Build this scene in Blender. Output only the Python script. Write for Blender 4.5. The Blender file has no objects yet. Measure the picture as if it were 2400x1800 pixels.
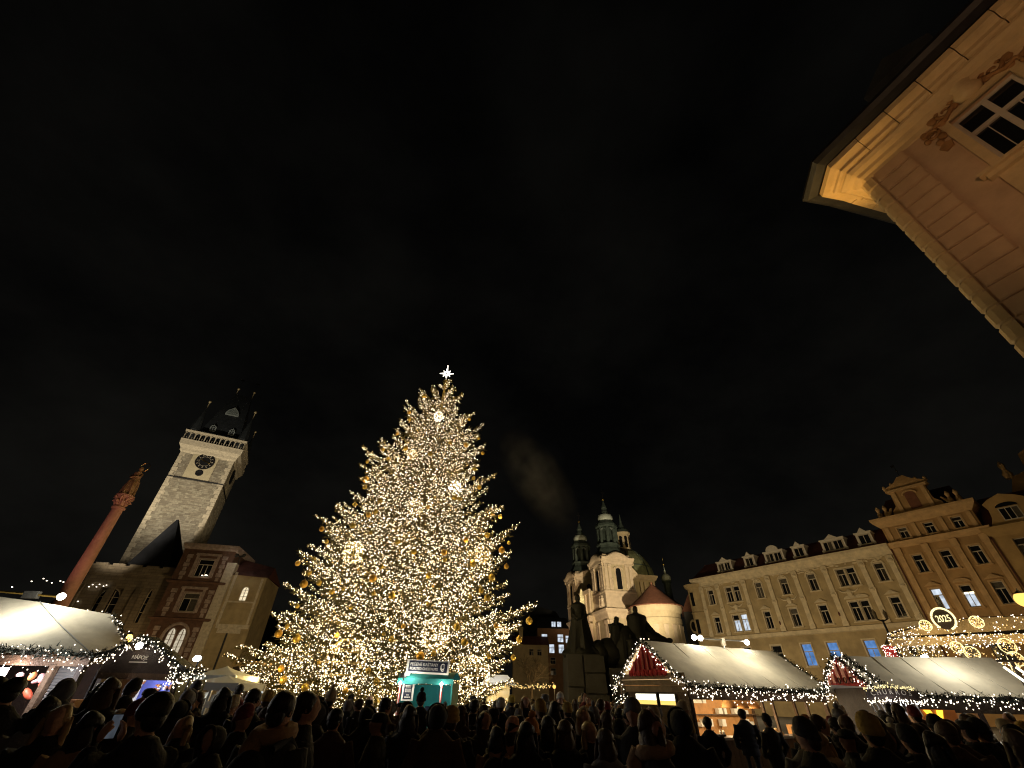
import bpy, bmesh, math, random
import numpy as np
from mathutils import Vector, Matrix

random.seed(7)
rng = np.random.default_rng(7)
R = math.radians
scn = bpy.context.scene
col = scn.collection

# ---------------------------------------------------------------- camera
PITCH, ROLL, CAM_H = R(36.87), math.atan2(29, 1289), 1.88
f_ = Vector((0, math.cos(PITCH), math.sin(PITCH)))
u0 = Vector((0, -math.sin(PITCH), math.cos(PITCH)))
r0 = Vector((1, 0, 0))
rr = r0 * math.cos(ROLL) + u0 * math.sin(ROLL)
uu = u0 * math.cos(ROLL) - r0 * math.sin(ROLL)
cam_d = bpy.data.cameras.new('camera')
cam_d.sensor_width = 36.0
cam_d.lens = 36.0 * 967.0 / 2400.0
cam_d.clip_end = 3000.0
cam_d.clip_start = 0.05
cam = bpy.data.objects.new('camera', cam_d)
col.objects.link(cam)
cam.matrix_world = Matrix(((rr.x, uu.x, -f_.x, 0), (rr.y, uu.y, -f_.y, 0), (rr.z, uu.z, -f_.z, CAM_H), (0, 0, 0, 1)))
scn.camera = cam

# ---------------------------------------------------------------- night sky
W = bpy.data.worlds.new("World")
scn.world = W
W.use_nodes = True
nt = W.node_tree
nt.nodes.clear()
out = nt.nodes.new('ShaderNodeOutputWorld')
add = nt.nodes.new('ShaderNodeAddShader')
sky = nt.nodes.new('ShaderNodeTexSky')
sky.sky_type = 'NISHITA'
sky.sun_disc = False
sky.sun_elevation = R(-9.0)
sky.sun_rotation = R(250.0)
bg1 = nt.nodes.new('ShaderNodeBackground')
bg1.inputs['Strength'].default_value = 0.05
nt.links.new(sky.outputs[0], bg1.inputs['Color'])
# low cloud deck lit by the town
tc = nt.nodes.new('ShaderNodeTexCoord')
mp = nt.nodes.new('ShaderNodeMapping')
mp.inputs['Scale'].default_value = (1.0, 1.0, 1.6)
mp.inputs['Rotation'].default_value = (R(20), R(35), R(10))
nz = nt.nodes.new('ShaderNodeTexNoise')
nz.inputs['Scale'].default_value = 2.3
nz.inputs['Detail'].default_value = 6.0
nz.inputs['Roughness'].default_value = 0.55
rmp = nt.nodes.new('ShaderNodeValToRGB')
rmp.color_ramp.elements[0].position = 0.34
rmp.color_ramp.elements[0].color = (0.0017, 0.00168, 0.0016, 1)
rmp.color_ramp.elements[1].position = 0.72
rmp.color_ramp.elements[1].color = (0.0078, 0.0074, 0.0062, 1)
sep = nt.nodes.new('ShaderNodeSeparateXYZ')
glow = nt.nodes.new('ShaderNodeMapRange')
glow.inputs['From Min'].default_value = 0.0
glow.inputs['From Max'].default_value = 0.95
glow.inputs['To Min'].default_value = 1.0
glow.inputs['To Max'].default_value = 0.30
bg2 = nt.nodes.new('ShaderNodeBackground')
nt.links.new(tc.outputs['Generated'], mp.inputs[0])
nt.links.new(mp.outputs[0], nz.inputs['Vector'])
nt.links.new(nz.outputs[0], rmp.inputs[0])
nt.links.new(tc.outputs['Generated'], sep.inputs[0])
nt.links.new(sep.outputs['Z'], glow.inputs['Value'])
nt.links.new(rmp.outputs[0], bg2.inputs['Color'])
nt.links.new(glow.outputs[0], bg2.inputs['Strength'])
nt.links.new(bg1.outputs[0], add.inputs[0])
nt.links.new(bg2.outputs[0], add.inputs[1])
nt.links.new(add.outputs[0], out.inputs['Surface'])

scn.view_settings.view_transform = 'Standard'
scn.view_settings.look = 'None'
scn.view_settings.exposure = 0.0
scn.view_settings.gamma = 1.0
scn.view_settings.use_curve_mapping = False
scn.cycles.use_denoising = True
scn.cycles.filter_width = 1.15
scn.cycles.max_bounces = 5
scn.cycles.diffuse_bounces = 2
scn.cycles.glossy_bounces = 2
scn.cycles.transmission_bounces = 3
scn.cycles.volume_bounces = 0
scn.cycles.sample_clamp_indirect = 1.5
scn.cycles.use_light_tree = True
scn.cycles.caustics_reflective = False
scn.cycles.caustics_refractive = False

# ---------------------------------------------------------------- lamps (assumed positions, some added as fill)
def lamp(name, loc, power, colr, size=0.15, kind='POINT', target=None, cone=60, blend=0.6):
    d = bpy.data.lights.new(name, kind)
    d.energy = power
    d.color = colr
    d.shadow_soft_size = size
    o = bpy.data.objects.new(name, d)
    o.location = loc
    if kind == 'SPOT':
        d.spot_size = R(cone)
        d.spot_blend = blend
        o.rotation_euler = (Vector(target) - Vector(loc)).to_track_quat('-Z', 'Y').to_euler()
    col.objects.link(o)
    return o

WARM, NEUT, AMB, COOL, SOD = (1, .80, .55), (1, .90, .74), (1, .62, .28), (.86, .95, 1), (1, .50, .16)
# town hall tower floodlights on roofs across the street
lamp('tower_floodlight', (-52, 52, 14), 40000, (1, .87, .66), .5, 'SPOT', (-67, 83, 37), 40, .7)
lamp('tower_floodlight', (-54, 56, 14), 9000, (1, .84, .62), .5, 'SPOT', (-66.5, 82.5, 27), 40, .9)
lamp('tower_floodlight', (-78, 62, 13), 15000, (1, .84, .55), .5, 'SPOT', (-68, 84, 42), 36, .7)
lamp('tower_floodlight', (-38, 78, 16), 8200, (1, .80, .50), .5, 'SPOT', (-61, 88, 36), 40, .7)
# column floodlight
lamp('column_floodlight', (-27.5, 20.5, 3.0), 1250, (1, .50, .38), .3, 'SPOT', (-28.6, 30, 11.5), 40, .6)
# church floodlights
lamp('church_floodlight', (24, 70, 6), 90000, (1, .79, .50), .5, 'SPOT', (30.5, 118, 29), 42, .7)
lamp('church_floodlight', (12, 100, 4), 5600, (1, .66, .46), .5, 'SPOT', (25, 121, 17), 60, .8)
lamp('church_floodlight', (50, 100, 24), 6000, (1, .72, .34), .5, 'SPOT', (36, 130, 34), 50, .7)
lamp('church_floodlight', (10, 112, 5), 11000, (1, .68, .36), .5, 'SPOT', (22, 139, 27), 50, .7)
lamp('church_floodlight', (47, 92, 5), 500, (1, .68, .32), .5, 'SPOT', (34, 104, 15), 70, .8)
# added fill lights brightening the house fronts, no fittings built for them
lamp('house_front_fill', (20.5, 62, 5.5), 4800, (1, .77, .46), .4)
lamp('house_front_fill', (36, 47, 5.5), 2000, (1, .70, .36), .4)
lamp('house_front_fill', (-35, 55, 7), 1350, (1, .72, .38), .4)
lamp('house_front_fill', (-51.5, 64.0, 6), 170, (1, .62, .26), .4)
# street lamps lighting the corner house; the weak one is added crowd fill
lamp('corner_and_fill_lamp', (11.0, 11.2, 14.2), 900, (1, .56, .13), .2, 'SPOT', (12.3, 8.4, 18.0), 52, .8)
lamp('corner_and_fill_lamp', (3.0, -7.0, 6.0), 70, (1, .58, .30), .4)
lamp('corner_and_fill_lamp', (4.5, -1.5, 7.5), 1200, (1, .55, .27), .4, 'SPOT', (14.6, 3.0, 15.5), 66, .8)

# ---------------------------------------------------------------- helpers
class MB:
    def __init__(s):
        s.v, s.f, s.m = [], [], []
        s.mi = 0
    def add(s, vs, fs):
        o = len(s.v)
        s.v += [tuple(p) for p in vs]
        s.f += [tuple(i + o for i in q) for q in fs]
        s.m += [s.mi] * len(fs)
        return s
    def box(s, x0, x1, y0, y1, z0, z1):
        return s.add([(x, y, z) for z in (z0, z1) for y in (y0, y1) for x in (x0, x1)],
                     [(0, 2, 3, 1), (4, 5, 7, 6), (0, 1, 5, 4), (2, 6, 7, 3), (0, 4, 6, 2), (1, 3, 7, 5)])
    def frus(s, x0, x1, y0, y1, z0, X0, X1, Y0, Y1, z1):
        return s.add([(x0, y0, z0), (x1, y0, z0), (x0, y1, z0), (x1, y1, z0), (X0, Y0, z1), (X1, Y0, z1), (X0, Y1, z1), (X1, Y1, z1)],
                     [(0, 2, 3, 1), (4, 5, 7, 6), (0, 1, 5, 4), (2, 6, 7, 3), (0, 4, 6, 2), (1, 3, 7, 5)])
    def ext(s, pts, y0, y1):                       # outline in x-z pushed along y
        n = len(pts)
        return s.add([(x, y0, z) for x, z in pts] + [(x, y1, z) for x, z in pts],
                     [tuple(range(n)), tuple(range(2 * n - 1, n - 1, -1))] + [(i, i + n, (i + 1) % n + n, (i + 1) % n) for i in range(n)])
    def extz(s, pts, z0, z1):                      # plan outline pushed up
        n = len(pts)
        return s.add([(x, y, z0) for x, y in pts] + [(x, y, z1) for x, y in pts],
                     [tuple(range(n - 1, -1, -1)), tuple(range(n, 2 * n))] + [(i, (i + 1) % n, (i + 1) % n + n, i + n) for i in range(n)])
    def lathe(s, prof, cx=0, cy=0, n=16, ph=0.0, sq=None):
        vs, fs = [], []
        for r, z in prof:
            for k in range(n):
                a = 2 * math.pi * k / n + ph
                vs.append((cx + r * math.cos(a), cy + r * math.sin(a), z))
        for i in range(len(prof) - 1):
            for k in range(n):
                a, b = i * n + k, i * n + (k + 1) % n
                fs.append((a, b, b + n, a + n))
        fs.append(tuple(range(n - 1, -1, -1)))
        fs.append(tuple(range((len(prof) - 1) * n, len(prof) * n)))
        return s.add(vs, fs)
    def tube(s, pts, rad, n=6, closed=False):
        pts = [Vector(p) for p in pts]
        m = len(pts)
        rad = rad if isinstance(rad, (list, tuple)) else [rad] * m
        vs, fs = [], []
        for i, p in enumerate(pts):
            if closed:
                t = pts[(i + 1) % m] - pts[i - 1]
            else:
                t = pts[min(i + 1, m - 1)] - pts[max(i - 1, 0)]
            t.normalize()
            a = t.cross(Vector((0, 0, 1)))
            if a.length < 1e-3:
                a = t.cross(Vector((0, 1, 0)))
            a.normalize()
            b = t.cross(a)
            for k in range(n):
                w = 2 * math.pi * k / n
                vs.append(p + (a * math.cos(w) + b * math.sin(w)) * rad[i])
        for i in range(m if closed else m - 1):
            j = (i + 1) % m
            for k in range(n):
                fs.append((i * n + k, i * n + (k + 1) % n, j * n + (k + 1) % n, j * n + k))
        if not closed:
            fs.append(tuple(range(n)))
            fs.append(tuple(range(m * n - 1, (m - 1) * n - 1, -1)))
        return s.add(vs, fs)
    def ell(s, c, r, n=10, m=7):
        r = r if isinstance(r, (list, tuple)) else (r, r, r)
        vs = [(c[0], c[1], c[2] - r[2])]
        for i in range(1, m):
            t = math.pi * i / m
            for k in range(n):
                a = 2 * math.pi * k / n
                vs.append((c[0] + r[0] * math.sin(t) * math.cos(a), c[1] + r[1] * math.sin(t) * math.sin(a), c[2] - r[2] * math.cos(t)))
        vs.append((c[0], c[1], c[2] + r[2]))
        fs = [(0, 1 + (k + 1) % n, 1 + k) for k in range(n)]
        for i in range(m - 2):
            for k in range(n):
                a, b = 1 + i * n + k, 1 + i * n + (k + 1) % n
                fs.append((a, b, b + n, a + n))
        e = len(vs) - 1
        fs += [(e, e - n + k, e - n + (k + 1) % n) for k in range(n)]
        return s.add(vs, fs)
    def wall(s, x0, x1, z0, z1, holes, y=0.0, depth=0.3):   # front sheet with openings and reveals
        xs = sorted({x0, x1} | {h[0] for h in holes} | {h[1] for h in holes})
        zs = sorted({z0, z1} | {h[2] for h in holes} | {h[3] for h in holes})
        for i in range(len(xs) - 1):
            for j in range(len(zs) - 1):
                cx, cz = (xs[i] + xs[i + 1]) / 2, (zs[j] + zs[j + 1]) / 2
                if any(h[0] < cx < h[1] and h[2] < cz < h[3] for h in holes):
                    continue
                s.add([(xs[i], y, zs[j]), (xs[i + 1], y, zs[j]), (xs[i + 1], y, zs[j + 1]), (xs[i], y, zs[j + 1])], [(0, 1, 2, 3)])
        for a, b, c, d in holes:
            q = [(a, c), (b, c), (b, d), (a, d)]
            for k in range(4):
                p, r = q[k], q[(k + 1) % 4]
                s.add([(p[0], y, p[1]), (r[0], y, r[1]), (r[0], y + depth, r[1]), (p[0], y + depth, p[1])], [(0, 3, 2, 1)])
        return s
    def sweep(s, path, prof, caps=True):           # profile (outward, z) swept along a plan path, mitred; outward = right of travel
        m = len(path)
        vs, fs = [], []
        k = len(prof)
        for i in range(m):
            p = Vector(path[i])
            d1 = (p - Vector(path[i - 1])).normalized() if i else None
            d2 = (Vector(path[i + 1]) - p).normalized() if i < m - 1 else None
            n1 = Vector((d1.y, -d1.x)) if d1 else None
            n2 = Vector((d2.y, -d2.x)) if d2 else None
            if n1 and n2:
                b = (n1 + n2).normalized()
                b = b / max(.3, b.dot(n1))
            else:
                b = n1 or n2
            for o, z in prof:
                vs.append((p.x + b.x * o, p.y + b.y * o, z))
        for i in range(m - 1):
            for j in range(k - 1):
                fs.append((i * k + j, (i + 1) * k + j, (i + 1) * k + j + 1, i * k + j + 1))
        if caps:
            fs.append(tuple(range(k)))
            fs.append(tuple(range(m * k - 1, (m - 1) * k - 1, -1)))
        return s.add(vs, fs)
    def mesh(s, name, mats, smooth=False):
        me = bpy.data.meshes.new(name)
        me.from_pydata(s.v, [], s.f)
        for m_ in (mats if isinstance(mats, (list, tuple)) else [mats]):
            me.materials.append(m_)
        me.polygons.foreach_set('material_index', s.m)
        if smooth:
            me.polygons.foreach_set('use_smooth', [True] * len(me.polygons))
            if smooth == 2:
                me.set_sharp_from_angle(angle=R(40))
        me.update()
        return me
    def build(s, name, mats, parent=None, smooth=False, loc=None, rot=None, kind=None):
        return new(name, s.mesh(name, mats, smooth), parent, loc, rot, kind)

def new(name, data, parent=None, loc=None, rot=None, kind=None):
    o = bpy.data.objects.new(name, data)
    col.objects.link(o)
    if parent:
        o.parent = parent
    if loc is not None:
        o.location = loc
    if rot is not None:
        o.rotation_euler = (0, 0, rot) if isinstance(rot, (int, float)) else rot
    if kind:
        o['kind'] = kind
    return o

def tag(o, label, cat, group=None):
    o['label'] = label
    o['category'] = cat
    if group:
        o['group'] = group
    return o

def thing(name, label, cat, loc=(0, 0, 0), rot=0.0, group=None):
    return tag(new(name, None, None, loc, rot), label, cat, group)

def npmesh(name, V, F, mats, mi=None, smooth=False):           # fast mesh from arrays, F is (n,3) or (n,4)
    me = bpy.data.meshes.new(name)
    n, k = F.shape
    me.vertices.add(len(V)); me.vertices.foreach_set('co', V.astype(np.float32).ravel())
    me.loops.add(n * k); me.loops.foreach_set('vertex_index', F.astype(np.int32).ravel())
    me.polygons.add(n)
    me.polygons.foreach_set('loop_start', np.arange(0, n * k, k, dtype=np.int32))
    me.polygons.foreach_set('loop_total', np.full(n, k, dtype=np.int32))
    for m_ in (mats if isinstance(mats, (list, tuple)) else [mats]):
        me.materials.append(m_)
    if mi is not None:
        me.polygons.foreach_set('material_index', mi.astype(np.int32))
    if smooth:
        me.polygons.foreach_set('use_smooth', np.ones(n, dtype=bool))
    me.update(); me.validate()
    return me

OCT_V = np.array([(1, 0, 0), (-1, 0, 0), (0, 1, 0), (0, -1, 0), (0, 0, 1), (0, 0, -1)], float)
OCT_F = np.array([(0, 2, 4), (2, 1, 4), (1, 3, 4), (3, 0, 4), (2, 0, 5), (1, 2, 5), (3, 1, 5), (0, 3, 5)])
def bulbs(name, P, r, mat, parent, kind='stuff', mi=None):
    P = np.asarray(P, float)
    n = len(P)
    rad = r * rng.uniform(.75, 1.2, n)
    V = (P[:, None, :] + OCT_V[None] * rad[:, None, None]).reshape(-1, 3)
    F = (OCT_F[None] + (np.arange(n) * 6)[:, None, None]).reshape(-1, 3)
    m2 = None if mi is None else np.repeat(mi, 8)
    return new(name, npmesh(name, V, F, mat, m2), parent, kind=kind)

def needles(P, D, length, width, jitter=.5):
    """thin spiky triangles starting at P pointing along D (unit), returns V, F"""
    n = len(P)
    d = D + rng.normal(0, jitter, (n, 3))
    d /= np.linalg.norm(d, axis=1)[:, None]
    s = np.cross(d, rng.normal(0, 1, (n, 3)))
    s /= np.linalg.norm(s, axis=1)[:, None] + 1e-9
    L = length * rng.uniform(.6, 1.25, n)[:, None]
    w = width * rng.uniform(.7, 1.3, n)[:, None]
    V = np.stack([P - s * w, P + s * w, P + d * L], 1).reshape(-1, 3)
    return V, np.arange(3 * n).reshape(-1, 3)

# ---------------------------------------------------------------- materials
def M(name, c, rough=.75, var=.2, scale=2.0, bump=0.0, bscale=14.0, metal=0.0, spec=.4, c2=None, tint=None):
    m = bpy.data.materials.new(name)
    m.use_nodes = True
    t = m.node_tree
    b = t.nodes['Principled BSDF']
    b.inputs['Roughness'].default_value = rough
    b.inputs['Metallic'].default_value = metal
    b.inputs['Specular IOR Level'].default_value = spec
    co = t.nodes.new('ShaderNodeTexCoord')
    n1 = t.nodes.new('ShaderNodeTexNoise')
    n1.inputs['Scale'].default_value = scale
    n1.inputs['Detail'].default_value = 6
    n1.inputs['Roughness'].default_value = .62
    t.links.new(co.outputs['Object'], n1.inputs['Vector'])
    rp = t.nodes.new('ShaderNodeValToRGB')
    rp.color_ramp.elements[0].position = .3
    rp.color_ramp.elements[1].position = .7
    lo = [max(0, x * (1 - var)) for x in c]
    hi = [min(1, x * (1 + var)) for x in (c2 or c)]
    rp.color_ramp.elements[0].color = (*lo, 1)
    rp.color_ramp.elements[1].color = (*hi, 1)
    t.links.new(n1.outputs[0], rp.inputs[0])
    t.links.new(rp.outputs[0], b.inputs['Base Color'])
    if bump:
        n2 = t.nodes.new('ShaderNodeTexNoise')
        n2.inputs['Scale'].default_value = bscale
        n2.inputs['Detail'].default_value = 4
        t.links.new(co.outputs['Object'], n2.inputs['Vector'])
        bp = t.nodes.new('ShaderNodeBump')
        bp.inputs['Strength'].default_value = bump
        bp.inputs['Distance'].default_value = .05
        t.links.new(n2.outputs[0], bp.inputs['Height'])
        t.links.new(bp.outputs[0], b.inputs['Normal'])
    return m

def masonry(name, c1, c2, mortar, bw=.7, bh=.35, bump=.6):
    m = M(name, c1, .9, .25, .6)
    t = m.node_tree
    b = t.nodes['Principled BSDF']
    co = t.nodes.new('ShaderNodeTexCoord')
    sp = t.nodes.new('ShaderNodeSeparateXYZ')
    ad = t.nodes.new('ShaderNodeMath')
    cb = t.nodes.new('ShaderNodeCombineXYZ')
    t.links.new(co.outputs['Object'], sp.inputs[0])
    t.links.new(sp.outputs['X'], ad.inputs[0])
    t.links.new(sp.outputs['Y'], ad.inputs[1])
    t.links.new(ad.outputs[0], cb.inputs['X'])
    t.links.new(sp.outputs['Z'], cb.inputs['Y'])
    br = t.nodes.new('ShaderNodeTexBrick')
    br.inputs['Scale'].default_value = 1.0
    br.inputs['Brick Width'].default_value = bw
    br.inputs['Row Height'].default_value = bh
    br.inputs['Mortar Size'].default_value = .025
    br.inputs['Mortar Smooth'].default_value = .3
    br.inputs['Color1'].default_value = (*c1, 1)
    br.inputs['Color2'].default_value = (*c2, 1)
    br.inputs['Mortar'].default_value = (*mortar, 1)
    t.links.new(cb.outputs[0], br.inputs['Vector'])
    mx = t.nodes.new('ShaderNodeMix')
    mx.data_type = 'RGBA'
    mx.blend_type = 'MULTIPLY'
    mx.inputs[0].default_value = .8
    old = b.inputs['Base Color'].links[0].from_node
    old.color_ramp.elements[0].color = (.55, .52, .47, 1)
    old.color_ramp.elements[1].color = (1, 1, 1, 1)
    t.links.new(br.outputs['Color'], mx.inputs[6])
    t.links.new(old.outputs[0], mx.inputs[7])
    t.links.new(mx.outputs[2], b.inputs['Base Color'])
    bp = t.nodes.new('ShaderNodeBump')
    bp.inputs['Strength'].default_value = bump
    bp.inputs['Distance'].default_value = .06
    t.links.new(br.outputs['Color'], bp.inputs['Height'])
    t.links.new(bp.outputs[0], b.inputs['Normal'])
    return m

def E(name, c, strength, sample='AUTO', var=0.0, scale=3.0):
    m = bpy.data.materials.new(name)
    m.use_nodes = True
    t = m.node_tree
    t.nodes.clear()
    o = t.nodes.new('ShaderNodeOutputMaterial')
    e = t.nodes.new('ShaderNodeEmission')
    e.inputs['Color'].default_value = (*c, 1)
    e.inputs['Strength'].default_value = strength
    if var:
        co = t.nodes.new('ShaderNodeTexCoord')
        n1 = t.nodes.new('ShaderNodeTexNoise')
        n1.inputs['Scale'].default_value = scale
        mr = t.nodes.new('ShaderNodeMapRange')
        mr.inputs['From Min'].default_value = .3
        mr.inputs['From Max'].default_value = .7
        mr.inputs['To Min'].default_value = strength * (1 - var)
        mr.inputs['To Max'].default_value = strength * (1 + var)
        t.links.new(co.outputs['Object'], n1.inputs['Vector'])
        t.links.new(n1.outputs[0], mr.inputs['Value'])
        t.links.new(mr.outputs[0], e.inputs['Strength'])
    t.links.new(e.outputs[0], o.inputs['Surface'])
    m.cycles.emission_sampling = sample
    return m

m_tower = masonry('tower_stone', (.40, .36, .28), (.27, .24, .19), (.20, .18, .15), .8, .38, .8)
m_block = M('tower_block', (.34, .31, .24), .9, .35, 1.4, .5, 9)
m_plaster = M('pale_plaster', (.50, .44, .30), .85, .12, 1.5)
m_trim = M('carved_stone', (.52, .46, .35), .85, .25, 3, .4, 12)
m_slate = M('dark_slate', (.022, .026, .03), .6, .35, 1.2, .4, 8)
m_gold = M('gilt_metal', (.75, .52, .14), .28, .15, 3, metal=1.0)
m_dark = M('dark_metal', (.03, .03, .032), .45, .3, 3, metal=.6)
m_black = M('black_face', (.012, .012, .014), .4, .2, 3)
m_white = M('white_paint', (.62, .58, .50), .6, .08, 4)
m_brick = M('red_render', (.13, .070, .046), .9, .35, 1.6, .4, 20)
m_redstone = M('weathered_ashlar', (.36, .28, .24), .9, .4, 2.5, .4, 14)
m_ochre = M('ochre_render', (.36, .285, .155), .9, .25, .8, .2, 12)
m_gothic = masonry('grey_sandstone', (.33, .28, .20), (.24, .20, .15), (.16, .14, .11), .9, .42, .6)
m_tile = M('roof_tile', (.10, .035, .025), .85, .3, 1.5, .4, 14)
m_tile2 = M('brown_roof_tile', (.20, .085, .05), .85, .25, 1.2, .3, 14)
m_copper = M('green_copper', (.15, .17, .095), .55, .35, 1.0, .2, 6)
m_copperd = M('dark_copper', (.055, .075, .065), .5, .35, 1.0, .2, 6)
m_copperl = M('pale_copper', (.42, .48, .42), .55, .2, 1.0)
m_church = M('church_render', (.52, .44, .28), .9, .18, .5, .15, 10)
m_churcht = M('church_trim', (.60, .50, .36), .85, .15, 1.2, .2, 8)
m_cream = M('cream_stucco', (.41, .32, .175), .88, .30, .5, .25, 9)
m_creamt = M('cream_trim', (.62, .53, .36), .85, .22, 1.5, .3, 12)
m_orange = M('orange_stucco', (.41, .255, .11), .88, .3, .5, .25, 9)
m_oranget = M('orange_trim', (.56, .37, .18), .85, .2, 1.5, .3, 12)
m_yellow = M('yellow_stucco', (.44, .29, .12), .88, .2, .6, .25, 9)
m_pink = M('pink_stucco', (.50, .34, .21), .85, .18, .7, .15, 10)
m_pinkt = M('pale_stucco_trim', (.56, .41, .22), .85, .15, 1.6, .25, 12)
m_ornam = M('ochre_ornament', (.30, .155, .06), .9, .3, 3, .4, 16)
m_glass = M('dark_glass', (.010, .011, .013), .06, .2, 1, spec=.6)
m_wframe = M('window_paint', (.50, .45, .37), .6, .1, 4)
m_bronze = M('dark_bronze', (.010, .0105, .009), .6, .4, 1.6, .3, 6, spec=.25)
m_granite = M('grey_granite', (.032, .031, .028), .8, .3, 1.2, .5, 7)
m_canvas = M('white_canvas', (.64, .59, .47), .8, .16, 1.3, .35, 4)
m_canvasg = M('grey_canvas', (.55, .57, .58), .75, .1, .8, .1, 3)
m_wood = M('stall_wood', (.10, .062, .035), .75, .35, 4, .4, 25)
m_woodl = M('pine_board', (.50, .25, .085), .6, .25, 3, .2, 30)
m_woodd = M('dark_board', (.035, .024, .018), .75, .35, 4, .3, 25)
m_red = M('red_felt', (.38, .02, .02), .85, .3, 5, .3, 20)
m_pinkfig = M('painted_cutout', (.62, .26, .20), .7, .25, 6)
m_fir = M('fir_green', (.095, .075, .018), .85, .4, 3)
m_firbr = M('fir_bark', (.13, .085, .035), .9, .35, 3, .5, 20)
m_gar = M('garland_green', (.013, .018, .010), .85, .4, 6)
m_teal = M('teal_canvas', (.02, .21, .19), .75, .15, 1.5, .2, 4)
m_signb = M('sign_navy', (.012, .016, .035), .6, .2, 3)
m_signw = M('sign_white', (.78, .75, .66), .6, .06, 5)
m_steel = M('brushed_steel', (.45, .45, .44), .32, .15, 3, metal=.9)
m_rope = M('red_post', (.5, .04, .03), .55, .15, 4)
m_bauble = M('gold_bauble', (.85, .58, .12), .26, .10, 6, metal=.65)
m_baublem = M('copper_bauble', (.85, .48, .08), .30, .12, 6, metal=.6)
m_twig = M('bare_twig', (.11, .085, .06), .9, .3, 4)

e_bulb = E('warm_bulb', (1, .81, .52), 6.0, 'NONE')
e_bulbg = E('golden_bulb', (1, .64, .22), 2.4, 'NONE')
e_bulbw = E('white_bulb', (1, .86, .68), 5.0, 'NONE')
e_star = E('star_light', (1, .92, .78), 7.0, 'NONE')
e_lamp = E('floodlight_glow', (1, .94, .78), 30.0, 'NONE')
e_lampc = E('cold_floodlight_glow', (.86, .94, 1), 30.0, 'NONE')
e_globe = E('street_globe_glow', (1, .52, .12), 1.9, 'NONE')
e_winw = E('lit_window_white', (.78, .88, 1), .75, 'NONE', .5, 1.2)
e_scr = E('phone_screen', (.7, .82, 1), .06, 'NONE', .5, 12)
e_winb = E('lit_window_blue', (.16, .36, .80), .62, 'NONE', .35, 1.5)
e_winy = E('lit_window_warm', (1, .86, .64), .85, 'NONE', .3, 2.0)
e_ring = E('neon_cream', (1, .82, .38), 2.0, 'NONE')
e_tube = E('tube_light', (1, .92, .62), 4.0, 'NONE')
e_yel = E('yellow_lit_letter', (1, .62, .04), 2.2, 'NONE')

# ================================================================ ground and far setting
m_cob = M('cobbles', (.13, .125, .115), .65, .3, .5)
t = m_cob.node_tree
b = t.nodes['Principled BSDF']
vo = t.nodes.new('ShaderNodeTexVoronoi'); vo.feature = 'DISTANCE_TO_EDGE'; vo.inputs['Scale'].default_value = 7
tcn = t.nodes.new('ShaderNodeTexCoord'); t.links.new(tcn.outputs['Object'], vo.inputs['Vector'])
mr = t.nodes.new('ShaderNodeMapRange'); mr.inputs['From Max'].default_value = .12; mr.inputs['To Min'].default_value = .0
t.links.new(vo.outputs['Distance'], mr.inputs['Value'])
bp = t.nodes.new('ShaderNodeBump'); bp.inputs['Strength'].default_value = .6; bp.inputs['Distance'].default_value = .02
t.links.new(mr.outputs[0], bp.inputs['Height']); t.links.new(bp.outputs[0], b.inputs['Normal'])
g = MB().add([(-900, -300, 0), (900, -300, 0), (900, 1500, 0), (-900, 1500, 0)], [(0, 1, 2, 3)]).build('ground', m_cob, kind='structure')

# wooded hill far behind the town hall, a few lit houses on it
mb = MB()
N = 26
for i in range(N):
    x = -560 + i * 22
    h = 70 + 14 * math.sin(i * .7) + 8 * math.sin(i * 1.9)
    if i:
        mb.add([(px, 470, -2), (x, 470, -2), (x, 560, h), (px, 560, ph)], [(0, 1, 2, 3)])
    px, ph = x, h
hill = mb.build('hill', M('dark_hillside', (.012, .014, .012), .95, .3, .02), kind='structure')
mb = MB()
for x, z in [(-523, 91), (-507, 92), (-500, 90), (-492, 92), (-488, 91), (-478, 90), (-472, 88), (-512, 94), (-462, 86), (-455, 86), (-540, 85)]:
    mb.ell((x, 500, z), (.75, .7, .5), 6, 4)
mb.build('hillside_house_lights', e_bulbw, kind='stuff')

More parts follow.
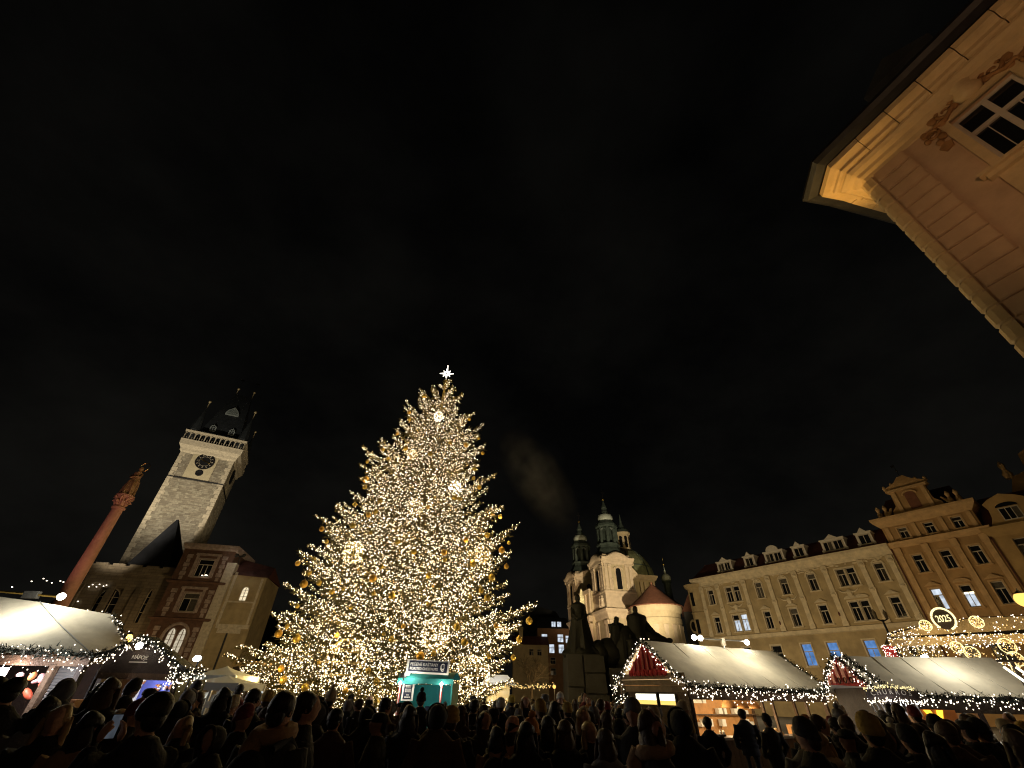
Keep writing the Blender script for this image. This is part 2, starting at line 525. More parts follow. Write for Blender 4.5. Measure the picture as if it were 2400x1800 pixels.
# ================================================================ window units (shared meshes)
WC = {}
m_curt = [M('curtained_glass', (.075, .066, .05), .35, .5, 3), M('dim_glass', (.03, .026, .02), .2, .5, 3)]
def window(parent, x, z, w, h, y=.16, panes=None, name='window', split=.32, mat=None, mull=1, lite=None):
    """casement: frame with a transom and mullion, each pane a sub-part; origin at the lower left corner"""
    key = (round(w, 2), round(h, 2), split, mull, mat.name if mat else '')
    fw = min(.09, w * .09)
    if key not in WC:
        mb = MB()
        mb.box(0, w, 0, .08, 0, fw).box(0, w, 0, .08, h - fw, h).box(0, fw, 0, .08, fw, h - fw).box(w - fw, w, 0, .08, fw, h - fw)
        zt = h * (1 - split)
        cells = []
        xs = [fw + (w - 2 * fw) * i / (mull + 1) for i in range(mull + 2)]
        if split > 0:
            mb.box(fw, w - fw, -.02, .07, zt - .05, zt + .05)
            cells.append((fw, w - fw, zt + .05, h - fw))
            top = zt - .05
        else:
            top = h - fw
        for i in range(1, mull + 1):
            mb.box(xs[i] - .035, xs[i] + .035, -.01, .06, fw, top)
        for i in range(mull + 1):
            cells.append((xs[i] + (.035 if i else 0), xs[i + 1] - (.035 if i < mull else 0), fw, top))
        WC[key] = (mb.mesh('window_frame', mat or m_wframe), [MB().box(a, b_, .035, .05, c, d).mesh('pane', m_glass) for a, b_, c, d in cells])
    fm, pm = WC[key]
    o = new(name, fm, parent, (x, y, z))
    for i, p in enumerate(pm):
        q = new('pane', p, o)
        if not lite and rng.random() < .3:
            q.material_slots[0].link = 'OBJECT'
            q.material_slots[0].material = m_curt[int(rng.integers(0, 2))]
        if lite and lite[i % len(lite)]:
            q.material_slots[0].link = 'OBJECT'
            q.material_slots[0].material = lite[i % len(lite)]
    return o

SC = {}
def surround(parent, x, z, w, h, mat, hood=0, name='window_surround'):
    key = (round(w, 2), round(h, 2), mat.name, hood)
    if key not in SC:
        mb = MB()
        t_ = .16
        mb.box(-t_, 0, -.07, .04, -.05, h + t_).box(w, w + t_, -.07, .04, -.05, h + t_).box(0, w, -.07, .04, h, h + t_)
        mb.box(-t_ - .1, w + t_ + .1, -.2, .04, -.17, -.05)
        if hood == 1:      # triangular pediment
            mb.ext([(-t_ - .15, h + .3), (w + t_ + .15, h + .3), (w / 2, h + .78)], -.2, .04)
            mb.ext([(-t_ + .05, h + .36), (w + t_ - .05, h + .36), (w / 2, h + .62)], -.24, -.2)
        elif hood == 2:    # segmental hood
            n = 9
            pts = [(-t_ - .15, h + .3)] + [(w + t_ + .15, h + .3)]
            pts += [(w / 2 + (w / 2 + t_ + .15) * math.cos(math.pi * k / n), h + .3 + .42 * math.sin(math.pi * k / n)) for k in range(1, n)]
            mb.ext(pts, -.2, .04)
        elif hood == 3:    # shell keystone and swags
            mb.ell((w / 2, -.04, h + .35), (.24, .14, .26), 8, 6)
            for sg in (-1, 1):
                mb.tube([(w / 2 + sg * (.2 + .16 * k), -.05, h + .38 - .05 * k * k) for k in range(5)], [.09, .08, .07, .06, .03], 6)
            mb.ext([(-t_ - .2, h + .55), (w + t_ + .2, h + .55), (w + t_ + .1, h + .7), (-t_ - .1, h + .7)], -.16, .04)
        SC[key] = mb.mesh(name, mat)
    return new(name, SC[key], parent, (x, 0, z))

# ================================================================ town hall clock tower
T = thing('clock_tower', 'tall floodlit stone tower with a black clock face and steep dark roof', 'tower', (-70.76, 80.62, 0), R(26))
TW, TD = 10.0, 11.0
mb = MB().box(0, TW, 0, TD, 0, 44.4)
sh = mb.build('tower_shaft', m_tower, T)
mb = MB()
for fx in range(2):
    for row in range(86):
        z = 13 + row * .36
        if z > 41.8:
            break
        x = rng.uniform(-.4, 0)
        L = TW if fx == 0 else TD
        while x < L:
            w = rng.uniform(.35, 1.05)
            if rng.random() < .42 and x > 0 and x + w < L - .05 and not (fx == 0 and 2.0 < x + w and x < 7.4 and z > 36.2):
                d = rng.uniform(.01, .075)
                if fx == 0:
                    mb.box(x, x + w - .05, -d, .02, z, z + .31)
                else:
                    mb.box(TW - .02, TW + d, x, x + w - .05, z, z + .31)
            x += w
mb.build('facing_stone', m_block, T, kind='stuff')
mb = MB()
for x in (0, TW):                                             # quoins
    for k in range(34):
        z = 13 + k * .86
        w = .95 if k % 2 else .6
        if x == 0:
            mb.box(-.06, w, -.09, .0, z, z + .8)
        else:
            mb.box(TW - w, TW + .09, -.09, .0, z, z + .8).box(TW, TW + .09, .0, 1.5 - w, z, z + .8)
mb.build('quoin_stones', m_trim, T, kind='stuff')
MB().sweep([(0, TD), (0, 0), (TW, 0), (TW, TD)], [(0, 36.55), (.12, 36.6), (.16, 36.8), (0, 36.95)]).build('string_course', m_dark, T)
MB().box(2.4, 7.15, -.14, .0, 37.0, 43.1).build('clock_panel', m_plaster, T)
cf = MB().lathe([(1.78, 0), (1.78, .12), (1.62, .14), (1.6, .08), (0, .08)], n=40).build('clock_face', m_black, T, loc=(4.95, -.14, 40.95), rot=(R(90), 0, 0))
mb = MB()
for k in range(12):
    a = math.pi * k / 6
    c, s_ = math.cos(a), math.sin(a)
    mb.add([(c * 1.2 - s_ * .05, s_ * 1.2 + c * .05, .12), (c * 1.2 + s_ * .05, s_ * 1.2 - c * .05, .12), (c * 1.5 + s_ * .05, s_ * 1.5 - c * .05, .12), (c * 1.5 - s_ * .05, s_ * 1.5 + c * .05, .12)], [(0, 1, 2, 3)])
mb.tube([(1.05 * math.cos(k * math.pi / 12), 1.05 * math.sin(k * math.pi / 12), .12) for k in range(24)], .02, 4, True)
new('numeral_ring', mb.mesh('numeral_ring', m_trim), cf)
for nm, L, a in (('hour_hand', .95, 2.75), ('minute_hand', 1.4, -.3)):
    mb = MB().add([(-.07, -.3, .17), (.07, -.3, .17), (.09, L * .6, .17), (0, L, .17), (-.09, L * .6, .17)], [(0, 1, 2, 3, 4)]).ell((0, L * .72, .17), (.13, .13, .02), 8, 4)
    new(nm, mb.mesh(nm, m_gold), cf, (0, 0, 0), a - math.pi / 2)
MB().lathe([(.7, 0), (.7, .1), (.58, .12), (0, .05)], n=28).build('lower_dial', m_black, T, loc=(4.92, -.14, 38.3), rot=(R(90), 0, 0))
cf2 = MB().lathe([(1.7, 0), (1.7, .12), (1.55, .14), (0, .08)], n=32).build('side_clock_face', m_black, T, loc=(TW + .05, 5.4, 40.6), rot=(R(90), 0, R(90)))
MB().box(TW, TW + .05, 3.0, 7.8, 37.0, 43.1).build('side_clock_panel', m_plaster, T)
# projecting gallery
MB().sweep([(0, TD), (0, 0), (TW, 0), (TW, TD), (0, TD)], [(0, 42.1), (.35, 42.5), (.45, 43.0), (.9, 43.7), (.95, 44.6), (1.0, 44.9), (.5, 44.95), (0, 44.95)], False).build('gallery_cornice', m_trim, T)
mb = MB()
for (x0, y0), (x1, y1), n in [((-.75, -.75), (TW + .75, -.75), 12), ((TW + .75, -.75), (TW + .75, TD + .75), 10), ((-.75, -.75), (-.75, TD + .75), 10)]:
    for k in range(n + 1):
        x, y = x0 + (x1 - x0) * k / n, y0 + (y1 - y0) * k / n
        mb.box(x - .085, x + .085, y - .085, y + .085, 44.95, 46.7)
        if k < n:                                              # cusped arch head in each bay
            dx, dy = (x1 - x0) / n, (y1 - y0) / n
            q = [(x + dx * s_, y + dy * s_, 46.3 + .35 * math.sin(math.pi * s_)) for s_ in (0, .2, .35, .5, .65, .8, 1)]
            mb.tube(q, .07, 4)
            mb.tube([(x + dx * .5, y + dy * .5, 44.95), (x + dx * .5, y + dy * .5, 45.6)], .05, 4)
mb.build('gallery_balustrade', m_trim, T)
MB().sweep([(-.75, TD + .75), (-.75, -.75), (TW + .75, -.75), (TW + .75, TD + .75), (-.75, TD + .75)], [(-.2, 46.7), (.22, 46.7), (.28, 47.05), (-.2, 47.15)], False).build('gallery_rail', m_trim, T)
# roof: steep hipped spire with dormers and four corner turrets
roof = MB().frus(.5, TW - .5, .5, TD - .5, 44.9, 1.1, TW - 1.1, 1.0, TD - 1.0, 48.4).frus(1.1, TW - 1.1, 1.0, TD - 1.0, 48.4, 3.2, TW - 3.2, 4.3, 5.6, 61.2).build('spire_roof', m_slate, T)
m_fin = M('pale_gilt', (.85, .72, .45), .5, .1, 4, metal=.1)
def finial(parent, x, y, z, h, name='finial'):
    new(name, MB().tube([(x, y, z), (x, y, z + h)], [.1, .05], 6).ell((x, y, z + h), .3, 8, 6).mesh(name, m_fin, True), parent)
for x in (3.2, TW - 3.2):
    finial(roof, x, 4.9, 61.1, 2.0)
    new('weather_vane', MB().tube([(x, 4.9, 63.1), (x, 4.9, 66.2)], .03, 4).box(x - .5, x + .35, 4.87, 4.93, 65.6, 66.0).mesh('weather_vane', m_dark), roof)
for x, y in ((.2, .2), (TW - .2, .2), (.2, TD - .2), (TW - .2, TD - .2)):
    tu = MB().lathe([(1.0, 44.9), (1.05, 47.4), (1.2, 47.5), (.06, 53.6)], x, y, 8, math.pi / 8).build('corner_turret', m_slate, T)
    finial(tu, x, y, 53.4, 1.9)
def dormer(parent, x, y, z, w, h, mat=m_white):
    mb = MB()
    arc = [(w / 2 * math.cos(a), h * .55 + w / 2 * math.sin(a)) for a in [math.pi * k / 8 for k in range(9)]]
    mb.ext([(w / 2, 0)] + arc + [(-w / 2, 0)], 0, 1.6)
    d = mb.build('dormer_window', mat, parent, loc=(x, y, z))
    pn = [(w * .36, .14)] + [(w * .36 * math.cos(a), h * .55 + w * .36 * math.sin(a)) for a in [math.pi * k / 8 for k in range(9)]] + [(-w * .36, .14)]
    new('pane', MB().ext(pn, -.03, .02).mesh('pane', m_slate), d)
    new('glazing_bar', MB().box(-.03, .03, -.07, -.03, .1, h).box(-w * .36, w * .36, -.07, -.03, h * .5, h * .5 + .05).mesh('glazing_bar', mat), d)
m_dorm = M('dormer_lead', (.30, .34, .34), .6, .2, 3)
dormer(T, 3.1, .85, 48.6, 1.15, 1.7, m_dorm)
dormer(T, 6.9, .85, 48.6, 1.15, 1.7, m_dorm)
mb = MB().ext([(-1.4, 0), (1.4, 0), (1.4, .5), (.9, 1.4), (0, 2.2), (-.9, 1.4), (-1.4, .5)], 0, 2.0)
bd = mb.build('gable_dormer', m_dorm, T, loc=(5, 2.2, 54.2))
new('pane', MB().ext([(-1.15, .15), (1.15, .15), (1.15, .5), (.75, 1.25), (0, 1.9), (-.75, 1.25), (-1.15, .5)], -.03, .02).mesh('pane', M('lead_glass', (.16, .19, .19), .3, .4, 2)), bd)
new('glazing_bar', MB().box(-.04, .04, -.08, -.03, .1, 1.95).box(-1.15, 1.15, -.08, -.03, .5, .58).mesh('glazing_bar', m_dorm), bd)

m_slated = M('blue_black_slate', (.009, .010, .013), .55, .35, 1.2, .4, 8)
# ================================================================ chapel block with the steep slate pyramid, left of the red house
K = thing('gothic_chapel', 'grey stone gothic chapel with steep black pyramid roof beside red house', 'chapel', (-61.6, 66.0, 0), R(15))
mb = MB().wall(.0, 13.3, 0, 16.0, [(2.6, 5.4, 8.6, 13.2), (8.6, 9.15, 9.0, 13.4)], 0, .5).box(0, 13.3, .5, 9, 0, 15.9)
mb.build('wall', m_gothic, K)
mb = MB()
for x in (-.3, 3.6, 7.0, 12.9):
    mb.box(x, x + .75, -.55, .0, 0, 12.2).frus(x, x + .75, -.55, .0, 12.2, x, x + .75, -.1, .0, 13.6)
mb.build('buttress', m_gothic, K)
mb = MB().sweep([(0, 9), (0, 0), (13.3, 0), (13.3, 9)], [(0, 15.0), (.3, 15.25), (.3, 16.2), (0, 16.25)])
for k in range(6):
    mb.box(.3 + k * 2.2, 1.9 + k * 2.2, -.28, .05, 16.2, 16.45)
mb.build('battlement', m_gothic, K)
def lancet(parent, x, z, w, h, glow=None, y=.3, mat=m_trim, n=2):
    arch = [(w / 2 * math.cos(a) * (1 if 0 else 1), h * .68 + h * .32 * math.sin(a)) for a in [math.pi * k / 8 for k in range(9)]]
    out_ = [(w / 2, 0)] + arch + [(-w / 2, 0)]
    f = MB()
    f.tube([(p[0], 0, p[1]) for p in out_], .07, 4, True)
    for i in range(1, n):
        xx = -w / 2 + w * i / n
        f.box(xx - .04, xx + .04, -.05, .04, 0, h * .93)
    for q in (.3, .55, .75):
        f.box(-w / 2, w / 2, -.04, .03, h * q - .025, h * q + .025)
    o = f.build('lancet_window', mat, parent, loc=(x, y, z))
    new('pane', MB().ext([(p[0] * .98, p[1] * .98 + .02) for p in out_], .05, .07).mesh('pane', glow or m_glass), o)
    return o
lancet(K, 4.0, 8.6, 2.6, 4.6, None, .3, m_trim, 3)
lancet(K, 8.87, 9.0, .5, 4.4, None, .3, m_trim, 1)
rf = MB().frus(3.6, 9.8, .3, 8.6, 15.9, 6.0, 6.3, 3.6, 3.9, 24.6).build('pyramid_roof', m_slated, K)
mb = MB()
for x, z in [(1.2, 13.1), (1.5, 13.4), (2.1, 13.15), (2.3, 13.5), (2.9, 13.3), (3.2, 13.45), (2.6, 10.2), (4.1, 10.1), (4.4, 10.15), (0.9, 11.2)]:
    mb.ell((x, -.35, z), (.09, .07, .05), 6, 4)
mb.build('window_glint', e_bulbw, K, kind='stuff')  # glowing beads stand in for glints on the panes, no bulbs

# ================================================================ red house
H = thing('red_house', 'narrow dark red house with tall white framed windows below the clock tower', 'house', (-49.55, 66.47, 0), R(12))
holes = [(2.65, 4.75, 15.0, 17.45), (2.65, 4.72, 10.4, 12.8), (2.5, 5.1, 5.2, 8.8)]
MB().wall(0, 7.1, 0, 19.0, holes, 0, .4).box(0, 7.1, .4, 9, 0, 18.95).build('wall', m_brick, H)
MB().sweep([(0, 9), (0, 0), (7.1, 0), (7.1, 9)], [(0, 18.8), (.15, 18.9), (.3, 19.1), (.35, 19.6), (0, 19.7)]).build('parapet', m_redstone, H)
for z in (14.0, 9.25):
    MB().sweep([(-.05, .6), (-.05, 0), (7.15, 0), (7.15, .6)], [(0, z), (.3, z + .1), (.35, z + .3), (0, z + .42)]).build('ledge', m_brick, H)
mb = MB().add([(0, -.2, 19.6), (7.1, -.2, 19.6), (6.0, 5, 20.1), (1.0, 5, 20.1), (7.1, 9, 19.6), (0, 9, 19.6)], [(0, 1, 2, 3), (1, 4, 2), (0, 3, 5), (3, 2, 4, 5)])
mb.build('roof', m_tile, H)
mb = MB()
for z0, z1 in ((14.5, 18.2), (9.75, 13.6), (5, 8.8)):          # alternating stone blocks in the corner strips
    k = 0
    z = z0
    while z < z1 - .3:
        w = .75 if k % 2 else .45
        for xc in (1.15, 6.05):
            mb.box(xc - w / 2, xc + w / 2, -.1, .0, z, z + .52)
        z += .6; k += 1
mb.build('strip_stones', m_redstone, H, kind='stuff')
for i, (a, b_, c, d) in enumerate(holes[:2]):
    surround(H, a, c, b_ - a, d - c, m_redstone, 0)
    mb = MB().box(a - .55, a - .2, -.14, .0, c - .1, d + .5).box(b_ + .2, b_ + .55, -.14, .0, c - .1, d + .5).box(a - .7, b_ + .7, -.22, .0, d + .5, d + .8)
    mb.build('pilaster_frame', m_redstone, H)
    window(H, a, c, b_ - a, d - c, .18, mull=2 if i == 0 else 1, split=.3)
mb = MB().tube([(3.8 + 1.55 * math.cos(a), -.08, 7.4 + 1.5 * math.sin(a)) for a in [math.pi * k / 12 for k in range(13)]], .2, 6).box(2.05, 2.4, -.25, .0, 5.0, 7.4).box(5.2, 5.55, -.25, .0, 5.0, 7.4)
mb.build('window_arch', m_redstone, H)
for x in (3.15, 4.45):
    lancet(H, x, 5.2, 1.0, 3.2, E('lit_gothic_glass', (1, .86, .62), .55, 'NONE', .3, 3), .2, m_redstone, 2)
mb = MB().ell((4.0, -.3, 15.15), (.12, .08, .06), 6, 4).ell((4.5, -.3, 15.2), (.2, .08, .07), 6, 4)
mb.build('window_reflection', e_bulbw, H, kind='stuff')  # reflection in the upper window put in as glowing beads

# ================================================================ ochre hall right of the red house
O = thing('ochre_hall', 'ochre town hall wing with one lit gothic window right of red house', 'building', (-42.6, 68.2, 0), R(12))
holes = [(2.75, 3.7, 12.2, 14.1)]
MB().wall(0, 5.6, 0, 15.6, holes, 0, .35).box(0, 5.6, .35, 8, 0, 15.55).build('wall', m_ochre, O)
MB().box(-.55, .75, -.3, 1.0, 0, 17.2).build('corner_pier', m_trim, O)
MB().box(1.05, 1.4, -.16, .0, 9.0, 16.0).box(4.95, 5.25, -.1, .0, 9.0, 15.3).build('wall_strip', m_trim, O)
MB().box(1.4, 4.95, -.08, .0, 11.9, 12.1).box(1.2, 5.5, -.25, .0, 8.6, 9.1).build('string_course', m_trim, O)
MB().add([(-.2, -.3, 15.6), (5.9, -.3, 15.4), (5.2, 4, 17.7), (.4, 4, 18.6), (5.9, 8, 15.6), (-.2, 8, 15.6)], [(0, 1, 2, 3), (1, 4, 2), (3, 2, 4, 5), (0, 3, 5)]).build('roof', m_tile, O)
lancet(O, 3.22, 12.2, .95, 1.9, E('lit_lancet_glass', (1, .84, .56), 1.0, 'NONE', .2, 3), .15, m_trim, 2)
MB().box(1.5, 4.6, -.12, .0, 8.0, 8.6).build('blank_sign_board', m_trim, O)
MB().box(2.85, 3.05, -.2, .0, 2.0, 8.0).build('drain_pipe', m_dark, O)
mb = MB().add([(5.6, 0, 0), (5.6, 8, 0), (5.6, 8, 15.5), (5.6, 0, 15.5)], [(0, 1, 2, 3)])
fl = thing('roof_floodlight', 'twin cold white floodlights glaring on the roof beside red house', 'floodlight', (-41.05, 66.0, 17.75))
MB().box(-.1, 1.3, -.06, .06, -.1, .05).tube([(.6, 0, -.1), (.6, .3, -1.2)], .05, 5).build('bracket', m_dark, fl)
for x in (.05, 1.1):
    h_ = MB().lathe([(.12, .2), (.28, 0), (.3, -.05), (.1, -.05)], n=10).build('lamp_head', m_dark, fl, loc=(x, 0, .1), rot=(R(75), 0, 0))
    new('lens', MB().ell((0, 0, -.06), (.24, .24, .06), 10, 5).mesh('lens', e_lampc if x > .5 else e_lamp), h_)

# ================================================================ victory column
V = thing('memorial_column', 'tall red lit stone column with a dark gilded statue on its capital', 'column', (-28.6, 30, 0))
m_colst = M('pink_sandstone', (.48, .25, .19), .8, .18, 2.5, .2, 14)
MB().box(-1.3, 1.3, -1.3, 1.3, 0, .5).frus(-1.3, 1.3, -1.3, 1.3, .5, -.8, .8, -.8, .8, 1.2).box(-.85, .85, -.85, .85, 1.2, 4.4).sweep([(-.85, -.85), (.85, -.85), (.85, .85), (-.85, .85), (-.85, -.85)], [(0, 4.2), (.2, 4.4), (.25, 4.6), (0, 4.65)], False).box(-.8, .8, -.8, .8, 4.6, 4.75).build('pedestal', m_colst, V)
MB().lathe([(.56, 4.75), (.6, 4.85), (.5, 5.0), (.44, 5.1), (.415, 5.3), (.39, 8), (.325, 12.1)], n=24).build('shaft', m_colst, V, 2)
mb = MB().lathe([(.325, 12.1), (.42, 12.16), (.42, 12.26), (.33, 12.34), (.32, 12.4), (.36, 12.7), (.45, 12.95), (.56, 13.05), (.56, 13.15), (0, 13.16)], n=24)
for ring, z, r_, n in ((0, 12.45, .37, 8), (1, 12.72, .44, 8)):
    for k in range(n):
        a = 2 * math.pi * (k + ring * .5) / n
        c, s_ = math.cos(a), math.sin(a)
        mb.tube([(c * (r_ - .06), s_ * (r_ - .06), z - .05), (c * r_, s_ * r_, z + .16), (c * (r_ + .14), s_ * (r_ + .14), z + .25), (c * (r_ + .17), s_ * (r_ + .17), z + .17)], [.07, .09, .07, .04], 5)
mb.build('capital', m_colst, V)
m_stat = M('weathered_gilding', (.30, .18, .10), .6, .4, 3, .3, 12)
mb = MB().lathe([(.42, 13.16), (.36, 13.3), (.40, 13.6), (.36, 14.0), (.30, 14.4), (.22, 14.65), (.28, 14.8), (.27, 14.95), (.1, 15.08), (.09, 15.15), (0, 15.2)], n=14)
mb.tube([(-.25, 0, 14.85), (-.38, -.12, 14.6), (-.15, -.3, 14.5), (.1, -.3, 14.62)], [.1, .09, .07, .05], 6)
mb.tube([(.25, 0, 14.85), (.36, -.12, 14.6), (.15, -.32, 14.55)], [.1, .09, .06], 6)
for k in range(7):
    a = k * .9
    mb.tube([(.33 * math.cos(a), .33 * math.sin(a), 14.3), (.40 * math.cos(a + .2), .40 * math.sin(a + .2), 13.7), (.43 * math.cos(a + .35), .43 * math.sin(a + .35), 13.2)], [.04, .07, .09], 5)
mb.ell((0, -.02, 15.28), (.14, .16, .19), 10, 8).ell((0, -.17, 15.26), (.025, .03, .04), 5, 4)
mb.build('statue', m_stat, V, 2)
MB().tube([(.36 * math.cos(a) + .08, .1, 15.5 + .34 * math.sin(a)) for a in [2 * math.pi * k / 20 for k in range(20)]], .02, 4, True).build('halo', m_gold, V)

# ================================================================ twin towered church
C = thing('baroque_church', 'floodlit ochre baroque church with two green onion topped towers', 'church', (25.0, 115.0, 0), R(12))
def arch_pts(w, h, n=8):
    return [(w / 2, 0)] + [(w / 2 * math.cos(math.pi * k / n), h - w / 2 + w / 2 * math.sin(math.pi * k / n)) for k in range(n + 1)] + [(-w / 2, 0)]
def church_tower(yo, hw=8.0):
    A = new('bell_tower', MB().box(0, hw, yo, yo + hw, 0, 31.0).mesh('bell_tower', m_church), C)
    rect = [(0, yo + hw), (0, yo), (hw, yo), (hw, yo + hw), (0, yo + hw)]
    new('plinth_cornice', MB().sweep(rect, [(0, 17.2), (.25, 17.6), (.4, 18.3), (.9, 18.7), (1.0, 19.2), (.2, 19.5), (.25, 22.9), (.45, 23.1), (.4, 23.4), (0, 23.45)], False).mesh('plinth_cornice', m_churcht), A)
    mb = MB()
    for fx in range(2):
        for u in (.15, 1.25, hw - 2.0, hw - .9):
            if fx == 0:
                mb.box(u, u + .75, yo - .28, yo, 23.45, 29.7).box(u - .12, u + .87, yo - .4, yo, 29.1, 29.7).box(u - .1, u + .85, yo - .36, yo, 23.45, 24.0)
                mb.box(u, u + .75, yo - .28, yo, 6, 16.8).box(u - .12, u + .87, yo - .4, yo, 16.1, 16.8)
            else:
                mb.box(-.28, 0, yo + u, yo + u + .75, 23.45, 29.7).box(-.4, 0, yo + u - .12, yo + u + .87, 29.1, 29.7).box(-.36, 0, yo + u - .1, yo + u + .85, 23.45, 24.0)
                mb.box(-.28, 0, yo + u, yo + u + .75, 6, 16.8).box(-.4, 0, yo + u - .12, yo + u + .87, 16.1, 16.8)
    new('pilasters', mb.mesh('pilasters', m_churcht), A, kind='stuff')
    # swelling cornice, raised in a curve over each face
    def wave(L):
        n = 16
        return [(L * k / n, 1.35 * max(0, math.sin(math.pi * (k / n * 1.5 - .25))) if .17 < k / n < .83 else 0) for k in range(n + 1)]
    mb = MB()
    for prof in ([(0, 29.7), (.35, 30.0), (.4, 30.5)], [(.4, 30.5), (.75, 30.75), (.95, 31.1), (.95, 31.4), (.6, 31.6), (0, 31.7)]):
        for fx in range(4):
            pts = wave(hw + 1.2)
            vs, fs = [], []
            for u, lift in pts:
                for o, z in prof:
                    s_ = u - .6
                    zz = z + lift * (z - 29.7) / 2.0
                    p = {0: (s_, yo - o), 1: (-o, yo + s_), 2: (s_, yo + hw + o), 3: (hw + o, yo + s_)}[fx]
                    vs.append((p[0], p[1], zz))
            k = len(prof)
            for i in range(len(pts) - 1):
                for j in range(k - 1):
                    fs.append((i * k + j, (i + 1) * k + j, (i + 1) * k + j + 1, i * k + j + 1))
            mb.add(vs, fs)
    mb.box(.1, hw - .1, yo + .1, yo + hw - .1, 30.9, 32.2)
    new('tower_cornice', mb.mesh('tower_cornice', m_churcht), A)
    c = hw / 2
    w1 = new('arched_window', MB().ext(arch_pts(1.75, 5.4), -.12, .02).mesh('arched_window', m_churcht), A, (c, yo - .02, 23.6))
    new('pane', MB().ext([(x * .8, z * .94 + .15) for x, z in arch_pts(1.75, 5.4)], -.16, -.12).mesh('pane', m_glass), w1)
    w2 = new('arched_window', MB().ext(arch_pts(1.75, 5.4), -.12, .02).mesh('arched_window', m_churcht), A, (-.02, yo + c, 23.6), R(-90))
    new('pane', MB().ext([(x * .8, z * .94 + .15) for x, z in arch_pts(1.75, 5.4)], -.16, -.12).mesh('pane', m_glass), w2)
    mb = MB()
    mb.tube([(c + 1.3 * math.cos(a), yo - .2, 28.4 + .75 * math.sin(a)) for a in [math.pi * k / 8 for k in range(9)]], .16, 5)
    mb.tube([(c + 2.2 * math.cos(a), yo - .3, 30.6 + .5 * math.sin(a)) for a in [math.pi * k / 8 for k in range(9)]], .12, 5)
    for sx in (c - 2.0, c + 2.0):
        mb.ell((sx, yo - .35, 24.9), (.3, .25, .9), 8, 6).ell((sx, yo - .4, 26.0), (.2, .2, .25), 8, 6)
    new('carved_ornament', mb.mesh('carved_ornament', m_churcht), A)
    # copper helm: skirt, open lantern, onion, spire, ball and cross
    y = yo + c
    hl = new('copper_helm', MB().lathe([(4.9, 32.0), (4.3, 32.6), (3.6, 33.9), (3.1, 34.6), (3.0, 35.2), (3.3, 35.4), (3.3, 35.7), (2.75, 35.9)], c, y, 8, math.pi / 8).lathe([(2.8, 40.3), (3.2, 40.6), (3.1, 41.2), (2.5, 41.9), (2.1, 42.4), (0, 42.4)], c, y, 8, math.pi / 8).mesh('copper_helm', m_copperd), A)
    mb = MB()
    for k in range(8):
        a = math.pi / 8 + k * math.pi / 4
        mb.box(c + 2.45 * math.cos(a) - .34, c + 2.45 * math.cos(a) + .34, y + 2.45 * math.sin(a) - .34, y + 2.45 * math.sin(a) + .34, 35.9, 40.4)
        mb.tube([(c + 2.4 * math.cos(a + math.pi / 4 * q), y + 2.4 * math.sin(a + math.pi / 4 * q), 39.3 + .7 * math.sin(math.pi * q)) for q in (0, .25, .5, .75, 1)], .35, 5)
    mb.lathe([(1.5, 35.7), (1.4, 40.4)], c, y, 8)
    new('lantern', mb.mesh('lantern', m_copperd), A)
    new('onion_dome', MB().lathe([(1.9, 42.35), (2.15, 42.7), (2.2, 43.3), (2.0, 44.0), (1.6, 44.3), (1.1, 44.5)], c, y, 16).mesh('onion_dome', m_copperl, True), A)
    new('spire', MB().lathe([(1.2, 44.4), (1.15, 45.0), (.8, 45.6), (.75, 46.1), (.9, 46.3), (.55, 47.2), (.18, 48.3), (.12, 48.6)], c, y, 10).mesh('spire', m_copperd), A)
    new('gold_ball', MB().ell((c, y, 49.0), .42, 10, 8).mesh('gold_ball', m_gold, True), A)
    new('cross', MB().box(c - .06, c + .06, y - .06, y + .06, 49.3, 52.2).box(c - .55, c + .55, y - .05, y + .05, 51.0, 51.2).mesh('cross', m_dark), A)
church_tower(0)
church_tower(20.8)
# facade between the towers
mb = MB().box(-.9, 5, 8.0, 20.8, 0, 24.5)
mb.build('facade', m_church, C)
mb = MB()
for k in range(5):
    y = 8.3 + k * 2.9
    mb.box(-1.5, -.9, y, y + .7, 4, 16.8).box(-1.7, -.9, y - .12, y + .82, 16.0, 16.8).box(-1.3, -.9, y, y + .6, 19.4, 24)
mb.box(-1.9, -.8, 8, 20.8, 17.3, 18.6).box(-1.4, -.8, 8, 20.8, 24.0, 25.0)
mb.ext([(-1.2, 0), (-1.2, 0.1), (0, .1)], 0, .1)
mb.build('facade_order', m_churcht, C)
for y, z in ((12, 19.4), (14.4, 19.8), (16.8, 19.4), (1.0, 19.5), (-.2, 19.5)):
    MB().lathe([(.45, z), (.5, z + .5), (.35, z + 1.3), (.42, z + 1.8), (.2, z + 2.1), (.22, z + 2.4), (0, z + 2.6)], -1.3, y, 8).build('roof_statue', m_churcht, C)
MB().ext([(0, 0), (.7, 0), (.55, 2.8), (.2, 4.2), (.0, 4.6), (-.2, 4.2), (-.5, 2.8), (-.6, 0)], -.2, .2).build('gilded_emblem', E('gilt_glow', (1, .72, .28), .9, 'NONE', .4, 3), C, loc=(-1.6, 13, 21.2))  # shine of the gilding put in as emission, no lamp inside
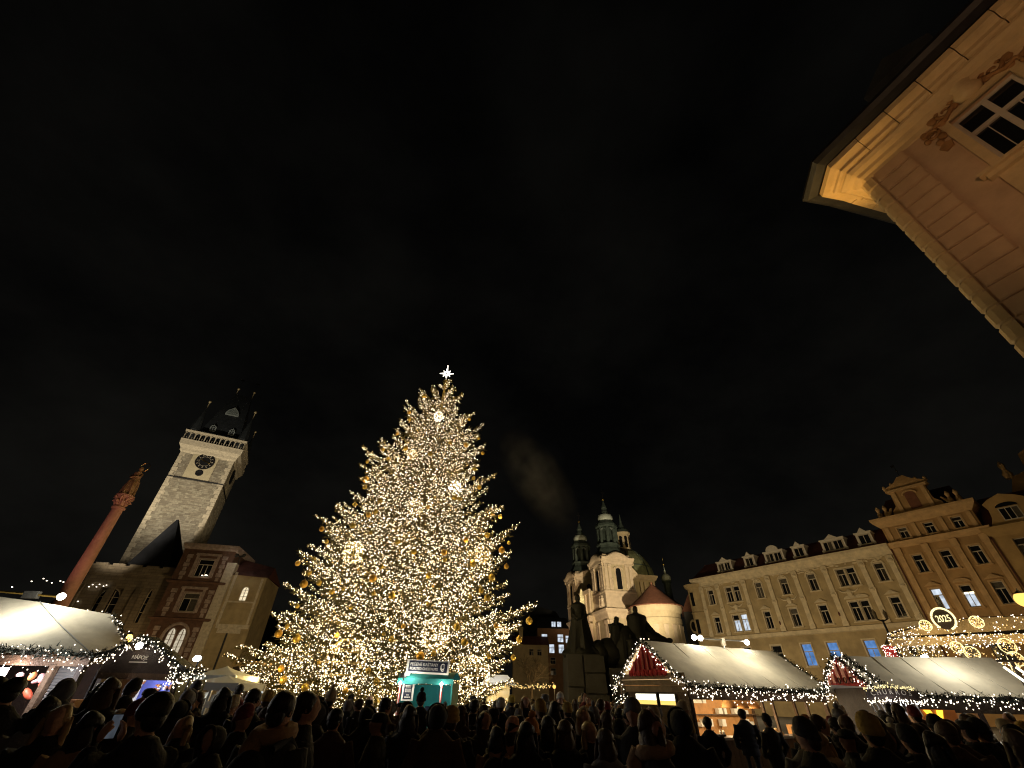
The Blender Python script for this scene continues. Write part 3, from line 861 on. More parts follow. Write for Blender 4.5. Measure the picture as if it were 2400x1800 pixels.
# nave, dome and its lantern
mb = MB().box(6.0, 17.0, 5.0, 24, 0, 28.5)
mb.build('nave', m_church, C)
MB().sweep([(6, 24), (6, 5), (17, 5), (17, 24)], [(0, 27.3), (.3, 27.6), (.8, 28.3), (.8, 28.7), (0, 28.8)]).build('nave_cornice', m_churcht, C)
MB().ext([(8.0, 28.8), (12.2, 28.8), (10.0, 31.2)], 4.6, 6).build('nave_gable', m_churcht, C)
nw = MB().ext(arch_pts(2.2, 4.4), -.15, .02).build('arched_window', m_churcht, C, loc=(9.9, 4.95, 22.4))
new('pane', MB().ext([(x * .85, z * .95 + .12) for x, z in arch_pts(2.2, 4.4)], -.19, -.15).mesh('pane', M('grey_church_glass', (.22, .23, .22), .35, .3, 2)), nw)
mb = MB()
for x in (6.6, 12.4, 13.6, 15.4, 16.2):
    mb.box(x, x + .6, 4.7, 5.0, 18, 27)
mb.build('nave_pilaster', m_churcht, C)
DP = [(7.8, 28.7), (7.6, 30.6), (7.2, 32.2), (6.4, 34.0), (5.2, 35.8), (4.0, 37.0), (2.6, 37.8)]
DX, DY = 14.6, 15.5
MB().lathe(DP, DX, DY, 16, math.pi / 16).build('dome', m_copper, C)
mb = MB()
for k in range(8):
    a = math.pi / 8 + k * math.pi / 4
    mb.tube([(DX + (r_ + .03) * math.cos(a), DY + (r_ + .03) * math.sin(a), z) for r_, z in DP], .16, 5)
mb.lathe([(7.0, 32.3), (7.25, 32.35), (7.2, 32.6), (6.9, 32.7)], DX, DY, 16, math.pi / 16)
mb.build('dome_rib', m_copperd, C)
lt = MB().lathe([(2.5, 37.4), (2.6, 37.8), (2.15, 38.1), (2.1, 42.6), (2.4, 42.8), (2.5, 43.2), (0, 43.3)], DX, DY, 8, math.pi / 8).build('dome_lantern', m_church, C)
for k in range(8):
    a = k * math.pi / 4
    new('lantern_window', MB().ext(arch_pts(.9, 3.4), -.06, .04).mesh('lantern_window', m_glass), lt, (DX + 1.99 * math.cos(a), DY + 1.99 * math.sin(a), 38.6), a + math.pi / 2)
new('lantern_cap', MB().lathe([(2.5, 43.2), (2.0, 44.2), (1.0, 44.9), (.4, 46.5), (.15, 49), (0, 49.6)], DX, DY, 10).mesh('lantern_cap', m_copperd), lt)

# ================================================================ round chapel with conical roof
D = thing('rotunda', 'ochre round fronted building under a wide red brown conical roof', 'building', (33.9, 105.6, 0), 0)
MB().lathe([(5.0, 0), (5.0, 14.6), (5.15, 14.8), (5.2, 15.6), (5.05, 15.8), (5.1, 16.6), (5.5, 17.0), (5.7, 17.6), (5.7, 18.0), (0, 18.1)], n=40).build('drum_wall', m_church, D)
mb = MB()
for k in range(16):
    a = 2 * math.pi * k / 16
    c, s_ = math.cos(a), math.sin(a)
    for r_, z0, z1, w in ((5.12, 8.5, 14.0, .4), (5.2, 13.5, 14.3, .52)):
        mb.add([(c * r_ - s_ * w, s_ * r_ + c * w, z) for z in (z0, z1)] + [(c * r_ + s_ * w, s_ * r_ - c * w, z) for z in (z0, z1)] + [(c * 4.9 - s_ * w, s_ * 4.9 + c * w, z) for z in (z0, z1)] + [(c * 4.9 + s_ * w, s_ * 4.9 - c * w, z) for z in (z0, z1)],
               [(0, 2, 3, 1), (0, 1, 5, 4), (2, 6, 7, 3), (1, 3, 7, 5), (0, 4, 6, 2)])
mb.build('pilaster', m_churcht, D)
MB().lathe([(6.0, 18.0), (6.05, 18.15), (3.0, 20.6), (.25, 23.0), (.2, 23.4), (0, 23.6)], n=40).build('cone_roof', m_tile2, D)
D2 = thing('oval_window_house', 'low grey house with one dark oval window right of the rotunda', 'house', (39.5, 104, 0), R(-20))
MB().box(0, 7.5, 0, 8, 0, 17.2).build('wall', m_granite, D2)
MB().frus(-.3, 7.8, -.4, 8.4, 17.2, 2.0, 3.0, 3.5, 4.5, 21.5).build('roof', m_tile2, D2)
ow = MB().lathe([(1.0, 0), (1.0, .1), (.78, .12), (0, .04)], n=24).build('oval_window', m_church, D2, loc=(1.6, 0, 14.3), rot=(R(90), 0, 0))
new('pane', MB().lathe([(.78, .05), (.78, .11), (0, .12)], n=24).mesh('pane', m_glass), ow)
for o_ in (ow,):
    o_.scale = (.8, 1.35, 1)
RT = thing('roof_turret', 'slender turret with pale onion cap and gilded ball behind the rotunda', 'turret', (46.3, 130, 0))
MB().box(-1.6, 1.6, -1.6, 1.6, 0, 23).lathe([(1.3, 23), (1.1, 24), (1.0, 28.3), (1.4, 28.6), (1.4, 28.9)], n=8).build('shaft', m_copperd, RT)
MB().lathe([(1.15, 28.9), (1.35, 29.4), (1.3, 30.0), (.85, 30.6), (.3, 30.9), (.22, 31.4), (.3, 31.6), (.1, 32.0), (.07, 33.2)], n=16).build('onion_cap', m_copperl, RT, True)
MB().ell((0, 0, 33.4), .35, 8, 6).tube([(0, 0, 33.6), (0, 0, 35.4)], .06, 4).build('gold_ball', m_gold, RT, True)

# ================================================================ distant houses between tree and monument
m_pale = M('pale_lime_render', (.52, .43, .27), .9, .2, .5)
F1 = thing('pale_house', 'small pale yellow house with dark roof behind the bare tree', 'house', (2.0, 140, 0))
MB().wall(0, 10.0, 0, 13.2, [(4.6, 5.9, 10.6, 12.2), (6.9, 8.2, 10.6, 12.2)], 0, .3).box(0, 10, .3, 8, 0, 13.1).build('wall', m_pale, F1)
MB().add([(-.4, -.5, 13.2), (10.4, -.5, 13.2), (10.4, 5, 15.8), (-.4, 5, 15.8), (10.4, 9, 13.2), (-.4, 9, 13.2)], [(0, 1, 2, 3), (3, 2, 4, 5), (1, 4, 2), (0, 3, 5)]).build('roof', m_tile, F1)
for x in (4.6, 6.9):
    window(F1, x, 10.6, 1.3, 1.6)
MB().box(1.8, 2.9, 3, 4, 14.5, 18).build('chimney', m_church, F1)
F2 = thing('office_block', 'dark brown block with six bright white windows left of the monument', 'building', (9.4, 145, 0))
hs = [(1.2, 3.0, 14.4, 16.5), (6.0, 7.8, 14.4, 16.5), (3.4, 5.0, 11.6, 13.9), (6.2, 7.9, 11.6, 13.9), (8.4, 9.6, 14.2, 16.2), (3.6, 5.2, 8.9, 10.6), (3.6, 5.2, 6.3, 8.0)]
MB().wall(0, 10.4, 0, 18.0, hs, 0, .3).box(0, 10.4, .3, 9, 0, 17.9).build('wall', M('brown_render', (.26, .16, .10), .9, .2, .7), F2)
for i, h_ in enumerate(hs):
    lit = [e_winw] if i < 5 else None
    window(F2, h_[0], h_[2], h_[1] - h_[0], h_[3] - h_[2], .15, lite=lit, split=.4)
rf = MB().add([(-.3, -.4, 18), (10.7, -.4, 18), (9.5, 5, 21.5), (1.0, 5, 21.5), (10.7, 9, 18), (-.3, 9, 18)], [(0, 1, 2, 3), (1, 4, 2), (3, 2, 4, 5), (0, 3, 5)]).build('roof', m_slate, F2)
for x in (4.2, 5.9):
    dm = new('roof_dormer', MB().box(0, 1.5, -.2, 2.5, 17.9, 19.9).mesh('roof_dormer', m_slate), F2, (x, 0, 0))
    q = new('pane', MB().box(.15, .7, -.26, -.2, 18.4, 19.7).box(.8, 1.35, -.26, -.2, 18.4, 19.7).mesh('pane', e_winw), dm)
F3 = thing('dark_roofs', 'dark rooftops showing against the sky behind the pale house', 'building', (3.0, 170, 0))
MB().box(0, 18, 0, 8, 0, 21).ext([(0, 21), (18, 21), (15, 26), (9, 27.5), (4, 25)], 0, 8).build('roof_mass', m_slate, F3)

# bare winter tree in front of the pale house
BT = thing('bare_tree', 'leafless bushy tree standing before the pale yellow house', 'tree', (5.4, 105, 0))
mb = MB()
def grow(p, d, L, r_, n):
    q = p + d * L
    mid = (p + q) / 2 + Vector(rng.normal(0, .06 * L, 3))
    mb.tube([p, mid, q], [r_, r_ * .85, r_ * .65], 4 if n < 3 else 5)
    if n:
        for _ in range(3 if n > 1 else 4):
            e = (d + Vector(rng.normal(0, .5, 3)) + Vector((0, 0, .15))).normalized()
            grow(q if rng.random() < .6 else mid, e, L * rng.uniform(.6, .85), r_ * .6, n - 1)
MB().tube([(0, 0, 0), (0, 0, 1.8), (.1, 0, 3.0)], [.3, .26, .22], 8).build('trunk', m_twig, BT)
for k in range(6):
    grow(Vector((.1, 0, 2.9)), Vector((math.cos(k * 1.05) * .6, math.sin(k * 1.05) * .6, 1)).normalized(), 2.0, .12, 4)
mb.build('crown', m_twig, BT)

# ================================================================ row of house fronts on the right
P0, AR = Vector((33.32, 79.0, 0)), math.atan2(-.80747, .58991)
dR = Vector((.58991, -.80747, 0))
def house(name, label, s0, cat='house'):
    return thing(name, label, cat, P0 + dR * s0, AR)
# --- long cream house
A = house('cream_townhouse', 'long cream stucco townhouse with seven white dormers in its red roof', 0)
LA = 28.75
wins = [(1.72, 1.02), (4.95, 1.05), (6.28, 1.05), (9.97, 1.0), (13.8, 1.05), (17.74, 1.05), (21.55, 1.02), (22.8, 1.02), (26.12, 1.05)]
gw = [(1.6, 1.3), (5.2, 1.3), (9.6, 1.4), (13.75, 1.3), (17.0, 1.3), (21.35, 1.3), (25.6, 1.4)]
holes = [(x, x + w, 14.45, 16.65) for x, w in wins] + [(x, x + w, 10.3, 12.6) for x, w in wins] + [(x, x + w, 5.6, 8.2) for x, w in gw]
MB().wall(0, LA, 0, 18.2, holes, 0, .35).box(0, LA, .35, 10, 0, 18.15).build('wall', m_cream, A)
# rounded corner bay on the far left
cb = MB().lathe([(1.35, 0), (1.35, 9.4), (1.5, 9.5), (1.5, 9.9), (1.35, 10), (1.35, 13.4), (1.5, 13.5), (1.35, 13.7), (1.35, 17.2), (1.75, 17.5), (1.9, 17.9), (0, 18.0)], -.9, .8, 20).build('corner_bay', m_cream, A)
for z in (14.5, 10.4):
    new('bay_window', MB().box(-1.3, -.75, -.62, -.52, z, z + 2.1).mesh('bay_window', m_glass), cb)
MB().sweep([(-.1, 6), (-.1, 0), (LA, 0)], [(0, 17.3), (.1, 17.4), (.2, 17.8), (.55, 18.1), (.7, 18.35), (.7, 18.65), (0, 18.8)]).build('cornice', m_creamt, A)
MB().sweep([(0, 1), (0, 0), (LA, 0)], [(0, 9.2), (.2, 9.3), (.35, 9.6), (.4, 9.75), (0, 9.85)]).build('ledge', m_creamt, A)
for i, (x, w) in enumerate(wins):
    surround(A, x, 14.45, w, 2.2, m_creamt, 3 if i in (0, 3, 4, 5, 8) else 0)
    surround(A, x, 10.3, w, 2.3, m_creamt, 2 if i in (1, 2, 6, 7) else 1)
    window(A, x, 14.45, w, 2.2)
    lit = [None, e_winw, e_winw] if i == 1 else ([e_winw] if i == 2 else None)
    window(A, x, 10.3, w, 2.3, lite=lit)
for i, (x, w) in enumerate(gw):
    window(A, x, 5.6, w, 2.6, lite=[e_winb] if i in (3, 4, 5) else None, split=.36)
    surround(A, x, 5.6, w, 2.6, m_creamt, 0)
pil = MB().box(-.3, .3, -.16, .0, 9.85, 16.9).box(-.38, .38, -.26, .0, 16.5, 17.3).box(-.36, .36, -.22, .0, 9.85, 10.4).box(-.36, .36, -.22, .0, 13.4, 13.9).ell((0, -.26, 16.7), (.3, .14, .25), 8, 6).ell((0, -.2, 13.65), (.3, .14, .2), 8, 6).mesh('pilaster', m_creamt)
for x in (.75, 3.75, 8.3, 12.2, 16.2, 20.3, 24.9, 28.2):
    new('pilaster', pil, A, (x, 0, 0))
mb = MB()
for k in range(70):                                            # stucco garlands under the cornice
    x = rng.uniform(.5, LA - .5)
    mb.ell((x, -.03, rng.uniform(16.95, 17.55)), (rng.uniform(.1, .45), rng.uniform(.06, .14), rng.uniform(.06, .16)), 6, 4)
for x in (14.3, 6.1, 22.2):
    for sg in (-1, 1):
        mb.tube([(x + sg * .25 * k, -.12, 13.9 - .2 * k + .05 * k * k) for k in range(6)], [.14, .13, .12, .1, .08, .04], 6)
    mb.ell((x, -.15, 13.6), (.35, .25, .5), 8, 6)
mb.build('stucco_relief', m_creamt, A, kind='stuff')
MB().ell((12.0, -.12, 10.9), (.14, .1, .3), 8, 6).build('wall_plaque', m_tile, A)
MB().ell((20.0, -.12, 11.3), (.14, .1, .3), 8, 6).build('wall_plaque', m_tile, A)
MB().add([(-.6, -.1, 18.75), (LA, -.1, 18.75), (LA, 2.4, 21.2), (1.2, 2.4, 21.2), (LA, 10, 20.8), (1.2, 10, 20.8), (-.6, 10, 18.7)], [(0, 1, 2, 3), (3, 2, 4, 5), (0, 3, 5, 6)]).build('roof', m_tile, A)
def row_dormer(x, w, style, n):
    zb, h = 18.85, 1.75
    d = MB()
    d.box(0, w, .0, 2.2, 0, h).box(-.12, w + .12, -.12, 2.2, h, h + .16).box(-.15, .12, -.1, .3, 0, .5).box(w - .12, w + .15, -.1, .3, 0, .5)
    if style == 1:
        d.ext([(w * .22, h + .16), (w * .78, h + .16), (w / 2, h + .75)], -.1, 1.4)
    elif style == 2:
        d.ext([(w / 2 + w * .33 * math.cos(a), h + .16 + .8 * math.sin(a)) for a in [math.pi * k / 10 for k in range(11)]], -.1, 1.4)
    o = new('dormer', d.mesh('dormer', m_white if style else m_creamt), A, (x, .25, zb))
    ww = (w - .5 - .1 * (n - 1)) / n
    for k in range(n):
        window(o, .25 + k * (ww + .1), .3, ww, 1.25, -.07, split=0, mull=1)
for x, w, st, n in ((4.5, 2.6, 1, 2), (9.3, 1.75, 1, 1), (12.7, 2.9, 2, 2), (17.0, 1.8, 1, 1), (21.1, 3.0, 1, 2), (25.6, 1.85, 1, 1)):
    row_dormer(x, w, st, n)
# --- orange house with a baroque gable
B = house('orange_townhouse', 'orange stucco townhouse with scrolled baroque gable beside the cream townhouse', 28.9)
LB = 9.25
bw = [(1.55, .98), (4.27, .98), (7.0, .98)]
holes = [(x, x + w, 14.8, 16.85) for x, w in bw] + [(x, x + w, 10.7, 12.95) for x, w in bw] + [(x, x + .95, 18.95, 20.25) for x, w in bw] + [(1.2, 2.8, 5.5, 8), (4, 5.6, 5.5, 8), (6.8, 8.4, 5.5, 8)]
MB().wall(0, LB, 0, 21.2, holes, 0, .35).box(0, LB, .35, 10, 0, 21.1).build('wall', m_orange, B)
MB().sweep([(0, 2), (0, 0), (LB, 0), (LB, 2)], [(0, 17.9), (.15, 18.0), (.5, 18.3), (.6, 18.55), (0, 18.7)]).build('cornice', m_oranget, B)
MB().sweep([(0, 4), (0, 0), (LB, 0), (LB, 4)], [(0, 20.6), (.2, 20.8), (.6, 21.2), (.75, 21.5), (.75, 21.75), (0, 21.9)]).build('top_cornice', m_oranget, B)
MB().box(0, LB, -.3, .0, 9.0, 9.4).build('ledge', m_oranget, B)
MB().box(-.14, .0, -.12, .0, 0, 18).build('drain_pipe', m_tile, B)
for i, (x, w) in enumerate(bw):
    surround(B, x, 14.8, w, 2.05, m_oranget, 0); surround(B, x, 10.7, w, 2.25, m_oranget, 2 if i == 1 else 1); surround(B, x, 18.95, .95, 1.3, m_oranget, 0)
    window(B, x, 14.8, w, 2.05)
    window(B, x, 10.7, w, 2.25, lite=[[e_winw, None, e_winw], [None, e_winw, e_winw], None][i])
    window(B, x, 18.95, .95, 1.3, split=.35)
    window(B, (1.2, 4, 6.8)[i], 5.5, 1.6, 2.5)
for x in (5.3 - .95, 7.05 - 2.1):
    pass
mb = MB()
for k in range(2):
    mb.box(4.38 + k * .48, 4.38 + k * .48 + .36, .1, .16, 12.05, 12.2)
mb.build('strip_light', e_tube, B)
pb = MB().box(-.28, .28, -.14, .0, 9.4, 17.0).box(-.36, .36, -.24, .0, 17.0, 17.9).mesh('pilaster', m_oranget)
pb2 = MB().box(-.22, .22, -.12, .0, 18.7, 20.6).mesh('attic_pilaster', m_oranget)
for x in (.5, 3.35, 6.1, 8.8):
    new('pilaster', pb, B, (x, 0, 0)); new('attic_pilaster', pb2, B, (x, 0, 0))
gp = [(2.0, 21.9), (2.1, 22.4), (2.65, 22.9), (2.75, 24.6), (2.3, 24.9), (2.5, 25.4), (3.2, 25.7), (3.7, 25.9), (4.3, 26.5), (5.0, 26.6), (5.6, 26.0), (6.2, 25.7), (6.8, 25.4), (7.0, 24.9), (6.55, 24.6), (6.65, 22.9), (7.2, 22.4), (7.3, 21.9)]
gb = MB().ext(gp, .0, .7).build('gable', m_orange, B)
mb = MB().ext([(2.6, 24.7), (6.7, 24.7), (6.9, 25.0), (2.4, 25.0)], -.3, .0).box(2.85, 3.3, -.15, .0, 22.0, 24.7).box(6.0, 6.45, -.15, .0, 22.0, 24.7)
mb.tube([(4.65 + .75 * math.cos(a), -.1, 24.0 + .5 * math.sin(a)) for a in [math.pi * k / 8 for k in range(9)]], .12, 5)
for x in (2.4, 3.3, 6.0, 6.9):
    mb.ell((x, .3, 25.75 if 2.5 < x < 6.5 else 25.5), (.22, .25, .4), 8, 6)
for x in (.5, 1.3, 8.0, 8.8):
    mb.lathe([(.25, 21.9), (.32, 22.3), (.15, 22.7), (.26, 23.1), (.1, 23.4), (0, 23.5)], x, .3, 8)
for sg, x0 in ((1, 1.2), (-1, 8.1)):
    mb.tube([(x0 + sg * .2 * k, .3, 22.1 + .05 * k * k) for k in range(5)], [.25, .22, .2, .16, .1], 6)
new('gable_ornament', mb.mesh('gable_ornament', m_oranget), gb)
new('niche', MB().ext([(p[0] + 4.65, p[1] + 22.2) for p in arch_pts(1.15, 2.2)], -.05, .01).mesh('niche', m_tile2), gb)
new('weather_vane', MB().tube([(4.65, .3, 26.6), (4.65, .3, 28.4)], .03, 4).ell((4.65, .3, 27.4), .12, 6, 5).box(4.3, 4.65, .28, .32, 28.0, 28.3).mesh('weather_vane', m_dark), gb)
MB().add([(0, .7, 21.6), (LB, .7, 21.6), (LB - 1, 5, 25.4), (1, 5, 25.4), (LB, 10, 21.6), (0, 10, 21.6)], [(0, 1, 2, 3), (1, 4, 2), (3, 2, 4, 5), (0, 3, 5)]).build('roof', m_tile, B)
# --- yellow house at the right edge
Y_ = house('yellow_townhouse', 'deep yellow townhouse with a wide arched dormer at the right edge', 38.3)
yw = [(1.4, 1.1), (4.6, 1.1), (7.8, 1.1), (11, 1.1)]
holes = [(x, x + w, 14.7, 16.85) for x, w in yw] + [(x, x + w, 10.7, 12.9) for x, w in yw] + [(x, x + w, 5.5, 8) for x, w in yw]
MB().wall(0, 14, 0, 18.0, holes, 0, .35).box(0, 14, .35, 10, 0, 17.9).build('wall', m_yellow, Y_)
MB().sweep([(0, 2), (0, 0), (14, 0)], [(0, 17.3), (.2, 17.5), (.5, 18.0), (.6, 18.3), (0, 18.45)]).build('cornice', m_yellow, Y_)
MB().box(-.13, .0, -.12, .0, 0, 18).build('drain_pipe', m_tile, Y_)
for x, w in yw:
    for z, h_ in ((14.7, 2.15), (10.7, 2.2), (5.5, 2.5)):
        surround(Y_, x, z, w, h_, m_yellow, 0)
        window(Y_, x, z, w, h_)
MB().add([(0, -.1, 18.4), (14, -.1, 18.4), (14, 3.5, 22.5), (.5, 3.5, 22.5), (14, 10, 20), (0, 10, 19)], [(0, 1, 2, 3), (3, 2, 4, 5), (0, 3, 5)]).build('roof', m_tile, Y_)
gd = MB().ext([(.6, 18.45), (4.8, 18.45), (4.4, 19.3), (4.25, 20.3), (4.5, 20.9), (3.9, 21.3), (2.7, 21.75), (1.5, 21.3), (.9, 20.9), (1.15, 20.3), (1.0, 19.3)], -.05, 2.6).build('arched_dormer', m_yellow, Y_)
new('arch_light', MB().ext([(2.7 + .95 * math.cos(a), 20.25 + .45 * math.sin(a)) for a in [math.pi * k / 8 for k in range(9)]], -.1, -.04).mesh('arch_light', m_glass), gd)
window(gd, 1.85, 18.75, 1.7, 1.4, -.12, split=0, mull=2)
# --- taller gable beyond, right edge
G = thing('far_gable_house', 'dark tall gabled house rising behind the yellow townhouse at right edge', 'house', (60.2, 46.8, 0), AR)
MB().box(0, 10, 4, 14, 0, 23).ext([(0, 23), (10, 23), (9, 25), (7.5, 25.4), (7.2, 27.5), (5, 28.6), (2.8, 27.5), (2.5, 25.4), (1, 25)], 3.6, 5).build('gable_wall', m_orange, G)
MB().lathe([(.4, 25), (.5, 25.6), (.2, 26.2), (.35, 26.8), (0, 27.4)], .8, 4, 8).build('urn', m_oranget, G)

# ================================================================ corner house close on the right, seen from below
N_ = thing('corner_house', 'pink stucco corner house with moulded eaves close overhead at upper right', 'house', (12.71, 7.6, 0), R(-67))
LX, ret = 12.0, (.18 * 9, .98 * 9)
plan = [ret, (.16, .9), (.05, .35), (.0, .18), (.1, .05), (.28, 0), (LX, 0)]
hole = [(2.48, 3.98, 14.12, 16.62), (6.4, 7.9, 14.12, 16.62), (2.48, 3.98, 8.5, 11.4), (6.4, 7.9, 8.5, 11.4)]
MB().wall(.28, LX, 0, 17.4, hole, 0, .35).build('wall', m_pink, N_)
mb = MB()
pp = plan[:6]
for i in range(5):
    (xa, ya), (xb, yb) = pp[i], pp[i + 1]
    mb.add([(xa, ya, 0), (xb, yb, 0), (xb, yb, 17.4), (xa, ya, 17.4)], [(0, 1, 2, 3)])
mb.add([(.3, .4, 17.39), (LX, .4, 17.39), (LX, 9, 17.39), (1.7, 9, 17.39)], [(0, 1, 2, 3)])
mb.build('side_wall', m_pinkt, N_)
# rounded corner quoins, one stone above another
z, k = .3, 0
qpath = [(.16, .75), (.09, .45), (.03, .25), (.0, .14), (.06, .03), (.16, 0), (.34, 0)]
qm = MB().sweep(qpath, [(0, .01), (.06, .045), (.06, .475), (0, .51)]).mesh('quoin', m_pinkt)
while z < 16.6:
    new('quoin', qm, N_, (0, 0, z))
    z += .56
# banded rustication between the quoins and the smooth field
pm = MB().box(.40, 1.36, -.06, .02, .0, .495).box(.43, 1.33, -.085, -.06, .03, .465).mesh('rusticated_band', m_pink)
z = .3
while z < 16.9:
    new('rusticated_band', pm, N_, (0, 0, z))
    z += .56
MB().box(1.36, 1.42, -.03, .02, .0, 17.2).box(1.42, 2.15, -.02, .0, .0, 17.0).build('lesene_edge', m_pink, N_)
# cornice: lower mouldings in one run, corona in separate stones with open joints
CP = [(ret[0], ret[1]), (.12, .55), (.02, .16), (.20, 0), (LX, 0)]
MB().sweep(CP, [(0, 16.95), (.06, 17.0), (.10, 17.15), (.22, 17.2), (.26, 17.32), (.42, 17.38), (.5, 17.5), (.5, 17.6), (0, 17.62)]).build('bed_moulding', m_pinkt, N_)
cprof = [(.0, 17.62), (.58, 17.62), (.66, 17.66), (.66, 17.80), (.74, 17.84), (.94, 17.88), (.95, 18.12), (.0, 18.14)]
for i in range(12):
    a, b_ = -.08 + .96 * i, -.08 + .96 * (i + 1) - .025
    if i == 0:
        continue
    MB().sweep([(a, 0), (b_, 0)], cprof).build('cornice_stone', m_pinkt, N_)
MB().sweep([(.18 * 1.0, .98 * 1.0), (.12, .55), (.02, .16), (.20, 0), (.86, 0)], cprof).build('cornice_corner_stone', m_pinkt, N_)
for i in range(7):
    a, b_ = 1.02 + 1.0 * i, 1.02 + 1.0 * (i + 1) - .03
    MB().sweep([(.18 * b_, .98 * b_), (.18 * a, .98 * a)], cprof).build('cornice_stone', m_pinkt, N_)
mb = MB().sweep(CP, [(.95, 18.16), (1.02, 18.10), (1.30, 18.16), (1.42, 18.30), (1.40, 18.46), (1.0, 18.52), (.0, 18.54)])
mb.build('eaves_gutter', m_dark, N_)
MB().sweep([(ret[0], ret[1]), (-.02, .2), (.3, 0), (LX, 0)], [(1.15, 18.55), (-3.5, 22.5), (-3.5, 18.55)]).build('roof', m_tile, N_)
for x in (2.0, 6.5):
    dn = MB().box(x, x + 1.7, .3, 3.2, 18.6, 20.6).ext([(x - .25, 20.6), (x + 1.95, 20.6), (x + .85, 21.5)], .0, 3.4).build('roof_dormer', m_slate, N_)
    new('dormer_pane', MB().box(x + .3, x + 1.4, .24, .3, 19.0, 20.4).mesh('dormer_pane', m_glass), dn)
# upper window: frame, cross, six panes
for hx in (2.48, 6.4):
    for hz, hh in ((14.12, 2.5), (8.5, 2.9)):
        fr = MB().box(0, 1.5, 0, .1, 0, .1).box(0, 1.5, 0, .1, hh - .1, hh).box(0, .1, 0, .1, .1, hh - .1).box(1.4, 1.5, 0, .1, .1, hh - .1).box(.68, .82, -.03, .09, .1, hh - .1).box(.1, .68, -.025, .085, hh - .95, hh - .81).box(.82, 1.4, -.025, .085, hh - .95, hh - .81).build('window', m_wframe, N_, loc=(hx, .16, hz))
        for a, b_ in ((.1, .68), (.82, 1.4)):
            new('pane', MB().box(a, b_, .05, .06, hh - .81, hh - .1).mesh('pane', m_glass), fr)
            new('pane', MB().box(a, b_, .05, .06, .1, hh - .95).mesh('pane', m_glass), fr)
            new('glazing_bar', MB().box((a + b_) / 2 - .012, (a + b_) / 2 + .012, .03, .05, .1, hh - .95).mesh('glazing_bar', m_wframe), fr)
    ar = MB().box(hx - .22, hx - .0, -.08, .05, 14.0, 16.8).box(hx + 1.5, hx + 1.72, -.08, .05, 14.0, 16.8).box(hx, hx + 1.5, -.08, .05, 16.62, 16.8)
    ar.box(hx - .55, hx + 2.05, -.3, .0, 13.9, 14.02).box(hx - .45, hx + 1.95, -.2, .0, 13.74, 13.9)
    ar.box(hx - .3, hx + 1.8, -.06, .0, 12.6, 13.74)
    ar.build('window_architrave', m_pinkt, N_)
    og = MB()
    cx = hx + .75
    og.lathe([(.10, 0), (.26, .05), (.36, .22), (.30, .42), (.40, .62), (.50, .95), (.30, 1.02), (0, 1.04)], cx, -.05, 16)
    for i in range(len(og.v)):
        x_, y_, z_ = og.v[i]
        og.v[i] = (x_, -.05 - abs(y_ + .05) * .85 if y_ < -.05 else .0, z_ + 16.78)
    og.build('shell_keystone', m_pinkt, N_, True)
    for sg in (-1, 1):
        sc_ = MB()
        def spiral(cx_, cz_, r_, turns, ph, d):
            return [(cx_ + sg * r_ * (1 - q * .82) * math.cos(ph + d * turns * 2 * math.pi * q), -.10, cz_ + r_ * (1 - q * .82) * math.sin(ph + d * turns * 2 * math.pi * q)) for q in [j / 22 for j in range(23)]]
        sc_.tube(spiral(cx + sg * .62, 17.02, .27, 1.4, math.pi * .9, -1), [.070 - .0018 * j for j in range(23)], 6)
        sc_.tube([(cx + sg * .45, -.09, 16.95), (cx + sg * .75, -.1, 16.72), (cx + sg * 1.0, -.1, 16.78), (cx + sg * 1.12, -.09, 16.62)], [.07, .08, .07, .04], 6)
        sc_.tube(spiral(cx + sg * 1.18, 16.55, .22, 1.3, math.pi * .2, 1), [.065 - .0018 * j for j in range(23)], 6)
        for (dx, z_, r_) in ((.95, 17.1, .14), (1.3, 16.8, .11), (1.05, 16.30, .12), (1.2, 16.14, .10), (.84, 16.74, .12), (1.36, 16.5, .09), (.4, 16.98, .1)):
            sc_.ell((cx + sg * dx, -.06, z_), (r_, .08, r_ * 1.3), 7, 5)
        sc_.ext([(cx + sg * 1.0, 15.95), (cx + sg * 1.16, 16.06), (cx + sg * 1.34, 15.92), (cx + sg * 1.26, 15.68), (cx + sg * 1.06, 15.72)], -.07, .0)
        sc_.build('scroll_ornament', m_ornam, N_, 2)

# ================================================================ bronze monument on its granite base
MN = thing('bronze_monument', 'black bronze memorial group with tall robed figure on granite base', 'monument', (8.3, 40, 0))
mb = MB()
mb.box(-3.9, 3.6, -2.2, 2.6, 0, .7).box(-3.5, -.7, -1.5, 1.9, .7, 4.2).frus(-3.6, -.6, -1.6, 1.9, .7, -3.45, -.9, -1.4, 1.8, 4.45)
base = mb.build('granite_base', m_granite, MN)
mb = MB()
for x0, x1, z0, z1, d in ((-3.55, -2.35, 2.4, 4.4, 1.75), (-2.25, -.65, 3.3, 4.35, 1.72), (-2.25, -.65, 2.0, 3.2, 1.78), (-3.6, -2.4, .8, 2.3, 1.82), (-2.3, -.5, .8, 1.9, 1.85), (-.35, 1.1, .8, 3.6, 1.7), (1.15, 3.0, .8, 2.9, 1.75), (1.15, 3.0, 2.95, 3.7, 1.65)):
    new('granite_block', MB().frus(x0, x1, -d, -.9, z0, x0 + .03, x1 - .05, -d + .06, -.9, z1).mesh('granite_block', m_granite), MN)
MB().box(-.4, 3.1, -1.0, 2.0, .7, 3.6).build('granite_core', m_granite, MN)
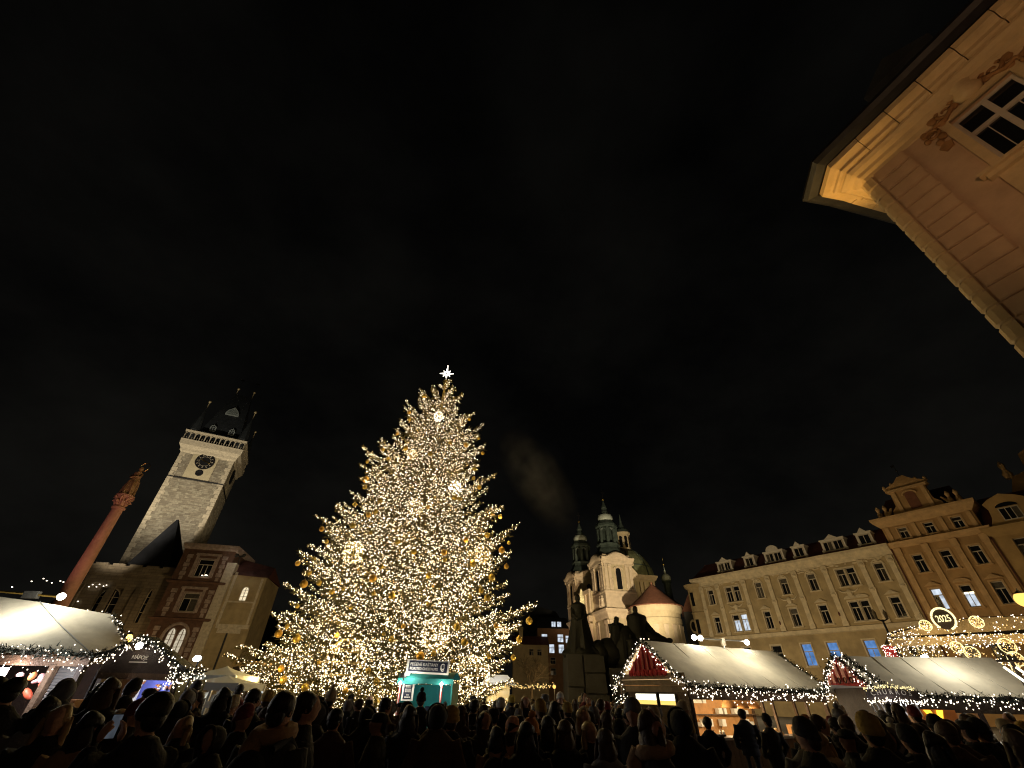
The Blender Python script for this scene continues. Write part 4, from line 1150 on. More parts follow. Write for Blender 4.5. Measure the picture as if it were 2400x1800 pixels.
def robed(name, x, y, z0, h, w, lean=(0, 0), seed=1, arms=(), head=True, n=18):
    r_ = np.random.default_rng(seed)
    prof = [(1.0, 0), (.92, .1), (.78, .28), (.66, .45), (.56, .6), (.52, .72), (.55, .79), (.50, .835), (.28, .865), (.16, .88), (.15, .895)]
    vs, fs = [], []
    ph = r_.uniform(0, 6, 3)
    for p, q in prof:
        for k in range(n):
            a = 2 * math.pi * k / n
            fold = 1 + (1 - q) * .16 * math.sin(a * 5 + ph[0] + q * 2) + (1 - q) * .08 * math.sin(a * 9 + ph[1])
            rx, ry = w * p * fold, w * p * fold * (.75 if q > .6 else .85)
            vs.append((x + rx * math.cos(a) + lean[0] * q, y + ry * math.sin(a) + lean[1] * q, z0 + h * q))
    for i in range(len(prof) - 1):
        for k in range(n):
            a, b_ = i * n + k, i * n + (k + 1) % n
            fs.append((a, b_, b_ + n, a + n))
    m_ = MB().add(vs, fs)
    hr = h * .062
    hx, hy, hz = x + lean[0] * .95, y + lean[1] * .95, z0 + h * .945
    if head:
        m_.ell((hx, hy, hz), (hr * .85, hr, hr * 1.2), 10, 8).ell((hx, hy - hr, hz - hr * .1), (hr * .2, hr * .3, hr * .3), 5, 4).ell((hx, hy - hr * .6, hz - hr * .9), (hr * .5, hr * .5, hr * .6), 7, 5)
    for a in arms:
        m_.tube([(x + p[0], y + p[1], z0 + p[2]) for p in a], [w * .2, w * .19, w * .16, w * .12, w * .1][:len(a)], 7)
    return m_.build(name, m_bronze, MN, 2)
robed('standing_figure', -2.2, -.2, 4.45, 4.4, 1.15, (.02, 0), 3, [[(-.42, 0, 3.4), (-.5, -.3, 2.8), (-.2, -.5, 2.5), (.15, -.5, 2.6)], [(.42, 0, 3.4), (.5, -.3, 2.8), (.2, -.5, 2.45)]])
mb = MB()
mr_ = np.random.default_rng(5)
for x, y, z, a, b_, c in ((-2.2, -.2, 4.5, 1.35, 1.2, .55), (-1.5, 0, 4.6, 1.0, 1.0, .7), (-.6, .2, 4.6, .9, 1.1, .95), (.2, .3, 4.6, 1.2, 1.1, 1.1), (1.8, .3, 4.6, 1.5, 1.3, 2.1), (2.5, .2, 4.2, 1.4, 1.2, 1.6), (3.6, .1, 4.5, 1.3, .9, 1.0), (-3.0, -.1, 4.5, .7, .9, .35)):
    mb.ell((x, y, z), (a, b_, c), 14, 9)
for i, p in enumerate(mb.v):
    p = Vector(p)
    mb.v[i] = tuple(p + Vector((math.sin(p.z * 5 + p.y * 3), math.sin(p.x * 4 + p.z * 3), math.sin(p.x * 5 + p.y * 4))) * .09)
mb.build('bronze_rock', m_bronze, MN, 2)
robed('kneeling_figure', .85, 0, 4.3, 2.75, .85, (.05, -.1), 4, [[(.2, 0, 2.1), (.1, -.3, 2.5), (.25, -.3, 2.9)]])
robed('shield_bearer', 1.2, .3, 4.0, 3.3, 1.15, (-.15, -.1), 6, [[(-.4, 0, 2.4), (-.7, -.2, 2.2), (-.75, -.3, 2.75)]], n=16)
robed('cloaked_figure', 2.75, .2, 3.9, 4.2, 1.55, (.03, -.1), 8, [[(.5, 0, 3.2), (.9, -.2, 2.6), (1.3, -.2, 2.2), (1.7, -.2, 2.05)]])
MB().tube([(3.1, -.1, 6.0), (3.7, -.2, 5.75), (4.4, -.2, 5.7), (5.0, -.2, 5.55), (5.3, -.2, 5.5)], [.5, .5, .36, .22, .1], 9).ell((5.2, -.2, 5.62), (.28, .2, .2), 8, 6).build('reclining_figure', m_bronze, MN, 2)
robed('seated_figure', 1.9, -.9, 3.7, 2.2, .8, (-.1, -.05), 11)
MB().box(1.05, 1.2, -1.25, -1.1, 3.8, 5.9).build('banner_pole', m_bronze, MN, rot=None)

BAUB = [(-6.75, 26.1, 20.07, 0.17), (-7.51, 25.65, 18.27, 0.13), (-7.27, 25.25, 17.45, 0.13), (-3.17, 26.65, 18.4, 0.13), (-7.67, 24.45, 15.78, 0.11), (-3.02, 25.05, 15.36, 0.17), (-2.34, 26.6, 16.77, 0.12), (-6.74, 23.85, 14.36, 0.16), (-8.38, 24.4, 14.54, 0.14), (-5.1, 23.8, 14.0, 0.15), (-4.01, 24.4, 15.15, 0.13), (-9.37, 24.85, 13.86, 0.12), (-7.76, 23.95, 13.7, 0.1), (-1.94, 26.1, 15.31, 0.13), (-2.33, 25.15, 13.65, 0.14), (-8.75, 23.7, 12.12, 0.2), (-8.31, 22.65, 11.19, 0.12), (-1.92, 24.9, 12.29, 0.14), (-2.33, 24.9, 12.89, 0.12), (-3.1, 22.8, 10.75, 0.14), (-2.84, 22.9, 10.74, 0.12), (-7.09, 22.05, 10.21, 0.12), (-8.53, 22.4, 10.08, 0.12), (-7.51, 22.0, 9.38, 0.14), (-7.17, 22.0, 9.58, 0.13), (-4.43, 22.15, 9.93, 0.1), (-0.54, 24.8, 10.41, 0.13), (-1.03, 24.2, 10.36, 0.08), (-8.2, 22.05, 8.81, 0.13), (-10.24, 23.05, 8.9, 0.13), (-7.1, 21.7, 8.36, 0.1), (-9.47, 22.3, 8.02, 0.11), (-1.21, 23.8, 9.0, 0.15), (-2.28, 22.75, 8.41, 0.14), (-5.58, 21.55, 7.89, 0.12), (-4.7, 21.55, 7.44, 0.15), (-3.26, 22.0, 7.55, 0.16), (-3.19, 22.0, 7.2, 0.11), (-0.37, 24.45, 8.38, 0.18), (0.02, 25.35, 9.05, 0.11), (-10.95, 23.0, 7.1, 0.13), (-9.88, 22.3, 7.17, 0.11), (-9.85, 22.15, 6.5, 0.15), (-1.81, 22.75, 7.22, 0.17), (-0.08, 24.5, 7.53, 0.14), (-6.09, 21.3, 6.64, 0.12), (-3.82, 21.6, 6.37, 0.14), (-6.35, 21.2, 6.1, 0.18), (-9.91, 22.1, 5.96, 0.18), (-0.84, 23.45, 6.74, 0.17), (-9.03, 21.7, 5.96, 0.13), (-4.17, 22.35, 10.57, 0.08), (-7.17, 21.3, 6.52, 0.06), (-1.0, 23.1, 5.71, 0.17), (-1.8, 22.5, 5.62, 0.1), (-3.66, 21.45, 5.11, 0.08), (-5.3, 21.15, 5.38, 0.15), (-8.17, 21.35, 5.52, 0.12), (-7.65, 21.25, 5.65, 0.09), (-6.15, 21.1, 5.45, 0.09), (-7.05, 21.1, 4.86, 0.09), (-9.81, 21.85, 4.97, 0.1), (-2.31, 22.2, 4.31, 0.16), (-1.93, 22.55, 3.75, 0.16), (0.67, 25.3, 4.15, 0.16), (-5.03, 21.3, 3.68, 0.12), (-4.6, 21.3, 4.19, 0.1), (-5.39, 21.25, 3.86, 0.07), (-0.53, 23.55, 4.55, 0.11), (-3.55, 21.65, 5.91, 0.06), (-1.31, 22.9, 6.01, 0.14), (-0.85, 23.45, 6.74, 0.14), (1.25, 26.25, 5.13, 0.19), (0.68, 25.3, 4.15, 0.17), (0.37, 25.05, 3.33, 0.13), (-10.56, 22.45, 3.91, 0.17), (-9.43, 21.9, 3.69, 0.18), (-10.14, 22.15, 4.17, 0.11), (-5.03, 21.3, 3.69, 0.11), (-7.45, 21.3, 3.79, 0.11), (-3.75, 21.75, 3.12, 0.18), (-3.21, 21.9, 3.24, 0.12), (-5.83, 21.45, 2.54, 0.12), (-5.45, 21.6, 2.19, 0.12), (-8.52, 22.0, 1.92, 0.16), (-9.71, 22.4, 2.17, 0.16), (-9.95, 22.4, 2.58, 0.14), (-0.53, 23.5, 4.57, 0.13), (-0.82, 23.55, 3.28, 0.11), (-6.67, 21.65, 1.86, 0.11), (-8.05, 21.6, 2.79, 0.08), (-2.37, 22.4, 2.99, 0.08), (-4.61, 21.3, 4.18, 0.1), (-5.34, 21.25, 3.86, 0.08), (-6.11, 21.65, 1.82, 0.07)]
WIRE = [(-5.17, 25.15, 17.58, 0.33), (-3.19, 23.25, 11.48, 0.38), (-5.06, 22.05, 9.82, 0.41), (-7.63, 21.5, 7.32, 0.48), (-1.36, 23.2, 7.78, 0.41), (-6.19, 23.7, 13.8, 0.31), (-3.17, 21.8, 3.98, 0.62), (-1.53, 23.15, 2.49, 0.79), (-6.84, 21.4, 2.8, 0.87), (-0.17, 24.0, 4.32, 0.33)]
# ================================================================ Christmas tree
XT = thing('christmas_tree', 'huge spruce covered in thousands of warm white lights on the square', 'christmas tree', (-6.35, 29, 0))
def ax(z): return .54 * z / 24.6
RZ = [0, 1.3, 3, 5, 7.6, 9, 11, 12, 13, 15, 16, 17.4, 19.5, 21, 22, 23, 24.2]
RR = [8.3, 8.5, 8.2, 7.9, 7.5, 7.3, 6.7, 6.1, 5.7, 5.1, 4.7, 4.0, 3.3, 2.6, 1.9, 1.0, .3]
m_trunk = M('spruce_trunk', (.30, .22, .07), .9, .35, 3, .5, 16)
MB().tube([(ax(z), 0, z) for z in (0, 6, 12, 18, 24.2)], [.52, .42, .31, .18, .05], 12).build('trunk', m_trunk, XT)
limb = MB()
nP, nD, bP, bG = [], [], [], []
NB = 430
OUTL = [(22.45, 1.93), (21.22, 3.0), (19.49, 3.23), (17.45, 4.58), (16.71, 5.59), (15.35, 5.46), (13.15, 5.75), (12.04, 6.25), (11.17, 7.51), (9.31, 7.61), (8.86, 8.2), (7.64, 7.74), (6.38, 7.57), (5.1, 8.54), (4.5, 8.07), (2.9, 8.57), (1.37, 8.71), (.9, 8.9), (2.1, 8.5), (3.6, 8.2)]
OUTR = [(22.75, .91), (21.61, 1.75), (20.44, 2.71), (18.82, 3.65), (17.25, 3.85), (15.21, 4.67), (12.57, 4.84), (12.18, 5.38), (10.68, 6.31), (9.08, 6.01), (6.41, 5.83), (5.94, 7.59), (5.01, 6.69), (3.96, 6.62), (3.17, 5.7), (1.95, 5.5), (1.2, 5.8)]
TIPS = [(.54 - r_, rng.normal(0, .6), z) for z, r_ in OUTL] + [(.54 + r_, rng.normal(0, .6), z) for z, r_ in OUTR]
for k in range(26):
    TIPS.append((-rng.uniform(6.9, 9.0), rng.uniform(-3.2, 2.5), rng.uniform(.7, 3.6)))
TIPS += [(x + 6.35, y - 29.05, z + r_ * 1.35) for x, y, z, r_ in BAUB if math.hypot(x + 6.35 - ax(z), y - 29) > .5 * np.interp(z, RZ, RR)]
for i in range(NB + len(TIPS)):
    q = min(1, (i + .5) / NB)
    zt = 24.2 - 23.4 * (q ** .62)                              # height at the tip, denser near the ground
    az = i * 2.39996 + rng.normal(0, .12)
    Rt = np.interp(zt, RZ, RR) * rng.uniform(.84, 1.03) * (.93 if math.cos(az) < 0 else .80)
    if rng.random() < .3:
        Rt *= rng.uniform(.6, .85)
    if 6.5 < zt < 14 and abs(((az % (2 * math.pi)) - 1.5 * math.pi)) < .26:
        Rt *= .38
    if i >= NB:
        tx_, ty_, zt = TIPS[i - NB]
        az = math.atan2(ty_, tx_ - ax(zt))
        Rt = math.hypot(tx_ - ax(zt), ty_)
    up = np.interp(zt, [0, 4, 9, 14, 20, 24], [-.16, -.05, .12, .32, .6, 1.0])
    z0 = max(.4, zt - up * Rt)
    if z0 > 24: z0 = 23.8
    d = np.array([math.cos(az), math.sin(az)])
    K_ = 9
    pts = []
    for k in range(K_):
        t_ = k / (K_ - 1)
        sag = -.16 * math.sin(math.pi * min(1, t_ * 1.05)) * Rt * .55 + .05 * Rt * t_ ** 4
        pts.append(np.array([ax(z0) + d[0] * Rt * t_, d[1] * Rt * t_, z0 + (zt - z0) * t_ + sag]))
    limb.tube(pts[::2], [.085 * Rt / 8 + .02, .07 * Rt / 8 + .018, .05 * Rt / 8 + .015, .02, .012], 4)
    P = np.array(pts)
    # side sprays, alternating, shorter towards the tip
    n = int(7 + Rt * 4.2)
    for j in range(n):
        t_ = .22 + .78 * (j + rng.random()) / n
        kk = min(K_ - 2, int(t_ * (K_ - 1)))
        fr = t_ * (K_ - 1) - kk
        p0 = P[kk] * (1 - fr) + P[kk + 1] * fr
        tan = P[kk + 1] - P[kk]
        tan /= np.linalg.norm(tan)
        sd = np.array([-d[1], d[0], 0]) * (1 if j % 2 else -1)
        L = (.25 + (1 - t_) * .26 * Rt) * rng.uniform(.6, 1.15)
        dr = tan * .75 + sd * rng.uniform(.55, .95) + np.array([0, 0, rng.uniform(-.55, .40)])
        dr /= np.linalg.norm(dr)
        ns = max(4, int(L / .05))
        s_ = (np.arange(ns) + rng.random(ns)) / ns
        Q = p0 + dr * (L * s_)[:, None] + np.array([0, 0, -.14 * L]) * (s_ ** 2)[:, None]
        nP.append(np.repeat(Q, 3, 0)); nD.append(np.tile(dr, (ns * 3, 1)))
        nb = max(2, int(L * 5.0 + rng.random()))
        sb = rng.random(nb)
        B_ = p0 + dr * (L * sb)[:, None] + rng.normal(0, .06, (nb, 3)) + np.array([0, 0, .03])
        bP.append(B_)
    for k in range(int(5 + Rt * 2.6)):                         # along the limb and its tip
        t_ = 1 - .75 * rng.random() ** 1.6
        kk = min(K_ - 2, int(t_ * (K_ - 1)))
        fr = t_ * (K_ - 1) - kk
        bP.append((P[kk] * (1 - fr) + P[kk + 1] * fr + rng.normal(0, .05, 3))[None])
    tipn = 26
    nP.append(np.repeat(P[-1][None] - (P[-1] - P[-2]) * rng.random((tipn, 1)) * .8, 1, 0)); nD.append(np.tile((P[-1] - P[-2]) / np.linalg.norm(P[-1] - P[-2]), (tipn, 1)))
limb.build('branch', m_firbr, XT, kind='stuff')
nP, nD = np.concatenate(nP), np.concatenate(nD)
V_, F_ = needles(nP, nD, .19, .021, .55)
new('needles', npmesh('needles', V_, F_, m_fir), XT, kind='stuff')
bP = np.concatenate(bP)
bP = bP[(bP[:, 2] > .5)]
bulbs('light_bulbs', bP, .026, [e_bulb, e_bulbg], XT, mi=(rng.random(len(bP)) < .25).astype(int))
print('tree needles', len(nP), 'bulbs', len(bP))
# the light of the bulb strings on the tree itself and on the square
for i in range(80):
    z = 1.2 + 22.0 * ((i + .5) / 80) ** 1.3
    a = i * 2.4
    r_ = np.interp(z, RZ, RR) * (1.02 if i % 2 else .62)
    lamp('tree_lights', (-6.35 + ax(z) + r_ * math.cos(a), 29 + r_ * math.sin(a), z), 10 + 84 * r_ / 7, (1, .68, .22), .2)
st = thing('tree_top_star', 'glowing white star on the top of the Christmas tree', 'star', (-5.82, 28.9, 24.55))
mb = MB()
for k in range(8):
    a = math.pi / 2 + k * math.pi / 4
    L = (.95 if k == 0 else .62) if k % 2 == 0 else .44
    mb.tube([(.10 * math.cos(a), 0, .10 * math.sin(a)), (.3 * L * math.cos(a), 0, .3 * L * math.sin(a)), (L * math.cos(a), 0, L * math.sin(a))], [.035, .065, .015], 6)
mb.build('star_rays', e_star, st)
MB().tube([(0, 0, -.6), (0, 0, -.12)], .03, 5).build('mast', m_dark, st)

seen = []
ball = [MB().ell((0, 0, 0), 1, 18, 12).mesh('ball', m_, True) for m_ in (m_bauble, m_baublem)]
cap = MB().lathe([(.16, .95), (.16, 1.12), (.10, 1.15)], n=8).tube([(0, 0, 1.12), (.08, 0, 1.25), (0, 0, 1.38), (-.08, 0, 1.25)], .03, 4, True).mesh('cap', m_gold)
hrow = {}
items = []
for x, y, z, r_ in BAUB:
    if any((Vector((x, y, z)) - s_).length < .25 for s_ in seen):
        continue
    seen.append(Vector((x, y, z)))
    items.append((x, y, z, r_))
bands = [(17, 'near the top of the tree'), (12, 'in the upper third of the tree'), (8.2, 'just above the middle of the tree'), (6.4, 'just below the middle of the tree'), (5.2, 'between the middle and the low branches'), (3.3, 'low on the tree'), (-1, 'on the lowest branches of the tree')]
ORD = ['leftmost', 'second from left', 'third from left', 'fourth from left', 'fifth from left', 'sixth from left', 'seventh from left', 'eighth from left', 'ninth from left', 'tenth from left', 'eleventh from left', 'twelfth from left', 'thirteenth from left', 'fourteenth from left', 'fifteenth from left', 'sixteenth from left', 'seventeenth from left', 'eighteenth from left', 'nineteenth from left', 'twentieth from left']
ORD += ['number %d from left' % k for k in range(21, 40)]
def scr(x, y, z):                                             # where a point shows, only used to count from the left in labels
    d = Vector((x, y, z - CAM_H))
    return d.dot(rr) / d.dot(f_)
for lim, txt in bands:
    hrow[txt] = []
for it in items:
    for lim, txt in bands:
        if it[2] > lim:
            hrow[txt].append(it)
            break
for txt, L in hrow.items():
    L.sort(key=lambda p: scr(*p[:3]))
    for k, (x, y, z, r_) in enumerate(L):
        big = r_ > .155
        o = new('bauble', ball[0 if k % 4 else 1], None, (x, y - .05, z), R(30 * k))
        o.scale = (r_,) * 3
        nm = ORD[k] if k < len(L) - 1 else 'rightmost'
        tag(o, '%s gold bauble %s, %s there' % ('large' if big else 'small', txt, nm), 'bauble', 'gold baubles hung on the Christmas tree')
        new('cap', cap, o)
wl = ['small bright white wire light ball high near the tree top', 'bright white wire light ball right of trunk above the middle', 'pale wire light ball left of trunk at mid height', 'large golden wire light ball on the left branches', 'golden wire light ball on the right branches', 'small dim wire light ball upper left of the trunk', 'large wire light ball low in the middle above the booth', 'large golden wire light ball low beside the chestnut booth', 'largest copper wire light ball low on the left branches', 'pale green wire light ball at the right lower edge']
m_wire = M('gold_wire', (.6, .45, .15), .4, .2, 6, metal=.8)
e_ball = E('pale_gold_bulb', (1, .84, .45), 4.5, 'NONE')
for (x, y, z, r_), lab in zip(WIRE, wl):
    o = thing('light_ball', lab, 'light ball', (x, y - .15, z), 0, 'wire light balls on the Christmas tree')
    mb = MB()
    for k in range(5):
        a = math.pi * k / 5
        mb.tube([(r_ * math.cos(a) * math.cos(w), r_ * math.sin(a) * math.cos(w), r_ * math.sin(w)) for w in [2 * math.pi * j / 20 for j in range(20)]], .012, 3, True)
    for h_ in (-.5, 0, .5):
        c = math.sqrt(1 - h_ * h_)
        mb.tube([(r_ * c * math.cos(w), r_ * c * math.sin(w), r_ * h_) for w in [2 * math.pi * j / 20 for j in range(20)]], .012, 3, True)
    mb.build('wire_frame', m_wire, o)
    n = int(110 * r_ + 150 * r_ * r_)
    P = rng.normal(0, 1, (n, 3)); P *= r_ / np.linalg.norm(P, axis=1)[:, None]
    bright = 'bright' in lab or 'left branches' in lab and 'golden' in lab
    bulbs('bulbs', P, .036 if bright else .024, (e_star if 'white' in lab else e_ball) if bright else e_bulb, o)

# ================================================================ garlands
def garland(name, label, pts, dens=16, drop=.16, rad=.12, foliage=True, mat=None, bs=.02, group=None, parent=None):
    pts = [np.array(p, float) for p in pts]
    if parent is None:
        o = tag(new(name, None, None, tuple(pts[0])), label, 'garland', group)
    else:
        o = parent
    o0 = pts[0] if parent is None else np.zeros(3)
    PP, DD, BB = [], [], []
    for a, b_ in zip(pts[:-1], pts[1:]):
        L = np.linalg.norm(b_ - a)
        n = int(L * 260)
        t_ = rng.random(n)[:, None]
        ctr = a + (b_ - a) * t_
        PP.append(ctr + rng.normal(0, rad * .3, (n, 3))); DD.append(rng.normal(0, 1, (n, 3)) + np.array([0, 0, -.3]))
        n = int(L * dens)
        t_ = rng.random(n)[:, None]
        q = a + (b_ - a) * t_ + rng.normal(0, rad * .6, (n, 3))
        q[:, 2] -= drop * rng.random(n) ** 1.5
        BB.append(q)
    PP, DD, BB = np.concatenate(PP) - o0, np.concatenate(DD), np.concatenate(BB) - o0
    if foliage:
        DD /= np.linalg.norm(DD, axis=1)[:, None]
        V, F = needles(PP, DD, rad * .75, .014, .3)
        new('fir_foliage', npmesh('fir_foliage', V, F, m_gar), o, kind='stuff')
    bulbs('bulbs', BB, bs, mat or e_bulbw, o)
    return o
def sag(a, b_, n=6, s_=.12):
    a, b_ = np.array(a, float), np.array(b_, float)
    return [tuple(a + (b_ - a) * k / n + np.array([0, 0, -s_ * math.sin(math.pi * k / n)])) for k in range(n + 1)]

def text(body, size, mat, parent, loc, rot=(R(90), 0, 0), depth=.004, name='lettering', shear=0, align='CENTER'):
    c = bpy.data.curves.new(name, 'FONT')
    c.body = body; c.size = size; c.extrude = depth; c.align_x = align; c.align_y = 'CENTER'; c.shear = shear; c.resolution_u = 3
    tmp = bpy.data.objects.new('tmp_text', c)
    col.objects.link(tmp)
    bpy.context.view_layer.update()
    me = bpy.data.meshes.new_from_object(tmp.evaluated_get(bpy.context.evaluated_depsgraph_get()))
    bpy.data.objects.remove(tmp); bpy.data.curves.remove(c)
    me.name = name
    me.materials.clear(); me.materials.append(mat)
    return new(name, me, parent, loc, rot)

# ================================================================ chestnut booth
BO = thing('chestnut_booth', 'small teal canvas booth selling roasted chestnuts, white framed sign above', 'booth', (-2.80, 18, 0), R(-3))
BO.scale = (.92, 1, 1.02)
MB().box(-.98, .98, 1.45, 1.5, 0, 2.05).build('back_canvas', m_teal, BO)
MB().box(.99, 1.04, .0, 1.5, .0, 2.1).build('right_side_canvas', m_teal, BO)
MB().box(-1.06, -1.01, .15, 1.5, 0, 2.1).build('left_side_canvas', m_teal, BO)
rfm = MB()
npx = 13
vs = []
for i in range(npx):
    x = -1.08 + 2.16 * i / (npx - 1)
    w = .03 * math.sin(i * 1.9)
    vs += [(x, -.12 + w, 2.06 - .03 * math.sin(i * 2.6) ** 2), (x, -.10 + w * .6, 2.2), (x, .05, 2.32), (x, .8, 2.42), (x, 1.55, 2.2)]
fs = [(i * 5 + j, (i + 1) * 5 + j, (i + 1) * 5 + j + 1, i * 5 + j + 1) for i in range(npx - 1) for j in range(4)]
rfm.add(vs, fs).build('awning', m_teal, BO, 2)
sg = MB().box(-.84, .84, -.02, .06, 0, .40).build('sign_board', m_signw, BO, loc=(0, .0, 2.335), rot=(R(-4), R(1.5), 0))
new('sign_panel', MB().box(-.75, .77, -.035, -.02, .05, .355).mesh('sign_panel', m_signb), sg)
text('PEČENÉ KAŠTANY', .134, m_signw, sg, (-.15, -.038, .262))
text('ROASTED CHESTNUTS', .108, m_signw, sg, (-.15, -.038, .135))
em = MB()
for k, r_ in enumerate((.105, .06)):
    em.tube([(.6 + r_ * math.cos(a) * .8, -.04, .205 + r_ * math.sin(a)) for a in [.5 + k * 2 + 5.0 * j / 16 for j in range(17)]], [.006 + .012 * math.sin(math.pi * j / 16) for j in range(17)], 5)
new('chestnut_emblem', em.mesh('chestnut_emblem', m_signw), sg)
for x, nm in ((-.94, 0), (.64, 1)):
    po = MB().box(x - .035, x + .035, -.14, -.07, 0, 2.02).build('red_post', m_rope, BO)
    new('post_edge', MB().box(x - .012, x + .012, -.155, -.14, 0, 2.0).mesh('post_edge', m_signw), po)
    new('bulb', MB().ell((x, -.17, 2.06), .055, 10, 8).mesh('bulb', e_lamp), po)
    lamp('booth_bulb', (-2.8 + x, 17.6, 2.02), 16, (1, .93, .82), .06)
lamp('booth_inner_bulb', (-2.8 + .3, 18.3, 1.9), 14, (.95, .97, 1), .06)
mn = MB().box(-.86, -.42, -.05, -.02, 1.58, 2.07).build('menu_board', m_signw, BO)
new('menu_panel', MB().box(-.80, -.49, -.06, -.05, 1.63, 2.04).mesh('menu_panel', m_signb), mn)
mb = MB()
for z, w, t_ in ((1.99, .20, .028), (1.955, .15, .012), (1.90, .22, .01), (1.875, .2, .01), (1.85, .22, .01), (1.825, .18, .01), (1.74, .06, .018), (1.68, .18, .03)):
    x = -.645 - w / 2
    while x < -.645 + w / 2:
        l_ = rng.uniform(.02, .05)
        mb.box(x, x + l_, -.066, -.06, z - t_ / 2, z + t_ / 2)
        x += l_ + .012
new('chalk_lines', mb.mesh('chalk_lines', m_signw), mn)
MB().box(-.9, .95, .1, .75, .88, .93).box(-.9, .95, .1, .14, 0, .88).build('counter', m_teal, BO)
mb = MB()
for k in range(40):
    mb.ell((rng.uniform(.2, .8), rng.uniform(.2, .6), .95 + rng.random() * .08), (.035, .03, .028), 6, 4)
mb.build('paper_cones', m_signw, BO, kind='stuff')
MB().box(-.2, .95, 1.2, 1.44, 1.3, 1.42).build('shelf', m_signb, BO)
fb = thing('booth_spotlight', 'small black spotlight glaring at the foot of the chestnut sign', 'floodlight', (-3.58, 17.75, 2.33))
MB().box(-.1, .1, -.05, .06, -.07, .07).tube([(0, 0, -.07), (0, .05, -.15)], .02, 5).build('housing', m_dark, fb, rot=(0, 0, R(-40)))
MB().ell((.16, .02, .05), (.05, .05, .06), 8, 6).build('lens', e_lamp, fb)
lamp('booth_sign_light', (-3.32, 17.72, 2.36), 14, (1, .95, .85), .05)

# ================================================================ market stalls
def plank_run(parent, name, x0, x1, y, z0, z1, w, mat, gap=.012, t_=.03):
    n = max(1, int((x1 - x0) / w))
    ww = (x1 - x0) / n
    me = MB().box(0, ww - gap, 0, t_, 0, z1 - z0).mesh(name, mat)
    for k in range(n):
        new(name, me, parent, (x0 + k * ww, y - .004 * (k % 2), z0))
m_seam = M('canvas_seam', (.38, .35, .28), .85, .2, 4)
def stall_frame(S, L, Wd, eave, ridge, canvas, wood, over=.25, cut=0):
    rt = MB()
    nx, ny = 15, 6
    for sgn in (0, 1):
        vs = []
        for i in range(nx):
            x = -over + (L + 2 * over) * i / (nx - 1)
            for j in range(ny):
                t_ = j / (ny - 1)
                y = (-over + (Wd / 2 + over) * t_) if sgn == 0 else (Wd + over - (Wd / 2 + over) * t_)
                z = eave - .06 + (ridge - eave + .06) * t_ - .035 * math.sin(math.pi * t_) + .012 * math.sin(i * 2.1 + j)
                vs.append((x, y, z))
        rt.add(vs, [(i * ny + j, (i + 1) * ny + j, (i + 1) * ny + j + 1, i * ny + j + 1) for i in range(nx - 1) for j in range(ny - 1)])
    rt.build('canvas_roof', canvas, S, True)
    for k in range(1, 5):
        x = L * k / 5
        MB().tube([(x, -over, eave - .05), (x, Wd * .2, eave + (ridge - eave) * .42 - .02), (x, Wd / 2, ridge + .005)], .010, 4).build('canvas_seam', m_seam, S)
    for x in (0.06, L - .06):
        for y in (.06, Wd - .06):
            MB().box(x - .06, x + .06, y - .06, y + .06, 0, eave).build('post', wood, S)
    MB().box(-.02, L + .02, -.05, .03, eave - .42, eave - .05).build('front_beam', wood, S)
    MB().box(0, L, Wd - .05, Wd, 0, eave).build('back_wall', m_woodl, S)
    MB().box(0, L, -.12, .55, .80, .87).build('counter_top', m_steel, S)
    plank_run(S, 'plank', 0, L, -.03, .05, .80, .24, wood)
# --- right stall with a red gable
S1 = thing('red_gable_stall', 'market stall with lit white canvas roof and red decorated gable', 'stall', (6.1, 17, 0), R(26))
stall_frame(S1, 7.2, 3.5, 2.25, 3.6, m_canvas, m_wood)
MB().box(0, .06, 0, 3.5, .1, 2.2).build('end_wall', m_wood, S1)
plank_me = MB().box(-.05, .0, 0, .165, .1, 2.2).mesh('end_plank', m_wood)
for k in range(20):
    if not (4 <= k <= 17):
        new('end_plank', plank_me, S1, (0, .02 + k * .174, 0))
short = MB().box(-.05, .0, 0, 3.4, 0, .17).mesh('end_board', M('sawn_board', (.20, .14, .075), .7, .3, 4, .3, 25))
for k in range(3):
    new('end_board', short, S1, (0, .05, 2.02 + k * .185))
gw_ = MB().box(-.09, .0, .55, 1.35, 1.62, 1.98).box(-.09, .0, 1.45, 2.6, 1.62, 2.0).build('serving_window', m_woodd, S1)
for y0, y1 in ((.60, 1.30), (1.50, 2.55)):
    new('pane', MB().box(-.11, -.09, y0, y1, 1.78, 1.96).mesh('pane', E('stall_tube_white', (1, .92, .72), 2.2, 'NONE')), gw_)
    new('pane', MB().box(-.11, -.09, y0, y1, 1.66, 1.775).mesh('pane', E('stall_tube_amber', (1, .66, .16), 1.3, 'NONE')), gw_)
rg = MB().add([(-.1, .75, 2.62), (-.1, 2.75, 2.62), (-.1, 1.75, 3.55), (-.04, .75, 2.62), (-.04, 2.75, 2.62), (-.04, 1.75, 3.55)], [(0, 1, 2), (5, 4, 3), (0, 3, 4, 1), (1, 4, 5, 2), (2, 5, 3, 0)]).build('red_gable_board', m_red, S1)
mb = MB()
for k, (y, z, h_) in enumerate(((1.15, 2.66, .25), (1.4, 2.7, .42), (1.65, 2.66, .6), (1.9, 2.7, .55), (2.15, 2.66, .4), (2.4, 2.66, .22))):
    mb.box(-.15, -.1, y - .05, y + .05, z, z + h_).ell((-.13, y, z + h_), (.03, .06, .08), 6, 4)
new('gable_cutout', mb.mesh('gable_cutout', M('dark_red_cutout', (.34, .05, .035), .7, .3, 5)), rg)
for k in range(9):
    new('scallop', MB().lathe([(.10, 0), (.10, .05), (.0, .07)], n=10).mesh('scallop', m_red), rg, (-.1, .85 + k * .225, 2.58), (0, R(-90), 0))
